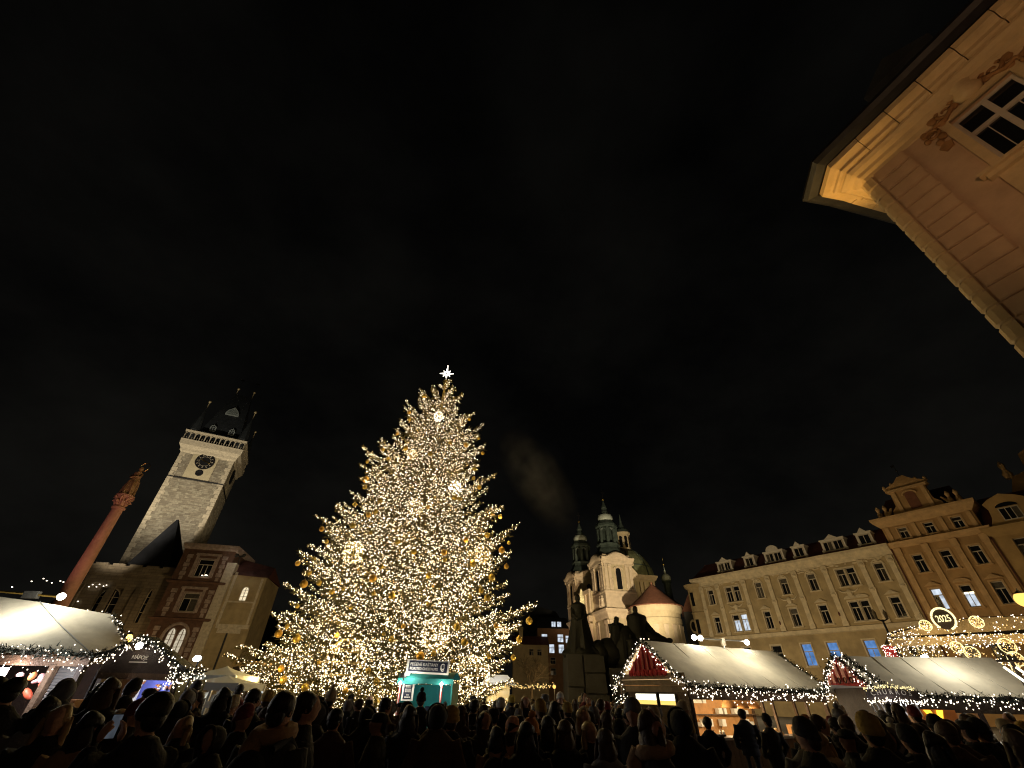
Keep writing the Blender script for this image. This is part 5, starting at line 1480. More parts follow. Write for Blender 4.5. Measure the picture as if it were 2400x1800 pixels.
ib = MB().box(.3, 1.2, 2.6, 3.0, .9, 1.3).box(1.2, 1.9, 2.3, 3.0, .85, 1.25).build('grill_cabinet', m_steel, S1)
MB().box(1.0, 1.55, 3.28, 3.40, 1.35, 1.95).build('wall_box', m_signw, S1)
mb = MB()
for k in range(5):
    mb.lathe([(.03, .87), (.035, .98), (.015, 1.02), (.015, 1.06), (0, 1.06)], .75 + k * .13 + (.2 if k > 2 else 0), .25, 8)
mb.build('sauce_bottle', m_signw, S1)
MB().box(.7, 1.4, .1, .4, .875, .93).build('tray', m_woodd, S1)
for k in range(3):
    ls = MB().lathe([(.26, 0), (.27, .03), (.22, .16), (.09, .24), (.02, .26)], n=14).build('lamp_shade', m_woodl, S1, loc=(2.55 + k * .62, .7, 1.60), smooth=True)
    new('glow', MB().lathe([(.2, .01), (.2, .02), (0, .03)], n=12).mesh('glow', e_winy), ls)
    lamp('stall_lamp', tuple(S1.matrix_basis @ Vector((2.55 + k * .62, .7, 1.5))), 40, (1, .70, .38), .08)
lamp('stall_lamp', tuple(Matrix.Translation((6.1, 17, 0)) @ Matrix.Rotation(R(26), 4, 'Z') @ Vector((1.1, 1.2, 1.75))), 230, (1, .76, .44), .1)
mb = MB()
for k in range(22):
    x = rng.uniform(.2, 6.6)
    z = rng.choice([.95, 1.35, 1.7])
    mb.box(x, x + rng.uniform(.08, .3), 3.2, 3.4, z, z + rng.uniform(.12, .3))
mb.build('shelf_goods', m_signw, S1, kind='stuff')
MB().box(.1, 7.1, 3.15, 3.42, 1.31, 1.345).build('back_shelf', m_wood, S1)
lamp('stall_lamp', tuple(Matrix.Translation((6.1, 17, 0)) @ Matrix.Rotation(R(26), 4, 'Z') @ Vector((5.4, 1.4, 1.75))), 130, (1, .80, .52), .1)
mb = MB()
for k in range(26):
    x = rng.uniform(2.3, 4.3)
    mb.ell((x, rng.uniform(.1, .45), rng.uniform(.9, 1.02)), (rng.uniform(.05, .12), .08, .06), 7, 5)
mb.build('food_display', M('pastry', (.62, .42, .20), .6, .4, 3), S1, kind='stuff')
MB().box(2.3, 4.4, .02, .5, .87, .9).box(5.0, 5.6, .05, .45, .88, 1.15).box(5.7, 6.1, .1, .4, .88, 1.05).build('crate', m_woodl, S1)
for x in (3.45, 4.0, 5.2, 5.9):
    MB().box(x - .04, x + .04, -.02, .06, .87, 1.85).build('front_post', m_wood, S1)
def w1(x, y, z): return tuple(Matrix.Translation((6.1, 17, 0)) @ Matrix.Rotation(R(26), 4, 'Z') @ Vector((x, y, z)))
garland('stall_garland', 'fir garland with white lights along red gable stall eave', sag(w1(-.2, -.25, 2.22), w1(7.4, -.25, 2.18), 10, .06), 34, .34, .15, bs=.02)
garland('gable_garland', 'fir garland framing the red gable of the stall', [w1(-.2, -.25, 2.2), w1(-.2, .75, 2.85), w1(-.2, 1.75, 3.65), w1(-.2, 2.75, 2.85), w1(-.2, 3.75, 2.15), w1(-.2, 3.6, 1.75), w1(-.2, 2.9, 1.95)], 30, .2, .14, bs=.02)
garland('verge_garland', 'short fir garland down the far roof edge of red gable stall', [w1(7.4, 1.75, 3.6), w1(7.4, -.2, 2.25)], 12, .12, .13, bs=.02)
# lamp bar over its ridge
def lamp_bar(label, M_, xs, y, z, x0, x1, power=45, aim=(-.1, -.9)):
    o = thing('lamp_bar', label, 'lamp bar', tuple(M_ @ Vector((x0, y, z))))
    o.rotation_euler = M_.to_euler()
    L = x1 - x0
    MB().tube([(0, 0, 0), (L, 0, .06)], .03, 6).tube([(L * .55, 0, .03), (L * .55, 0, -.3)], .025, 5).box(L * .52, L * .58, -.04, .04, -.18, .1).build('bar', m_steel, o)
    for x in xs:
        MB().ell((x - x0, -.05, .02), (.10, .10, .10), 12, 8).build('lamp', e_lamp, o)
        lamp('stall_roof_light', tuple(M_ @ Vector((x, y - .22, z + .12))), power, (1, .90, .68), .10)
    return o
M1 = Matrix.Translation((6.1, 17, 0)) @ Matrix.Rotation(R(26), 4, 'Z')
lamp_bar('bar with three glaring floodlights above the red gable stall roof', M1, (2.5, 2.85, 5.6), 1.65, 3.82, 2.45, 5.6, 7)
lamp('stall_roof_light', tuple(M1 @ Vector((4.6, .5, 4.0))), 105, (1, .90, .68), .12)  # added to brighten the canvas, hangs free of the lamp bar
lamp('stall_roof_light', tuple(M1 @ Vector((2.2, .3, 4.1))), 45, (1, .86, .60), .12)  # second added roof fill, no fitting carries it
# --- churros stall
S2 = thing('churros_stall', 'churros stall with white canvas roof and red painted gable', 'stall', (10.4, 14.0, 0), R(-8))
stall_frame(S2, 3.9, 2.6, 2.1, 3.0, m_canvas, m_woodd, .2)
M2 = Matrix.Translation((10.4, 14, 0)) @ Matrix.Rotation(R(-8), 4, 'Z')
def w2(x, y, z): return tuple(M2 @ Vector((x, y, z)))
rg = MB().add([(-.26, .05, 2.2), (-.26, 2.5, 2.3), (-.26, 1.3, 2.98), (-.2, .05, 2.2), (-.2, 2.5, 2.3), (-.2, 1.3, 2.98)], [(0, 1, 2), (5, 4, 3), (0, 3, 4, 1), (1, 4, 5, 2), (2, 5, 3, 0)]).build('red_gable_board', m_red, S2)
for k, (y, h_, w_) in enumerate(((.45, .12, .07), (.8, .34, .08), (1.15, .52, .10), (1.5, .42, .09), (1.85, .22, .08), (2.15, .12, .06))):
    c_ = MB().box(-.31, -.26, y - w_, y + w_, 2.32, 2.32 + h_).ell((-.285, y, 2.32 + h_ + .03), (.03, w_ * .8, .07), 8, 5)
    new('gable_cutout', c_.mesh('gable_cutout', m_pinkfig), rg)
    if h_ > .3:
        new('cutout_ring', MB().tube([(-.32, y + .07 * math.cos(a), 2.38 + .07 * math.sin(a)) for a in [2 * math.pi * j / 12 for j in range(12)]], .014, 4, True).mesh('cutout_ring', m_woodd), rg)
cb_ = MB()
n = 12
pts_t = [(-.62 + 1.24 * k / n, .10 + .05 * math.sin(math.pi * k / n)) for k in range(n + 1)]
pts_b = [(p[0], p[1] - .22) for p in reversed(pts_t)]
cb_.ext(pts_t + pts_b, 0, .04)
cbo = cb_.build('name_board', m_woodd, S2, loc=(-.05, -.40, 2.03), rot=(0, 0, R(-3)))
for k, ch in enumerate('CHURROS'):
    a = (k - 3) / 3.5
    text(ch, .15, M('dim_letter', (.55, .50, .42), .6, .1, 5) if k == 0 else bpy.data.materials['dim_letter'], cbo, (a * .52, -.006, .02 + .045 * math.cos(a * 1.5)), (R(90), R(a * 10), 0))
garland('name_board_lights', 'dense cream lights outlining the churros name board', [w2(-.7, -.42, 2.17), w2(-.05, -.45, 2.23), w2(.6, -.42, 2.17)], 95, .03, .04, False, e_ring, .013)
garland('name_board_lights', 'white lights under the churros name board', [w2(-.75, -.40, 1.90), w2(-.05, -.45, 1.94), w2(.65, -.42, 1.88)], 95, .04, .05, False, e_bulbw, .013)
garland('stall_garland', 'fir garland with white lights along the churros stall eave', sag(w2(.5, -.25, 2.06), w2(4.2, -.25, 2.0), 8, .04), 42, .22, .13, bs=.016)
garland('gable_garland', 'fir garland framing the red churros gable', [w2(-.3, -.2, 2.15), w2(-.3, .5, 2.55), w2(-.3, 1.3, 3.05), w2(-.3, 2.1, 2.65), w2(-.3, 2.7, 2.15)], 50, .16, .12, bs=.016)
garland('verge_garland', 'fir garland along the right roof edge of the churros stall', [w2(.05, -.25, 2.15), w2(-.05, 1.3, 3.02)], 22, .1, .12, bs=.016)
garland('verge_garland', 'thin light string on the far roof edge of churros stall', [w2(4.1, 1.3, 3.0), w2(4.15, .3, 2.45), w2(4.15, -.25, 2.1)], 9, .12, .05, False, bs=.016)
lamp('stall_roof_light', w2(2.3, .3, 3.35), 66, (1, .94, .78), .12)
lamp('stall_lamp', w2(1.9, .5, 1.75), 60, (.98, .92, .95), .1)
lamp('stall_lamp', w2(-.2, -.6, 1.7), 14, (.95, .92, 1), .1)
op = MB().box(.62, 1.45, -.14, -.10, 1.28, 1.74).build('orange_panel', M('orange_panel', (.62, .20, .04), .6, .2, 4), S2)
mb = MB().add([(.68, -.17, 1.73), (.85, -.17, 1.73), (.93, -.17, 1.53), (.99, -.17, 1.73), (1.15, -.17, 1.73), (1.02, -.17, 1.44), (.84, -.17, 1.44)], [(0, 1, 2, 6), (2, 3, 4, 5), (2, 5, 6)])
mb.build('lit_emblem', e_yel, S2)
mb = MB()
for k in range(14):
    x = rng.uniform(1.6, 3.7)
    mb.box(x, x + rng.uniform(.05, .2), .0, .3, .9, .9 + rng.uniform(.1, .45))
mb.build('stacked_boxes', m_signw, S2)
mb = MB()
for k in range(10):
    x = -.6 + k * .12
    mb.tube([(x, -.3, 1.85), (x + .05, -.3, 1.6)], .018, 5)
mb.build('hanging_rods', m_steel, S2)
MB().box(-.05, .0, 0, 2.6, .1, 2.2).build('end_wall', m_woodd, S2)
# --- festive gate with the year ring
GM = Matrix.Translation((16.0, 20, 0)) @ Matrix.Rotation(R(-35), 4, 'Z')
GA = thing('light_gate', 'large beamed canopy covered in golden lights with ring sign on top', 'canopy', (16.0, 20, 0), R(-35))
m_board = M('canopy_board', (.36, .26, .13), .8, .2, 2, .2, 10)
MB().ext([(0, 4.05), (8.5, 4.25), (8.5, 4.42), (5.5, 4.55), (3.0, 4.6), (1.4, 4.42), (.2, 4.16)], 0, .15).build('fascia_board', m_board, GA)
MB().box(-.05, 8.5, -.12, .0, 3.72, 4.0).build('beam', m_board, GA)
MB().ext([(0, 4.1), (8.5, 4.3), (8.5, 4.5), (3.0, 4.65), (.2, 4.25)], .2, 4).build('canopy_roof', m_dark, GA)
for x in (.0, 4.2, 8.2):
    MB().box(x, x + .2, .0, .2, 0, 3.72).build('post', m_woodd, GA)
MB().box(-.35, .05, -.1, .3, 2.9, 3.75).build('red_panel', m_red, GA)
def scatter(n, f): return np.array([f() for _ in range(n)])
U = rng.uniform
B1 = scatter(260, lambda: (lambda x: (x, -.14 - .05 * rng.random(), U(4.08, np.interp(x, [0, .2, 1.4, 3, 5.5, 8.5], [4.1, 4.18, 4.44, 4.62, 4.57, 4.44]) + .05)))(U(0, 6)))
B2 = scatter(340, lambda: (U(-.05, 6), -.16 - .06 * rng.random(), 4.02 - .35 * rng.random() ** 2))
B3 = scatter(190, lambda: (U(0, 1.5), -.15 - .1 * rng.random(), U(2.95, 3.72)))
B4 = scatter(330, lambda: (lambda x: (x, -.15 - .2 * rng.random(), 3.72 - (1.3 if x > 3.1 else .75) * rng.random() ** 1.4))(U(1.2, 6)))
bulbs('light_curtain', np.concatenate([B1, B2, B3, B4]), .017, [e_bulbg, e_bulbw], GA, mi=(rng.random(1120) < .55).astype(int))
bulbs('red_panel_lights', scatter(90, lambda: (U(-.38, .08), -.14, U(2.95, 3.78))), .017, e_bulbw, GA)
for k in range(26):
    lamp if 0 else None
lamp('gate_lights', tuple(GM @ Vector((1.5, -.8, 4.0))), 22, (1, .75, .36), .3)
lamp('gate_lights', tuple(GM @ Vector((3.8, -.9, 3.6))), 26, (1, .75, .36), .3)
MB().ell((.85, -.3, 3.3), (.13, .12, .1), 10, 7).build('floodlight', e_lamp, GA)
RS = thing('year_ring_sign', 'glowing ring sign reading 2025 on top of the light gate', 'sign', tuple(GM @ Vector((2.0, -.3, 4.58))), R(-35))
RS.rotation_euler = (0, R(12), R(-35))
RS.scale = (.86, .86, .86)
MB().tube([(.40 * math.cos(a), 0, .44 * math.sin(a)) for a in [R(-62) + R(304) * k / 40 for k in range(41)]], .04, 8).build('ring_tube', e_ring, RS, rot=(0, R(0), 0))
MB().lathe([(.57, 0), (.57, .02), (0, .02)], n=32).build('back_disc', m_woodd, RS, loc=(0, .06, 0), rot=(R(90), 0, 0)).scale = (.68, .75, 1)
tx = text('2025', .38, e_ring, RS, (0, -.02, 0), (R(90), R(-14), 0), .02)
tx.scale = (.70, 1, 1)
OR = []
for i, (x, z, r_, lab) in enumerate([(1.35, 4.38, .19, 'golden light rosette left of the 2025 ring'), (2.9, 4.42, .2, 'golden light rosette right of the 2025 ring'), (1.95, 3.62, .19, 'gold light ball hanging left under gate beam'), (2.28, 3.42, .22, 'large gold light ball second from left under gate beam'), (3.35, 3.62, .24, 'large gold light ball high in the middle under gate beam'), (3.38, 3.22, .22, 'gold light ball hanging just above the split ring ornament'), (3.12, 2.98, .21, 'gold ring ornament split by a bar, lowest under the gate'), (4.2, 3.4, .2, 'gold light ball near right edge under gate beam'), (4.42, 3.1, .2, 'lowest right gold ring ornament under the gate')]):
    o = thing('light_ornament', lab, 'light ornament', tuple(GM @ Vector((x, -.35, z))), R(-35), 'gold light ornaments on the gate')
    mb = MB().tube([(r_ * math.cos(a), 0, r_ * math.sin(a)) for a in [2 * math.pi * k / 20 for k in range(20)]], .011, 5, True)
    if i in (6, 8):
        mb.tube([(-.02, 0, -r_), (.04, 0, r_)], .014, 5)
    mb.build('ring', e_ring, o)
    P = rng.normal(0, 1, (90 if i not in (6, 8) else 24, 3)); P *= (r_ * .92 / np.linalg.norm(P, axis=1))[:, None]
    bulbs('bulbs', P, .016, e_bulbg, o)
    MB().tube([(0, 0, r_), (0, 0, r_ + .25)], .006, 3).build('cord', m_dark, o)
# --- tube lights on a dark post at the right edge
S3 = thing('tube_light_post', 'two slanted glowing tube lights on a dark post at right edge', 'light', (12.6, 12.2, 0))
MB().tube([(.1, .1, 0), (.1, .1, 2.9)], .04, 6).tube([(-.35, .0, 2.75), (.55, .0, 2.75)], .03, 6).build('post', m_woodd, S3)
for k in range(2):
    x = -.36 + .30 * k
    MB().tube([(x, -.08, 2.62), (x + .30, -.2, 2.22)], .028, 8).build('tube_light', e_tube, S3)
lamp('tube_light', (12.6, 11.6, 2.4), 10, (1, .88, .6), .15)

# --- left stall with a big white roof
S4 = thing('left_white_stall', 'broad market stall under a brightly lit white canvas roof at left', 'stall', (-9.12, 11, 0))
def loc4(p): return (p[0] + 9.12, p[1] - 11, p[2])
A_, C1, C2, D_, RL, EL = (-13.0, 13.0, 3.68), (-9.12, 11, 2.38), (-10.03, 13, 2.76), (-10.86, 13.05, 3.42), (-17.2, 13.0, 4.05), (-15.2, 11, 2.70)
mb = MB()
def grid(a, b_, c, d, n=8, m_=6, bulge=.0):
    a, b_, c, d = [np.array(loc4(p)) for p in (a, b_, c, d)]
    vs = []
    for i in range(n + 1):
        for j in range(m_ + 1):
            s_, t_ = i / n, j / m_
            p = (a * (1 - s_) + b_ * s_) * (1 - t_) + (d * (1 - s_) + c * s_) * t_
            p = p + np.array([0, 0, -bulge * math.sin(math.pi * t_) * (1 - .2 * math.sin(i * 1.7))])
            vs.append(tuple(p))
    return vs, [(i * (m_ + 1) + j, (i + 1) * (m_ + 1) + j, (i + 1) * (m_ + 1) + j + 1, i * (m_ + 1) + j + 1) for i in range(n) for j in range(m_)]
mb.add(*grid(EL, C1, A_, RL, 12, 7, .05))
mb.add(*grid(C1, C2, D_, A_, 6, 6, .03))
bk = (-16.5, 15.2, 2.8); bk2 = (-11.0, 15.0, 2.5)
mb.add(*grid(bk, bk2, A_, RL, 4, 2, 0))
mb.add(*grid(bk2, C2, D_, A_, 2, 2, 0))
mb.build('canvas_roof', m_canvas, S4, True)
MB().tube([loc4((A_[0], A_[1], A_[2] + .01)), loc4((-11.1, 12.02, 3.02)), loc4((C1[0], C1[1], C1[2] + .02))], .012, 4).build('roof_seam', M('seam_grey', (.30, .31, .30), .8, .1, 4), S4)
MB().box(-6.2, .0, .0, .1, 2.18, 2.36).build('front_beam', m_wood, S4)
for x in (-.1, -.72, -2.4, -4.5):
    MB().box(x - .06, x + .06, -.02, .10, 0, 2.2).build('post', m_wood if x < -.2 else m_woodd, S4)
lou = MB().box(0, .58, 0, .03, 0, .045).mesh('shutter_slat', m_steel)
for k in range(11):
    new('shutter_slat', lou, S4, (-.68, .12, 2.13 - .055 * k), (R(-25), 0, 0))
sh2 = MB().box(0, .55, 0, .2, 0, .03).mesh('shelf_board', m_steel)
for k in range(7):
    new('shelf_board', sh2, S4, (-.66, .35, 1.42 - .1 * k))
MB().box(-.72, -.1, .3, .9, .75, 1.6).build('cabinet', m_woodl, S4)
MB().box(-6.2, .1, -.1, .6, .88, .95).build('counter_top', m_woodl, S4)
plank_run(S4, 'plank', -6.2, .0, -.06, .05, .88, .3, m_wood)
MB().box(-6.2, -1.25, 1.9, 1.95, 0, 2.3).build('back_wall', m_woodd, S4)
MB().box(-2.35, -1.72, .05, .1, 1.7, 2.14).build('grey_poster', M('grey_poster', (.45, .44, .43), .7, .2, 5), S4)
hm = [M('sausage_red', (.55, .10, .05), .5, .35, 5), M('sausage_orange', (.65, .25, .09), .5, .35, 5), M('pink_plate', (.62, .36, .36), .5, .3, 5)]
for k, (x, z) in enumerate([(-1.62, 2.0), (-1.35, 1.98), (-1.1, 1.97), (-.9, 1.96), (-1.5, 1.82), (-1.15, 1.83), (-.95, 1.82), (-1.7, 1.78), (-1.6, 1.65), (-1.2, 1.66), (-1.85, 1.6)]):
    o = MB().ell((0, 0, 0), (rng.uniform(.07, .16), .06, rng.uniform(.04, .08)), 10, 7).build('hanging_ham', hm[k % 3] if k not in (0, 4) else hm[2], S4, True, loc=(x + rng.normal(0, .04), .3, z + rng.normal(0, .03)), rot=(0, rng.normal(0, .5), 0))
lamp('stall_lamp', (-10.6, 10.9, 2.05), 60, (1, .82, .80), .1)
lamp('stall_lamp', (-9.6, 10.5, 2.0), 60, (.94, .92, 1), .1)
garland('stall_garland', 'fir garland thick with white lights along the left stall eave', [EL, (-12.2, 11, 2.52), (-10.6, 10.98, 2.44), C1], 60, .26, .15, bs=.014)
garland('verge_garland', 'fir garland curving up right end of the left white roof', [C1, (-9.6, 12, 2.50), C2, (-10.4, 13.02, 3.1), D_], 26, .12, .11, bs=.016)
LB4 = thing('lamp_bar', 'yellow lit lamp arm with one glaring floodlight above the left stall', 'lamp bar', (-14.3, 13.0, 3.92))
MB().tube([(-2.5, 0, .02), (0, 0, 0), (1.75, 0, -.1)], .03, 6).build('arm', m_gold, LB4)
MB().box(.75, 1.15, -.06, .06, -.16, .02).build('ballast_box', m_granite, LB4)
MB().ell((1.85, -.05, -.1), (.10, .09, .09), 12, 8).build('lamp', e_lamp, LB4)
lamp('stall_roof_light', (-12.3, 12.4, 4.1), 60, (1, .96, .84), .1)
lamp('stall_roof_light', (-12.0, 11.6, 3.7), 110, (1, .94, .78), .12)
# --- wooden drinks stall
S5 = thing('wooden_drinks_stall', 'dark wooden stall with arched lit gable and bright poster wall, left', 'stall', (-11.2, 14, 0))
MB().ext([(0, 2.14), (2.3, 2.14), (2.25, 2.22), (1.9, 2.5), (1.45, 2.75), (.85, 2.92), (.35, 2.75), (0, 2.55)], 0, .06).build('gable_board', m_woodd, S5)
MB().ext([(-.1, 2.5), (.85, 2.95), (2.35, 2.2), (2.42, 2.25), (.85, 3.02), (-.1, 2.6)], -.05, .5).build('roof', m_slate, S5)
MB().box(-.05, 2.35, -.12, .0, 2.0, 2.14).build('front_beam', m_wood, S5)
for x in (.0, 2.2):
    MB().box(x, x + .1, -.05, .1, 0, 2.05).build('post', m_woodd, S5)
text('NÁPOJE', .13, bpy.data.materials['dim_letter'], S5, (.95, -.012, 2.5), (R(90), R(2), 0))
MB().box(.7, 1.2, -.01, .0, 2.38, 2.405).build('underline_strip', bpy.data.materials['dim_letter'], S5)
MB().box(.1, 2.2, 1.2, 1.25, .9, 2.0).build('poster_wall', M('blue_poster', (.10, .12, .42), .6, .4, 2), S5)
mb = MB()
mats_p = [M('bag_orange', (.62, .26, .08), .5, .4, 6), M('bag_white', (.7, .66, .58), .5, .2, 6), M('bag_brown', (.30, .12, .06), .5, .4, 6)]
for k in range(130):
    mb.mi = int(rng.integers(0, 3))
    x, z = rng.uniform(.3, 2.1), rng.uniform(1.45, 2.0)
    if .55 < x < .95 and rng.random() < .7 or z < 1.62 and x > .9 and rng.random() < .5:
        continue
    mb.ell((x, 1.15 - .1 * rng.random(), z), (rng.uniform(.03, .07), .04, rng.uniform(.02, .045)), 6, 4)
mb.build('packaged_goods', mats_p, S5, kind='stuff')
MB().box(.5, .58, 1.0, 1.1, 1.3, 2.0).build('shelf_upright', m_signw, S5)
MB().box(2.0, 2.08, .9, 1.1, 1.2, 2.0).build('shelf_upright', m_signw, S5)
MB().box(.0, 2.3, .0, .5, .95, 1.0).build('counter_top', m_woodl, S5)
plank_run(S5, 'plank', 0, 2.3, -.03, .05, .95, .23, m_wood)
lamp('stall_lamp', (-10.1, 14.4, 1.9), 45, (.86, .88, 1), .1)
garland('gable_garland', 'fir garland with white lights arching over the wooden drinks stall', [(-11.3, 13.9, 2.45), (-10.9, 13.9, 2.78), (-10.4, 13.9, 2.98), (-9.9, 13.9, 2.84), (-9.45, 13.9, 2.6), (-9.1, 13.9, 2.35), (-8.95, 13.9, 2.0)], 42, .16, .13, bs=.018)
gl = thing('gable_spotlight', 'bright white spotlight in the middle of wooden stall gable', 'floodlight', (-10.25, 13.8, 2.76))
MB().box(-.08, .08, 0, .12, -.06, .08).build('housing', m_dark, gl)
MB().ell((0, -.05, 0), (.10, .06, .09), 10, 7).build('lens', e_lamp, gl)
ol = thing('amber_lantern', 'amber glowing lantern at the top of the wooden stall gable', 'lantern', (-10.65, 13.75, 2.93))
MB().ell((0, 0, 0), (.10, .08, .10), 10, 7).build('glass', E('amber_glow', (1, .55, .10), 6, 'NONE'), ol)
MB().lathe([(.09, .09), (.02, .16)], n=8).build('cap', m_dark, ol)
TP = thing('olive_tarpaulin', 'olive grey tarpaulin screen standing between wooden stall and white tents', 'screen', (-8.95, 14.0, 0))
MB().box(-.1, .3, 0, .05, .1, 2.05).box(.32, .75, .0, .05, .1, 2.03).build('sheet', M('olive_tarp', (.17, .15, .06), .8, .2, 2, .2, 8), TP)
MB().box(.295, .325, -.02, .06, 0, 2.08).build('pole', m_dark, TP)
garland('screen_garland', 'tangled light garland with red berries over the olive tarpaulin', [(-9.05, 13.8, 2.05), (-8.75, 13.8, 2.2), (-8.5, 13.8, 2.15), (-8.2, 13.8, 2.25)], 120, .22, .13, bs=.015)
# --- white tents between the stalls and the tree
def tent(label, x, y, w, h0, h1, mat=m_canvasg):
    o = thing('market_tent', label, 'tent', (x, y, 0), 0, 'white peaked tents behind the stalls')
    mb = MB()
    n = 8
    for sd in range(4):
        a, b_ = [(-1, -1), (1, -1), (1, 1), (-1, 1)][sd], [(1, -1), (1, 1), (-1, 1), (-1, -1)][sd]
        vs = []
        for i in range(n + 1):
            t_ = i / n
            r_ = (1 - t_) ** 1.5
            z = h0 + (h1 - h0) * t_
            vs += [(a[0] * w * r_, a[1] * w * r_, z), (b_[0] * w * r_, b_[1] * w * r_, z)]
        mb.add(vs, [(2 * i, 2 * i + 1, 2 * i + 3, 2 * i + 2) for i in range(n)])
    mb.build('canopy', mat, o)
    MB().sweep([(-w, w), (-w, -w), (w, -w), (w, w), (-w, w)], [(0, h0 - .22), (.02, h0)], False).build('valance', mat, o)
    for a in (-1, 1):
        for b_ in (-1, 1):
            MB().box(a * w - .04, a * w + .04, b_ * w - .04, b_ * w + .04, 0, h0).build('pole', m_steel, o)
    return o
tent('smaller peaked white tent behind, nearer the wooden stall', -11.6, 21, 1.0, 2.25, 2.6)
tent('larger peaked white tent left of the Christmas tree', -10.35, 19, 1.0, 2.0, 2.25)
lamp('tent_lamp', (-10.3, 18.9, 1.9), 55, (.86, .93, 1), .1)
tl = thing('tent_floodlight', 'cold white floodlight glaring beside the peaked white tents', 'floodlight', (-11.6, 18.8, 2.72))
MB().box(-.1, .1, 0, .15, -.08, .08).tube([(0, .1, 0), (0, .1, -2.7)], .03, 5).build('stand', m_dark, tl)
MB().ell((0, -.05, 0), (.15, .07, .10), 10, 7).build('lens', e_lampc, tl)
mb = MB()
for k in range(24):
    mb.box(*(lambda x, y, z: (x, x + .2, y, y + .2, z, z + .18))(U(-11.3, -9.3), U(18.2, 19.2), U(1.0, 2.0)))
o = mb.build('tent_goods', m_signw, None); tag(o, 'pale boxed goods stacked on the counter under the white tents', 'goods'); o['kind'] = 'stuff'
LT = thing('brown_canopy_stall', 'low brown canopy with a light edge behind the tree left branches', 'stall', (-18.0, 33, 0))
MB().box(0, 4.6, 0, 2, 3.0, 3.3).build('canopy', m_board, LT)
MB().box(0.1, 4.5, .1, 1.9, 0, 2.95).build('hut_wall', m_woodd, LT)
# --- small stall right of the tree
S6 = thing('distant_white_stall', 'small white roofed stall just right of the Christmas tree foot', 'stall', (-.4, 38, 0), R(6))
MB().frus(-1.4, 1.2, -.5, 1.5, 2.35, -.9, .6, .4, .6, 3.0).build('canvas_roof', m_canvasg, S6)
MB().box(-.9, .7, -.3, 1.3, 0, 2.3).build('hut_wall', m_signw, S6)
lamp('stall_lamp', (-.6, 36.6, 3.6), 90, (.95, .97, 1), .1)
garland('distant_garland', 'light garland strung from distant white stall toward the monument', [(-1.4, 37.3, 2.3), (.8, 37.3, 2.5), (1.2, 37.4, 2.35), (3.6, 38, 2.5)], 26, .2, .1, bs=.03, mat=e_bulbg)

# ================================================================ street lamps
def street_lamp(label, x, y, h_, lit=True, g=.22):
    o = thing('street_lamp', label, 'street lamp', (x, y, 0))
    MB().lathe([(.18, 0), (.18, .5), (.10, .7), (.06, 1.2), (.05, h_ - .35), (.09, h_ - .3), (.05, h_ - .2)], n=10).build('pole', m_dark, o)
    MB().ell((0, 0, h_), g, 16, 12).build('globe', e_globe if lit else m_granite, o, True)
    MB().lathe([(g * .8, h_ + g * .75), (.05, h_ + g * 1.2), (.02, h_ + g * 1.5)], n=10).build('cap', m_dark, o)
    return o
street_lamp('lit street lamp with a big amber globe at the right edge', 23.05, 20.2, 5.65, True, .30)
lamp('street_globe', (23.0, 19.6, 5.6), 420, (1, .60, .18), .3)
street_lamp('small lit street lamp far off beside the monument base', 9.6, 100, 3.1, True, .32)
lamp('street_globe', (9.6, 99, 3.4), 1500, (1, .66, .24), .3)
m_lan = M('weathered_iron', (.20, .16, .10), .7, .3, 4)
UL = thing('unlit_lantern', 'unlit twin lantern post in front of the cream townhouse', 'street lamp', (24.15, 30, 0))
MB().lathe([(.16, 0), (.14, 1), (.07, 1.5), (.06, 6.0), (.1, 6.1)], n=10).tube([(-.35, 0, 6.15), (0, 0, 6.0), (.35, 0, 6.15)], .035, 6).build('pole', m_dark, UL)
for sx in (-.35, .35):
    MB().lathe([(.08, 6.15), (.12, 6.5), (.05, 6.62), (.02, 6.7)], sx, 0, 6).build('lantern_head', m_lan, UL)

# ================================================================ smoke drifting from the chestnut roasters
sm = bpy.data.materials.new('thin_smoke')
sm.use_nodes = True
t = sm.node_tree
t.nodes.clear()
so = t.nodes.new('ShaderNodeOutputMaterial')
pv = t.nodes.new('ShaderNodeVolumePrincipled')
pv.inputs['Color'].default_value = (.80, .80, .76, 1)
pv.inputs['Density'].default_value = .02
t.links.new(pv.outputs[0], so.inputs['Volume'])
tcs = t.nodes.new('ShaderNodeTexCoord'); ns = t.nodes.new('ShaderNodeTexNoise'); ns.inputs['Scale'].default_value = .55; ns.inputs['Detail'].default_value = 4
gr = t.nodes.new('ShaderNodeTexGradient'); gr.gradient_type = 'SPHERICAL'
m1 = t.nodes.new('ShaderNodeMapRange'); m1.inputs['From Min'].default_value = .30; m1.inputs['From Max'].default_value = .75; m1.inputs['To Max'].default_value = .12
m2 = t.nodes.new('ShaderNodeMath'); m2.operation = 'MULTIPLY'
t.links.new(tcs.outputs['Object'], ns.inputs['Vector']); t.links.new(ns.outputs[0], m1.inputs['Value'])
mpn = t.nodes.new('ShaderNodeMapping'); mpn.inputs['Scale'].default_value = (1 / 3.3, 1 / 3.3, 1 / 7.6)
t.links.new(tcs.outputs['Object'], mpn.inputs[0]); t.links.new(mpn.outputs[0], gr.inputs[0])
t.links.new(m1.outputs[0], m2.inputs[0]); t.links.new(gr.outputs[0], m2.inputs[1]); t.links.new(m2.outputs[0], pv.inputs['Density'])
sk = MB().ell((0, 0, 0), (3.3, 3.3, 7.6), 20, 14).build('smoke', sm, None, loc=(3.2, 46, 22.6), rot=(0, R(-32), 0), kind='stuff')

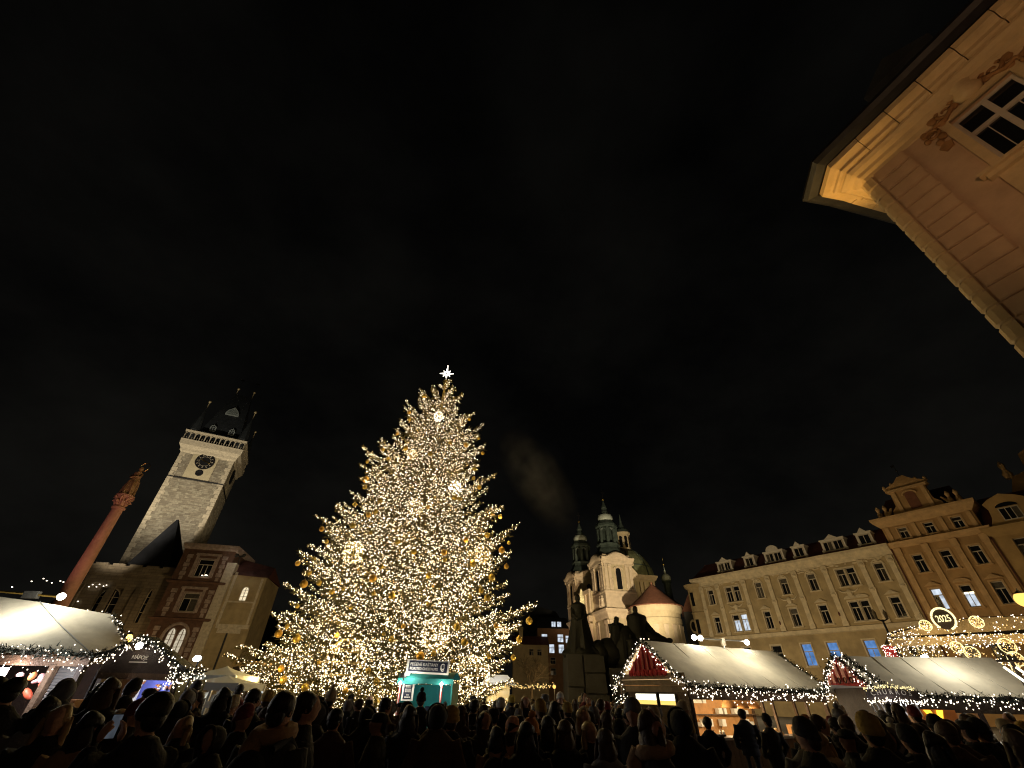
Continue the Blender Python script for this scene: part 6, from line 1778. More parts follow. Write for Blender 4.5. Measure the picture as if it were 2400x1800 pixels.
# ================================================================ people
from mathutils import kdtree
PC = {'black': (.012, .012, .013), 'charcoal': (.030, .030, .032), 'navy': (.014, .018, .034), 'brown': (.075, .042, .026), 'olive': (.050, .047, .026), 'tan': (.34, .21, .12),
      'grey': (.20, .20, .21), 'white': (.62, .60, .56), 'cream': (.52, .44, .32), 'mustard': (.42, .29, .08), 'yellow': (.55, .42, .08), 'orange': (.60, .26, .08), 'pink': (.60, .34, .28),
      'rose': (.42, .22, .17), 'wine': (.16, .025, .03), 'hairblack': (.010, .008, .007), 'hairbrown': (.060, .032, .016), 'hairblond': (.34, .23, .11), 'hairred': (.28, .10, .03),
      'skin': (.46, .27, .19), 'shoe': (.02, .018, .016), 'jeans': (.03, .036, .055)}
PM = {k: M('cloth_' + k if k not in ('skin',) else 'skin', c, .85 if not k.startswith('hair') else .5, .25, 9, .25, 40) for k, c in PC.items()}
ROTZ = lambda a: Matrix.Rotation(a, 3, 'Z')

def body(pose, long_coat, seed):
    r_ = np.random.default_rng(seed)
    prims = []                                                # (points, class)
    mb = MB()
    def loft(rings, cls, n=18):
        vs, fs = [], []
        for z, cx, cy, rx, ry in rings:
            for k in range(n):
                a = 2 * math.pi * k / n
                q = 1 + .03 * math.sin(3 * a + z * 25)
                vs.append((cx + rx * q * math.cos(a), cy + ry * q * math.sin(a), z))
        m = len(rings)
        for i in range(m - 1):
            for k in range(n):
                a, b_ = i * n + k, i * n + (k + 1) % n
                fs.append((a, b_, b_ + n, a + n))
        fs += [tuple(range(n - 1, -1, -1)), tuple(range((m - 1) * n, m * n))]
        mb.add(vs, fs)
        prims.append((vs, cls))
    def tube(p, r, cls, n=10):
        k = len(mb.v)
        mb.tube(p, r, n)
        prims.append((mb.v[k:], cls))
    def ell(c, r, cls, n=12, m=9):
        k = len(mb.v)
        mb.ell(c, r, n, m)
        prims.append((mb.v[k:], cls))
    st = .22 if pose == 'walk' else 0
    for sx in (-1, 1):
        f = sx * st
        tube([(sx * .09, 0, .95), (sx * .10, -f * .55 - .02, .50), (sx * .11, -f * .9 + .03 + (.10 if f < 0 else 0), .10)], [.105, .075, .058], 1)
        ell((sx * .115, -f * .9 - .03 + (.10 if f < 0 else 0), .055), (.05, .13, .05), 3)
    hem = .48 if long_coat else .80
    loft([(hem, 0, .0, .205 if long_coat else .185, .17 if long_coat else .145), (hem + .04, 0, 0, .215 if long_coat else .195, .175 if long_coat else .15), (.95, 0, 0, .185, .145), (1.08, 0, 0, .168, .135), (1.22, 0, .0, .19, .145), (1.34, 0, .01, .20, .14), (1.42, 0, .015, .175, .12), (1.47, 0, .015, .115, .095), (1.51, 0, .012, .085, .085)], 0)
    for k, z in enumerate((1.0, 1.12, 1.25) if not long_coat else ()):          # quilting rolls on padded jackets
        loft([(z - .05, 0, .005, .172, .14), (z, 0, .005, .20, .158), (z + .05, 0, .005, .172, .14)], 0)
    for sx in (-1, 1):
        sh = (sx * .185, .01, 1.40)
        if pose == 'phone' and (sx == 1 or seed % 2):
            el, wr, hd = (sx * .25, -.16, 1.18), (sx * .10, -.36, 1.42), (sx * .06, -.40, 1.50)
            tube([sh, el, wr], [.085, .07, .052], 0)
            ell(hd, (.022, .036, .045), 2)
            for q in range(4):
                a = -.03 + .02 * q
                tube([(hd[0] - sx * .005, hd[1] + a, hd[2] + .035), (hd[0] - sx * .02, hd[1] + a - .012, hd[2] + .07), (hd[0] - sx * .045, hd[1] + a - .012, hd[2] + .082 - .006 * abs(q - 1))], [.0105, .010, .008], 2, 6)
            tube([(hd[0], hd[1] + .035, hd[2] - .01), (hd[0] - sx * .015, hd[1] + .05, hd[2] + .03), (hd[0] - sx * .035, hd[1] + .045, hd[2] + .05)], [.012, .011, .009], 2, 6)
        elif pose == 'walk':
            el, wr, hd = (sx * .27, sx * .08, 1.15), (sx * .26, -.08 + sx * .12, .95), (sx * .255, -.12 + sx * .12, .88)
            tube([sh, el, wr], [.085, .068, .05], 0)
            ell(hd, (.024, .036, .05), 2)
            for q in range(4):
                a = -.028 + .019 * q
                tube([(hd[0], hd[1] + a, hd[2] - .035), (hd[0] - sx * .008, hd[1] + a - .008, hd[2] - .075), (hd[0] - sx * .022, hd[1] + a - .01, hd[2] - .10 + .006 * abs(q - 1))], [.0105, .0095, .008], 2, 6)
            tube([(hd[0] - sx * .01, hd[1] - .034, hd[2] + .01), (hd[0] - sx * .022, hd[1] - .05, hd[2] - .03), (hd[0] - sx * .028, hd[1] - .046, hd[2] - .055)], [.012, .011, .009], 2, 6)
        else:                                                  # hands pushed into the coat pockets
            tube([sh, (sx * .285, .05, 1.15), (sx * .235, -.07, .985), (sx * .175, -.115, .945)], [.088, .074, .062, .055], 0)
    tube([(0, .012, 1.46), (0, 0, 1.56)], [.058, .054], 2)
    ell((0, -.002, 1.635), (.080, .096, .108), 2, 16, 12)
    ell((0, -.035, 1.575), (.050, .055, .048), 2)              # jaw and chin
    tube([(0, -.088, 1.66), (0, -.104, 1.628), (0, -.094, 1.615)], [.010, .016, .012], 2, 8)
    for sx in (-1, 1):
        ell((sx * .081, .012, 1.63), (.010, .020, .030), 2, 8, 6)
        ell((sx * .028, -.082, 1.662), (.018, .012, .008), 2, 8, 5)
    ell((0, -.088, 1.588), (.022, .012, .008), 2, 8, 5)
    tmp = bpy.data.objects.new('tmp_body', mb.mesh('tmp_body', PM['black']))
    col.objects.link(tmp)
    md = tmp.modifiers.new('r', 'REMESH'); md.mode = 'VOXEL'; md.voxel_size = .0135; md.use_smooth_shade = True
    sm = tmp.modifiers.new('s', 'SMOOTH'); sm.factor = .5; sm.iterations = 2
    dc = tmp.modifiers.new('d', 'DECIMATE'); dc.ratio = .35
    bpy.context.view_layer.update()
    me = bpy.data.meshes.new_from_object(tmp.evaluated_get(bpy.context.evaluated_depsgraph_get()))
    bpy.data.objects.remove(tmp)
    me.name = 'person'
    npnt = sum(len(p) for p, _ in prims)
    kd = kdtree.KDTree(npnt)
    cl = []
    for p, c in prims:
        for q in p:
            kd.insert(q, len(cl)); cl.append(c)
    kd.balance()
    me.materials.clear()
    for k in ('black', 'jeans', 'skin', 'shoe'):
        me.materials.append(PM[k])
    idx = [cl[kd.find(p.center)[1]] for p in me.polygons]
    me.polygons.foreach_set('material_index', idx)
    me.polygons.foreach_set('use_smooth', [True] * len(idx))
    return me

BODY = {('stand', 0): body('stand', False, 1), ('stand', 1): body('stand', True, 2), ('walk', 0): body('walk', False, 3), ('walk', 1): body('walk', True, 4), ('phone', 0): body('phone', False, 5), ('phone', 1): body('phone', True, 6)}

def lump(mb, amt=.006, f=28):
    for i, p in enumerate(mb.v):
        mb.v[i] = (p[0] + amt * math.sin(f * p[2] + 9 * p[1]), p[1] + amt * math.sin(f * p[0] + 2), p[2] + amt * .6 * math.sin(f * p[1] + 20 * p[0]))
    return mb
HZ = 1.635
def hair_short():
    return lump(MB().ell((0, .020, HZ + .024), (.095, .100, .098), 16, 12).ell((0, .062, HZ - .03), (.074, .048, .075), 12, 8).ell((-.066, .01, HZ + .01), (.030, .05, .055), 8, 6).ell((.066, .01, HZ + .01), (.030, .05, .055), 8, 6))
def hair_long():
    m = hair_short()
    m.ell((0, .062, HZ - .12), (.108, .060, .18), 12, 10)
    for sx in (-1, 1):
        m.tube([(sx * .088, .01, HZ + .02), (sx * .10, .0, HZ - .08), (sx * .108, -.02, HZ - .20), (sx * .09, -.06, HZ - .29)], [.028, .034, .032, .016], 8)
    return lump(m, .008, 40)
def beanie(pom=False):
    pr = [(.094, HZ - .005), (.101, HZ + .0), (.102, HZ + .045), (.096, HZ + .05), (.097, HZ + .075), (.088, HZ + .115), (.062, HZ + .15), (.02, HZ + .168), (0, HZ + .17)]
    m = MB().lathe(pr, 0, .012, 18)
    m.v = [(x * 1.02, (y - .012) * 1.06 + .012, z + (y - .0) * -.25) for x, y, z in m.v]
    if pom:
        m.ell((0, .03, HZ + .20), (.045, .045, .045), 10, 8)
    return lump(m, .003, 60)
def beanie_hair():
    return lump(MB().ell((0, .055, HZ - .03), (.074, .05, .085), 12, 8), .005)
def hood(fur=False):
    m = MB()
    n, k = 16, 9
    vs = []
    for i in range(k):
        t_ = i / (k - 1)
        y = -.075 + .205 * t_
        s_ = math.sqrt(max(.02, 1 - (max(0, t_ - .25) / .78) ** 2)) if t_ > .25 else .93 + .07 * t_ / .25
        for j in range(n):
            a = 2 * math.pi * j / n
            vs.append((.106 * s_ * math.cos(a), y, HZ - .012 + (.126 if math.sin(a) > 0 else .140) * s_ * math.sin(a)))
    fs = [(i * n + j, i * n + (j + 1) % n, (i + 1) * n + (j + 1) % n, (i + 1) * n + j) for i in range(k - 1) for j in range(n)]
    fs.append(tuple(range((k - 1) * n, k * n)))
    m.add(vs, fs)
    m.tube([(.106 * math.cos(2 * math.pi * j / 18), -.075, HZ - .012 + .128 * math.sin(2 * math.pi * j / 18)) for j in range(18)], .034 if fur else .016, 7, True)
    return lump(m, .010 if fur else .005, 70 if fur else 30)
def cap_():
    m = MB().lathe([(.099, HZ + .02), (.102, HZ + .05), (.092, HZ + .095), (.055, HZ + .122), (0, HZ + .128)], 0, .01, 16)
    m.extz([(-.07, -.075), (.07, -.075), (.06, -.15), (0, -.17), (-.06, -.15)], HZ + .035, HZ + .045)
    m.ell((0, .055, HZ - .02), (.074, .05, .075), 10, 7)
    return m
def earmuff():
    m = MB()
    for sx in (-1, 1):
        m.ell((sx * .09, .01, HZ - .0), (.03, .05, .055), 10, 8)
    m.tube([(.085 * math.cos(math.pi * j / 10), .012, HZ + .02 + .105 * math.sin(math.pi * j / 10)) for j in range(11)], .012, 6)
    return m
def scarf_():
    return lump(MB().tube([(.105 * math.cos(2 * math.pi * j / 16), .012 + .105 * math.sin(2 * math.pi * j / 16), 1.50 - .02 * math.sin(2 * math.pi * j / 16)) for j in range(16)], .052, 8, True).tube([(.05, .12, 1.50), (.06, .165, 1.40), (.05, .17, 1.28)], [.06, .07, .055], 8), .008, 30)
def backpack_():
    m = MB()
    for i in range(7):
        pass
    m.ell((0, .235, 1.18), (.165, .11, .245), 14, 10).ell((0, .315, 1.08), (.125, .05, .12), 10, 8)
    for sx in (-1, 1):
        m.tube([(sx * .10, .16, 1.42), (sx * .125, .02, 1.475), (sx * .135, -.13, 1.36), (sx * .15, -.15, 1.18), (sx * .19, .0, 1.05), (sx * .13, .16, 1.0)], .026, 6)
    return m
def bag_():
    return MB().frus(-.17, .17, .20, .34, .62, -.14, .14, .22, .32, .95).tube([(-.1, .27, .95), (-.06, .24, 1.15), (.06, .24, 1.15), (.1, .27, .95)], .012, 5)
def furcollar_():
    return lump(MB().tube([(.12 * math.cos(2 * math.pi * j / 18), .02 + .11 * math.sin(2 * math.pi * j / 18), 1.47) for j in range(18)], .055, 8, True), .012, 80)
HG = {'short': ('hair', hair_short()), 'long': ('hair', hair_long()), 'beanie': ('knitted_hat', beanie()), 'pom': ('knitted_hat', beanie(True)), 'hood': ('hood', hood()), 'furhood': ('hood', hood(True)), 'cap': ('cap', cap_()), 'earmuff': ('earmuffs', earmuff())}
HGM = {k: (n, m.mesh(n, PM['black'], True)) for k, (n, m) in HG.items()}
XM = {'scarf': ('scarf', scarf_().mesh('scarf', PM['tan'], True)), 'backpack': ('backpack', backpack_().mesh('backpack', PM['black'], True)), 'bag': ('shoulder_bag', bag_().mesh('shoulder_bag', PM['rose'])), 'furcollar': ('fur_collar', furcollar_().mesh('fur_collar', PM['cream'], True))}
XM['longhair'] = ('hair', HGM['long'][1])
m_nape = beanie_hair().mesh('hair', PM['hairbrown'], True)

def setmat(o, i, m_):
    o.material_slots[i].link = 'OBJECT'
    o.material_slots[i].material = m_
WORDS = {'hairblack': 'black hair', 'hairbrown': 'brown hair', 'hairblond': 'blond hair', 'hairred': 'reddish curly hair'}
def headword(hg, hc):
    if hg in ('short', 'long'):
        return ('long ' if hg == 'long' else 'short ') + WORDS[hc]
    return {'beanie': hc + ' knitted hat', 'pom': hc + ' pompom hat', 'hood': hc + ' hood', 'furhood': 'grey fur hood', 'cap': 'black cap', 'earmuff': 'pinkish earmuffs'}[hg]
def zone_word(x, y):
    u = 1200 + 967 * scr(x, y, 1.7)
    for lim, w in ((330, 'before the left white stall'), (540, 'before the wooden stall'), (890, 'before the lit tree'), (1075, 'by the chestnut booth'), (1290, 'below the distant stall'), (1480, 'before the monument'), (1850, 'by the red gable stall'), (2110, 'before the churros stall')):
        if u < lim:
            return w
    return 'below the light gate'
folk = []
holders = []
PEOPLE = [
(-1.83, 4.35, 1.87, 'stand', 'short', 'hairblack', 'charcoal', 172, 'backpack scarf'),
(-1.88, 5.03, 1.87, 'stand', 'short', 'hairblack', 'black', 118, ''),
(-3.51, 10.5, 1.85, 'stand', 'pom', 'cream', 'black', 190, ''),
(-3.83, 12.82, 1.7, 'stand', 'hood', 'grey', 'black', 170, ''),
(-3.4, 12.15, 1.73, 'stand', 'short', 'hairbrown', 'black', 250, ''),
(-2.03, 7.8, 1.7, 'stand', 'hood', 'black', 'black', 185, ''),
(-2.52, 11.55, 1.71, 'stand', 'hood', 'grey', 'brown', 160, ''),
(-4.78, 10.5, 1.82, 'stand', 'beanie', 'mustard', 'black', 200, ''),
(-3.61, 7.5, 1.88, 'stand', 'short', 'hairblack', 'black', 175, ''),
(-2.04, 12.69, 1.84, 'stand', 'pom', 'black', 'black', 180, ''),
(-1.32, 7.35, 1.73, 'stand', 'long', 'hairblack', 'black', 180, ''),
(-2.41, 12.15, 1.67, 'stand', 'cap', 'black', 'brown', 0, ''),
(-1.31, 10.8, 1.7, 'stand', 'furhood', 'grey', 'navy', 100, ''),
(-0.63, 10.8, 1.78, 'stand', 'short', 'hairblack', 'black', 180, ''),
(-0.74, 9.0, 1.71, 'stand', 'long', 'hairbrown', 'brown', 170, ''),
(-0.42, 10.5, 1.7, 'stand', 'long', 'hairbrown', 'black', 200, ''),
(-0.18, 9.0, 1.68, 'stand', 'cap', 'black', 'charcoal', 190, ''),
(-0.09, 12.15, 1.77, 'stand', 'beanie', 'white', 'black', 170, ''),
(0.21, 16.1, 1.81, 'stand', 'beanie', 'yellow', 'charcoal', 180, ''),
(0.55, 13.8, 1.84, 'stand', 'long', 'hairblond', 'black', 20, ''),
(0.98, 12.65, 1.85, 'stand', 'beanie', 'grey', 'black', 150, ''),
(1.05, 12.15, 1.72, 'stand', 'furhood', 'grey', 'charcoal', 180, ''),
(1.72, 16.1, 1.91, 'stand', 'beanie', 'white', 'navy', 10, ''),
(1.37, 11.48, 1.72, 'stand', 'beanie', 'mustard', 'black', 190, ''),
(1.96, 12.15, 1.69, 'stand', 'beanie', 'orange', 'black', 185, ''),
(2.49, 13.8, 1.71, 'stand', 'beanie', 'cream', 'charcoal', 180, ''),
(2.59, 16.1, 1.85, 'stand', 'short', 'hairbrown', 'black', 0, ''),
(2.83, 18.4, 1.96, 'stand', 'short', 'hairblack', 'wine', 15, ''),
(0.12, 7.5, 1.59, 'stand', 'beanie', 'pink', 'tan', 150, 'longhair'),
(0.34, 6.9, 1.6, 'stand', 'pom', 'orange', 'black', 215, ''),
(-0.1, 7.2, 1.53, 'stand', 'long', 'hairblack', 'tan', 175, 'backpack'),
(0.61, 7.5, 1.64, 'stand', 'long', 'hairblack', 'black', 180, ''),
(0.76, 6.75, 1.63, 'stand', 'long', 'hairbrown', 'black', 185, 'bag'),
(1.44, 9.0, 1.63, 'stand', 'beanie', 'charcoal', 'black', 170, ''),
(1.58, 8.25, 1.68, 'stand', 'long', 'hairbrown', 'charcoal', 190, ''),
(1.27, 4.57, 1.79, 'stand', 'earmuff', 'hairbrown', 'black', 100, 'scarf'),
(2.58, 10.5, 1.75, 'stand', 'short', 'hairblack', 'black', 200, ''),
(2.0, 6.0, 1.79, 'stand', 'hood', 'black', 'black', 180, ''),
(4.13, 10.8, 1.58, 'stand', 'short', 'hairblack', 'black', 160, ''),
(6.1, 13.5, 1.68, 'stand', 'short', 'hairblack', 'navy', 180, ''),
(6.03, 12.15, 1.59, 'stand', 'beanie', 'black', 'charcoal', 190, ''),
(6.16, 10.8, 1.65, 'stand', 'long', 'hairred', 'olive', 170, ''),
(5.48, 9.75, 1.55, 'stand', 'short', 'hairblack', 'charcoal', 120, ''),
(5.71, 9.75, 1.57, 'stand', 'beanie', 'grey', 'black', 200, ''),
(3.5, 6.0, 1.61, 'stand', 'long', 'hairblond', 'rose', 150, 'furcollar'),
(5.61, 9.0, 1.66, 'stand', 'short', 'hairblack', 'black', 180, ''),
(6.8, 10.5, 1.63, 'stand', 'hood', 'grey', 'black', 190, ''),
(6.16, 9.0, 1.77, 'stand', 'short', 'hairblack', 'black', 175, ''),
(4.18, 6.0, 1.76, 'stand', 'long', 'hairbrown', 'black', 180, ''),
(6.54, 9.0, 1.7, 'stand', 'cap', 'black', 'brown', 210, ''),
(6.74, 8.25, 1.71, 'stand', 'beanie', 'black', 'olive', 120, ''),
(5.66, 6.75, 1.72, 'stand', 'short', 'hairbrown', 'brown', 150, ''),
(6.52, 7.5, 1.69, 'stand', 'cap', 'black', 'charcoal', 180, ''),
(6.71, 7.5, 1.69, 'stand', 'beanie', 'charcoal', 'black', 190, ''),
(4.99, 5.25, 1.69, 'stand', 'long', 'hairbrown', 'brown', 170, ''),
(8.53, 9.0, 1.64, 'stand', 'short', 'hairblack', 'black', 200, ''),
(7.74, 10.5, 1.66, 'stand', 'long', 'hairblack', 'black', 160, ''),
(7.0, 9.0, 1.61, 'stand', 'hood', 'brown', 'black', 185, ''),
(-5.89, 6.0, 1.94, 'stand', 'short', 'hairblack', 'black', 200, ''),
(-5.69, 6.0, 1.94, 'stand', 'short', 'hairblack', 'black', 230, ''),
(-6.72, 7.95, 1.95, 'walk', 'hood', 'grey', 'charcoal', 240, ''),
(-7.74, 9.0, 1.84, 'walk', 'short', 'hairblack', 'black', 250, ''),
(-5.84, 7.5, 1.9, 'stand', 'long', 'hairblack', 'black', 200, ''),
(-5.15, 6.75, 1.96, 'stand', 'long', 'hairbrown', 'black', 190, ''),
(-6.47, 9.0, 1.94, 'stand', 'beanie', 'charcoal', 'brown', 170, ''),
(-6.66, 9.75, 1.84, 'stand', 'cap', 'black', 'black', 200, ''),
(-2.58, 3.9, 1.85, 'phone', 'short', 'hairblack', 'black', 240, ''),
(-5.47, 9.0, 1.85, 'phone', 'hood', 'grey', 'brown', 200, ''),
(-7.28, 12.15, 1.96, 'stand', 'beanie', 'charcoal', 'charcoal', 180, ''),
(-4.45, 8.25, 1.88, 'stand', 'long', 'hairblack', 'black', 185, ''),
(-4.66, 9.0, 1.74, 'stand', 'beanie', 'cream', 'black', 150, ''),
(-4.87, 9.0, 1.72, 'stand', 'hood', 'grey', 'wine', 170, ''),
(-7.08, 13.8, 1.96, 'stand', 'short', 'hairblack', 'wine', 190, ''),
(-3.91, 5.1, 1.68, 'stand', 'long', 'hairblack', 'tan', 185, ''),
(-4.02, 10.62, 1.6, 'stand', 'short', 'hairblack', 'black', 343, ''),
(-5.26, 13.95, 1.74, 'stand', 'beanie', 'wine', 'grey', 189, ''),
(-7.97, 16.55, 1.69, 'stand', 'short', 'hairbrown', 'grey', 170, ''),
(-5.92, 16.01, 1.66, 'stand', 'short', 'hairbrown', 'black', 159, ''),
(-4.56, 12.8, 1.64, 'stand', 'beanie', 'charcoal', 'charcoal', 8, ''),
(-4.51, 17.42, 1.75, 'stand', 'long', 'hairblond', 'grey', 14, ''),
(-3.88, 14.96, 1.67, 'stand', 'cap', 'black', 'black', 177, ''),
(-5.25, 12.7, 1.71, 'stand', 'short', 'hairblack', 'grey', 268, ''),
(-3.9, 14.06, 1.66, 'stand', 'short', 'hairbrown', 'black', 167, ''),
(-7.1, 14.72, 1.72, 'stand', 'short', 'hairbrown', 'charcoal', 194, ''),
(-7.7, 15.49, 1.8, 'stand', 'long', 'hairblond', 'black', 166, ''),
(-3.36, 8.13, 1.65, 'stand', 'beanie', 'charcoal', 'black', 28, ''),
(-5.01, 11.66, 1.75, 'stand', 'long', 'hairblack', 'charcoal', 158, ''),
(-6.46, 14.55, 1.62, 'stand', 'beanie', 'charcoal', 'black', 85, ''),
(-6.87, 15.19, 1.62, 'stand', 'short', 'hairblack', 'charcoal', 170, ''),
(-4.1, 11.7, 1.76, 'stand', 'hood', 'black', 'charcoal', 263, ''),
(-7.59, 17.5, 1.68, 'stand', 'beanie', 'cream', 'charcoal', 218, ''),
(-5.08, 9.72, 1.64, 'stand', 'pom', 'grey', 'grey', 202, ''),
(-5.9, 15.29, 1.65, 'stand', 'long', 'hairblond', 'black', 190, ''),
(-6.43, 13.64, 1.73, 'stand', 'beanie', 'mustard', 'black', 87, ''),
(-5.52, 10.63, 1.65, 'stand', 'short', 'hairbrown', 'wine', 179, ''),
(-7.14, 18.13, 1.66, 'stand', 'beanie', 'grey', 'black', 188, ''),
(-5.53, 18.72, 1.74, 'stand', 'beanie', 'black', 'olive', 176, ''),
(-7.73, 18.87, 1.71, 'stand', 'short', 'hairblack', 'brown', 169, ''),
(-7.02, 16.61, 1.7, 'stand', 'beanie', 'wine', 'charcoal', 341, ''),
(-6.0, 13.07, 1.58, 'stand', 'furhood', 'grey', 'black', 162, ''),
(-0.82, 7.75, 1.68, 'stand', 'hood', 'brown', 'olive', 191, ''),
(-1.18, 8.62, 1.62, 'stand', 'cap', 'black', 'brown', 189, ''),
(-1.98, 8.76, 1.8, 'stand', 'short', 'hairblack', 'brown', 140, ''),
(1.63, 9.65, 1.69, 'stand', 'pom', 'grey', 'navy', 185, ''),
(1.52, 14.84, 1.69, 'stand', 'long', 'hairbrown', 'black', 217, ''),
(-0.89, 16.53, 1.62, 'stand', 'pom', 'white', 'grey', 282, ''),
(4.27, 19.44, 1.65, 'stand', 'beanie', 'black', 'grey', 92, ''),
(1.87, 11.45, 1.63, 'stand', 'short', 'hairbrown', 'olive', 341, ''),
(2.15, 19.71, 1.82, 'stand', 'beanie', 'mustard', 'black', 269, ''),
(1.01, 13.3, 1.66, 'stand', 'short', 'hairbrown', 'charcoal', 278, ''),
(1.43, 19.03, 1.64, 'stand', 'beanie', 'grey', 'black', 145, ''),
(4.28, 25.02, 1.58, 'stand', 'short', 'hairblack', 'black', 169, ''),
(0.83, 14.64, 1.67, 'stand', 'short', 'hairbrown', 'brown', 349, ''),
(-1.07, 15.06, 1.64, 'stand', 'beanie', 'mustard', 'olive', 281, ''),
(-0.79, 18.8, 1.65, 'stand', 'short', 'hairbrown', 'olive', 222, ''),
(2.3, 17.11, 1.77, 'stand', 'long', 'hairbrown', 'olive', 194, ''),
(2.34, 15.34, 1.63, 'stand', 'long', 'hairblack', 'black', 185, ''),
(0.31, 11.54, 1.59, 'stand', 'beanie', 'grey', 'black', 190, ''),
(1.55, 10.23, 1.67, 'stand', 'beanie', 'cream', 'black', 169, ''),
(0.13, 17.62, 1.58, 'stand', 'pom', 'grey', 'charcoal', 181, ''),
(2.18, 21.27, 1.7, 'stand', 'long', 'hairblond', 'brown', 262, ''),
(4.37, 24.47, 1.65, 'stand', 'furhood', 'grey', 'charcoal', 138, ''),
(1.54, 24.16, 1.58, 'stand', 'beanie', 'mustard', 'olive', 178, ''),
(3.08, 19.82, 1.74, 'stand', 'short', 'hairblack', 'navy', 22, ''),
(2.35, 12.81, 1.82, 'stand', 'short', 'hairbrown', 'wine', 187, ''),
(1.68, 20.13, 1.59, 'stand', 'cap', 'black', 'grey', 332, ''),
(-0.2, 21.58, 1.62, 'stand', 'beanie', 'wine', 'charcoal', 200, ''),
(0.64, 9.42, 1.78, 'stand', 'beanie', 'mustard', 'charcoal', 212, ''),
(2.09, 18.53, 1.67, 'stand', 'long', 'hairbrown', 'black', 168, ''),
(-0.86, 12.03, 1.68, 'stand', 'short', 'hairblack', 'black', 172, ''),
(5.23, 25.36, 1.67, 'stand', 'long', 'hairbrown', 'black', 259, ''),
(0.32, 23.53, 1.74, 'stand', 'hood', 'brown', 'black', 218, ''),
(0.61, 10.02, 1.75, 'stand', 'short', 'hairblack', 'navy', 183, ''),
(1.96, 26.53, 1.72, 'stand', 'cap', 'black', 'wine', 278, ''),
(2.79, 14.28, 1.72, 'stand', 'beanie', 'wine', 'navy', 203, ''),
(0.84, 15.53, 1.72, 'stand', 'long', 'hairblond', 'black', 101, ''),
(4.88, 22.55, 1.61, 'stand', 'short', 'hairblack', 'black', 349, ''),
(0.48, 20.89, 1.58, 'stand', 'short', 'hairblack', 'charcoal', 170, ''),
(5.07, 21.39, 1.71, 'stand', 'short', 'hairblack', 'navy', 91, ''),
(3.87, 18.09, 1.65, 'stand', 'beanie', 'grey', 'black', 187, ''),
(2.2, 9.43, 1.72, 'stand', 'short', 'hairblack', 'olive', 202, ''),
(3.08, 21.03, 1.81, 'stand', 'beanie', 'cream', 'charcoal', 171, ''),
(-1.23, 22.1, 1.62, 'stand', 'short', 'hairbrown', 'black', 199, ''),
(2.66, 11.98, 1.74, 'stand', 'long', 'hairblond', 'black', 271, ''),
(3.02, 17.72, 1.58, 'stand', 'short', 'hairbrown', 'grey', 177, ''),
(-1.1, 18.06, 1.8, 'stand', 'cap', 'black', 'charcoal', 159, ''),
(0.28, 22.44, 1.72, 'stand', 'beanie', 'grey', 'wine', 337, ''),
(6.32, 26.58, 1.71, 'stand', 'beanie', 'cream', 'navy', 85, ''),
(3.04, 15.47, 1.65, 'stand', 'beanie', 'grey', 'black', 188, ''),
(4.13, 17.38, 1.75, 'stand', 'beanie', 'grey', 'black', 168, ''),
(2.77, 24.04, 1.7, 'stand', 'long', 'hairblond', 'charcoal', 168, ''),
(4.57, 21.15, 1.6, 'stand', 'long', 'hairblond', 'navy', 176, ''),
(5.8, 24.48, 1.6, 'stand', 'long', 'hairblack', 'navy', 181, ''),
(1.45, 22.94, 1.66, 'stand', 'long', 'hairbrown', 'brown', 202, ''),
(0.97, 18.4, 1.75, 'stand', 'long', 'hairbrown', 'charcoal', 176, ''),
(3.8, 23.14, 1.58, 'stand', 'long', 'hairbrown', 'black', 93, ''),
(5.81, 25.12, 1.64, 'stand', 'beanie', 'mustard', 'black', 144, ''),
(5.9, 26.1, 1.63, 'stand', 'beanie', 'cream', 'charcoal', 151, ''),
(-0.21, 13.14, 1.75, 'stand', 'short', 'hairblack', 'black', 192, ''),
(1.33, 13.82, 1.71, 'stand', 'short', 'hairblack', 'black', 333, ''),
(1.52, 21.42, 1.66, 'stand', 'beanie', 'wine', 'black', 12, ''),
(2.5, 11.5, 1.68, 'stand', 'short', 'hairblack', 'black', 176, ''),
(3.42, 11.75, 1.68, 'stand', 'beanie', 'grey', 'navy', 181, ''),
(2.08, 8.09, 1.67, 'stand', 'hood', 'brown', 'charcoal', 185, ''),
(2.57, 9.82, 1.67, 'stand', 'long', 'hairblack', 'black', 187, ''),
(2.63, 8.06, 1.61, 'stand', 'beanie', 'wine', 'charcoal', 96, ''),
(3.55, 10.4, 1.8, 'stand', 'beanie', 'cream', 'brown', 85, ''),
(3.93, 11.5, 1.62, 'stand', 'pom', 'white', 'charcoal', 97, ''),
(2.51, 8.86, 1.73, 'stand', 'beanie', 'cream', 'charcoal', 189, ''),
(9.93, 11.5, 1.62, 'stand', 'short', 'hairbrown', 'charcoal', 187, ''),
(6.29, 6.6, 1.69, 'stand', 'long', 'hairblack', 'navy', 201, ''),
(7.53, 8.57, 1.74, 'stand', 'long', 'hairbrown', 'navy', 165, ''),
(5.25, 8.15, 1.71, 'stand', 'short', 'hairbrown', 'charcoal', 183, ''),
(5.91, 8.08, 1.59, 'stand', 'pom', 'white', 'charcoal', 141, ''),
(8.96, 10.06, 1.69, 'stand', 'beanie', 'cream', 'olive', 189, ''),
(7.68, 9.43, 1.65, 'stand', 'short', 'hairblack', 'black', 212, ''),
(7.09, 11.46, 1.58, 'stand', 'beanie', 'wine', 'charcoal', 191, ''),
(7.24, 7.65, 1.65, 'stand', 'long', 'hairblack', 'black', 203, ''),
(10.45, 11.81, 1.69, 'stand', 'long', 'hairblack', 'black', 19, ''),
(6.3, 9.89, 1.73, 'stand', 'pom', 'grey', 'olive', 152, ''),
(4.27, 6.7, 1.6, 'stand', 'cap', 'black', 'charcoal', 273, ''),
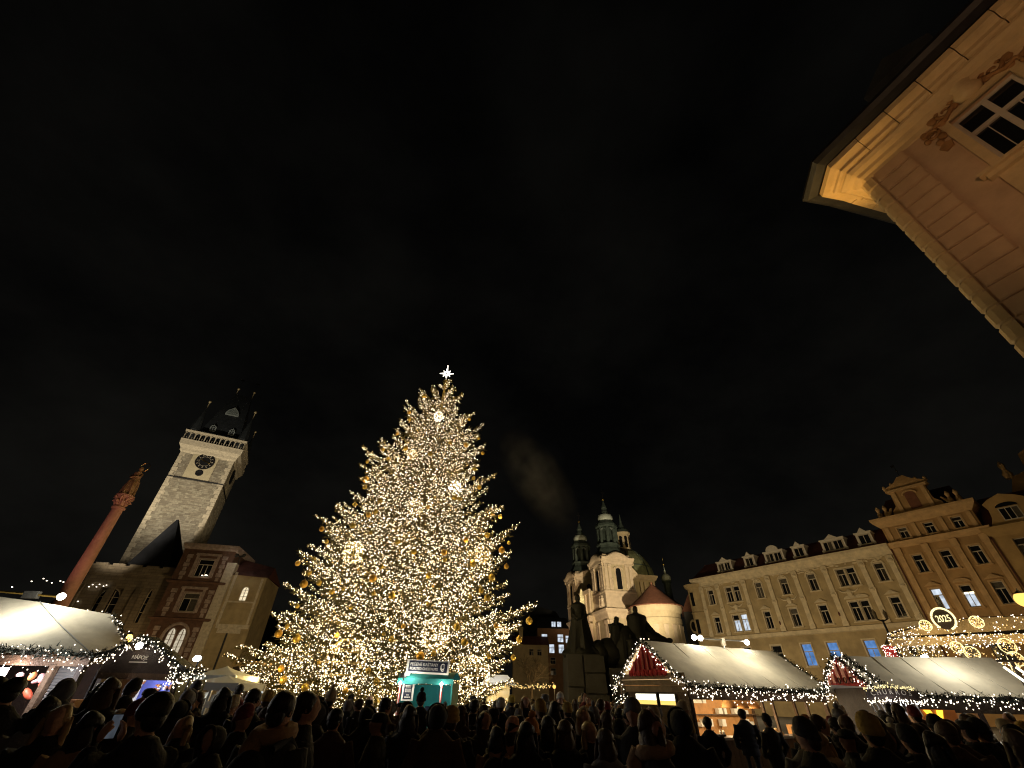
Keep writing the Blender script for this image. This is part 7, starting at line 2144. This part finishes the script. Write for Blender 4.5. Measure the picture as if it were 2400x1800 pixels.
(5.18, 7.38, 1.66, 'stand', 'beanie', 'mustard', 'charcoal', 213, ''),
(4.87, 6.83, 1.61, 'stand', 'furhood', 'grey', 'charcoal', 348, ''),
(4.61, 8.17, 1.6, 'stand', 'furhood', 'grey', 'black', 160, ''),
(6.92, 9.59, 1.65, 'stand', 'long', 'hairblond', 'black', 95, ''),
(10.6, 10.81, 1.58, 'stand', 'long', 'hairbrown', 'black', 190, ''),
(4.37, 7.33, 1.73, 'stand', 'short', 'hairbrown', 'black', 82, ''),
(8.15, 8.61, 1.66, 'stand', 'beanie', 'cream', 'brown', 162, ''),
(8.38, 10.69, 1.8, 'stand', 'beanie', 'wine', 'black', 173, ''),
(8.21, 9.4, 1.63, 'stand', 'furhood', 'grey', 'black', 159, ''),
(7.52, 9.97, 1.86, 'stand', 'long', 'hairbrown', 'black', 180, ''),
(8.62, 11.59, 1.86, 'stand', 'short', 'hairblack', 'grey', 93, ''),
(7.61, 11.81, 1.77, 'stand', 'pom', 'white', 'navy', 78, ''),
(9.38, 10.67, 1.73, 'stand', 'short', 'hairblack', 'black', 163, ''),
(7.95, 11.02, 1.7, 'stand', 'beanie', 'grey', 'black', 258, ''),
(9.62, 9.81, 1.61, 'stand', 'beanie', 'mustard', 'black', 348, ''),
(11.38, 11.83, 1.75, 'stand', 'short', 'hairbrown', 'black', 267, ''),
(8.78, 11.07, 1.62, 'stand', 'hood', 'brown', 'black', 182, ''),
(8.34, 10.13, 1.67, 'stand', 'short', 'hairblack', 'black', 199, ''),
(-5.2, 8.45, 1.71, 'stand', 'hood', 'black', 'charcoal', 186, ''),
(-5.81, 8.03, 1.71, 'stand', 'beanie', 'black', 'charcoal', 273, ''),
(-5.33, 7.43, 1.61, 'stand', 'long', 'hairblond', 'charcoal', 78, ''),
(-5.8, 9.86, 1.81, 'stand', 'short', 'hairbrown', 'charcoal', 343, ''),
(-4.07, 6.84, 1.58, 'stand', 'long', 'hairblond', 'black', 342, ''),
(-5.87, 9.32, 1.58, 'stand', 'short', 'hairblack', 'black', 271, ''),
(-8.15, 9.94, 1.59, 'stand', 'long', 'hairblond', 'black', 100, ''),
(-7.05, 8.64, 1.6, 'stand', 'long', 'hairbrown', 'grey', 157, ''),
(-0.82, 6.52, 1.77, 'stand', 'hood', 'charcoal', 'brown', 195, ''),
(-2.85, 8.07, 1.69, 'stand', 'cap', 'black', 'black', 332, ''),
(-0.3, 8.42, 1.65, 'stand', 'long', 'hairblack', 'charcoal', 26, ''),
(-2.14, 6.74, 1.7, 'stand', 'short', 'hairblack', 'brown', 188, ''),
(-2.54, 7.14, 1.75, 'stand', 'hood', 'charcoal', 'black', 174, ''),
(-3.18, 6.51, 1.69, 'stand', 'beanie', 'wine', 'black', 85, ''),
(-0.72, 7.2, 1.7, 'stand', 'beanie', 'mustard', 'black', 190, ''),
(-1.47, 7.9, 1.72, 'stand', 'beanie', 'black', 'charcoal', 329, ''),
(-3.81, 8.47, 1.66, 'stand', 'short', 'hairbrown', 'black', 269, ''),
(-1.59, 6.75, 1.66, 'stand', 'cap', 'black', 'olive', 282, ''),
(1.65, 6.75, 1.83, 'stand', 'beanie', 'grey', 'charcoal', 331, ''),
(0.25, 6.12, 1.63, 'stand', 'long', 'hairblack', 'black', 174, ''),
(2.43, 7.14, 1.65, 'stand', 'beanie', 'mustard', 'black', 190, ''),
(1.15, 7.21, 1.6, 'stand', 'long', 'hairblond', 'black', 27, ''),
(1.67, 7.74, 1.58, 'stand', 'beanie', 'black', 'navy', 185, ''),
(0.79, 8.23, 1.8, 'stand', 'long', 'hairblack', 'brown', 161, ''),
(1.15, 6.19, 1.58, 'stand', 'long', 'hairbrown', 'grey', 187, ''),
(1.18, 7.89, 1.72, 'stand', 'long', 'hairblond', 'black', 26, ''),
(0.23, 8.45, 1.61, 'stand', 'long', 'hairblack', 'black', 198, ''),
(3.73, 5.43, 1.76, 'stand', 'beanie', 'mustard', 'black', 171, ''),
(4.48, 5.58, 1.65, 'stand', 'long', 'hairblack', 'charcoal', 88, ''),
(5.44, 5.55, 1.61, 'stand', 'hood', 'charcoal', 'black', 170, ''),
(5.93, 5.95, 1.68, 'stand', 'long', 'hairblond', 'black', 147, ''),
(4.65, 6.17, 1.65, 'stand', 'beanie', 'black', 'olive', 178, ''),
(3.04, 5.4, 1.71, 'stand', 'beanie', 'charcoal', 'black', 214, ''),
(5.16, 6.23, 1.72, 'stand', 'short', 'hairbrown', 'brown', 172, ''),
(3.71, 6.68, 1.62, 'stand', 'beanie', 'cream', 'grey', 347, ''),
(-4.56, 6.59, 1.71, 'stand', 'beanie', 'wine', 'black', 102, ''),
(-4.42, 5.32, 1.71, 'stand', 'long', 'hairblond', 'black', 28, ''),
(-2.89, 5.43, 1.58, 'stand', 'hood', 'charcoal', 'charcoal', 340, ''),
(-4.98, 5.79, 1.77, 'stand', 'long', 'hairblack', 'grey', 185, '')]

for i, (x, y, h, pose, hg, hc, coat, rot, ex) in enumerate(PEOPLE):
    lc = int((i * 7) % 5 < 2)
    o = new('person', BODY[(pose, lc)], None, (x, y, 0), R(rot))
    s_ = h / 1.76
    o.scale = (min(1.06, .35 + .65 * s_) * (1.08 + .05 * math.sin(i * 3.1)), min(1.06, .35 + .65 * s_) * 1.06, s_)
    setmat(o, 0, PM[coat])
    if pose == 'phone':
        holders.append(o)
    setmat(o, 1, PM['black' if i % 3 else 'jeans'])
    nm, me = HGM[hg]
    c = new(nm, me, o)
    setmat(c, 0, PM['rose' if hg == 'earmuff' else hc])
    if hg in ('beanie', 'pom', 'earmuff'):
        if hg == 'earmuff' or i % 2:
            q = new('hair', HGM['long' if hg == 'earmuff' else 'short'][1] if hg == 'earmuff' else m_nape, o)
            setmat(q, 0, PM['hairbrown'])
        else:
            q = new('hair', m_nape, o)
            setmat(q, 0, PM['hairblack'])
    for e in ex.split():
        q = new(XM[e][0], XM[e][1], o)
        if e == 'longhair':
            setmat(q, 0, PM['hairblack'])
    extra = {'backpack scarf': ' with backpack and scarf', 'backpack': ' with backpack', 'bag': ' with pink bag', 'furcollar': ' with fur collar', 'scarf': ' with scarf'}.get(ex, '')
    act = {'walk': 'walking ', 'phone': 'phone raising '}.get(pose, '')
    folk.append((o, '%sperson in %s coat and %s%s' % (act, {'rose': 'dusty pink'}.get(coat, coat), headword(hg, hc), extra), zone_word(x, y), scr(x, y, 1.7)))
byl = {}
for o, a, z, u in folk:
    byl.setdefault((a, z), []).append((u, o))
for (a, z), L in byl.items():
    L.sort(key=lambda p: p[0])
    for k, (u, o) in enumerate(L):
        if len(L) == 1:
            tag(o, '%s, %s' % (a, z), 'person', 'crowd on the square')
        else:
            tag(o, '%s, %s, %s' % (a, z, ORD[k] if k < len(L) - 1 else 'rightmost'), 'person', 'crowd on the square')
# the stall keeper behind the counter of the red gable stall
kx = w1(.55, 1.15, 0)
o = new('person', BODY[('stand', 0)], None, (kx[0], kx[1], 0), R(-10))
o.scale = (1, 1, 1.0)
setmat(o, 0, PM['grey']); setmat(o, 1, PM['black'])
c = new('hair', HGM['short'][1], o); setmat(c, 0, PM['hairbrown'])
tag(o, 'stall keeper in grey jacket behind the counter of the red gable stall', 'person', 'crowd on the square')
# lit telephones held up in the crowd
def phone(o, lab):
    m = Matrix.Translation(o.location) @ o.rotation_euler.to_matrix().to_4x4() @ Matrix.Diagonal((*o.scale, 1))
    b_ = tag(MB().box(-.036, .036, -.004, .004, -.075, .075).build('phone', m_dark, None, loc=tuple(m @ Vector((0, -.43, 1.545))), rot=o.rotation_euler.z + math.pi), lab, 'phone')
    new('screen', MB().box(-.032, .032, -.006, -.004, -.07, .07).mesh('screen', e_scr), b_)
for o, lab in zip(holders, ('small phone with lit screen held up by large black haired person, lower left', 'small phone with lit screen held up by person in brown coat, before the tents')):
    phone(o, lab)
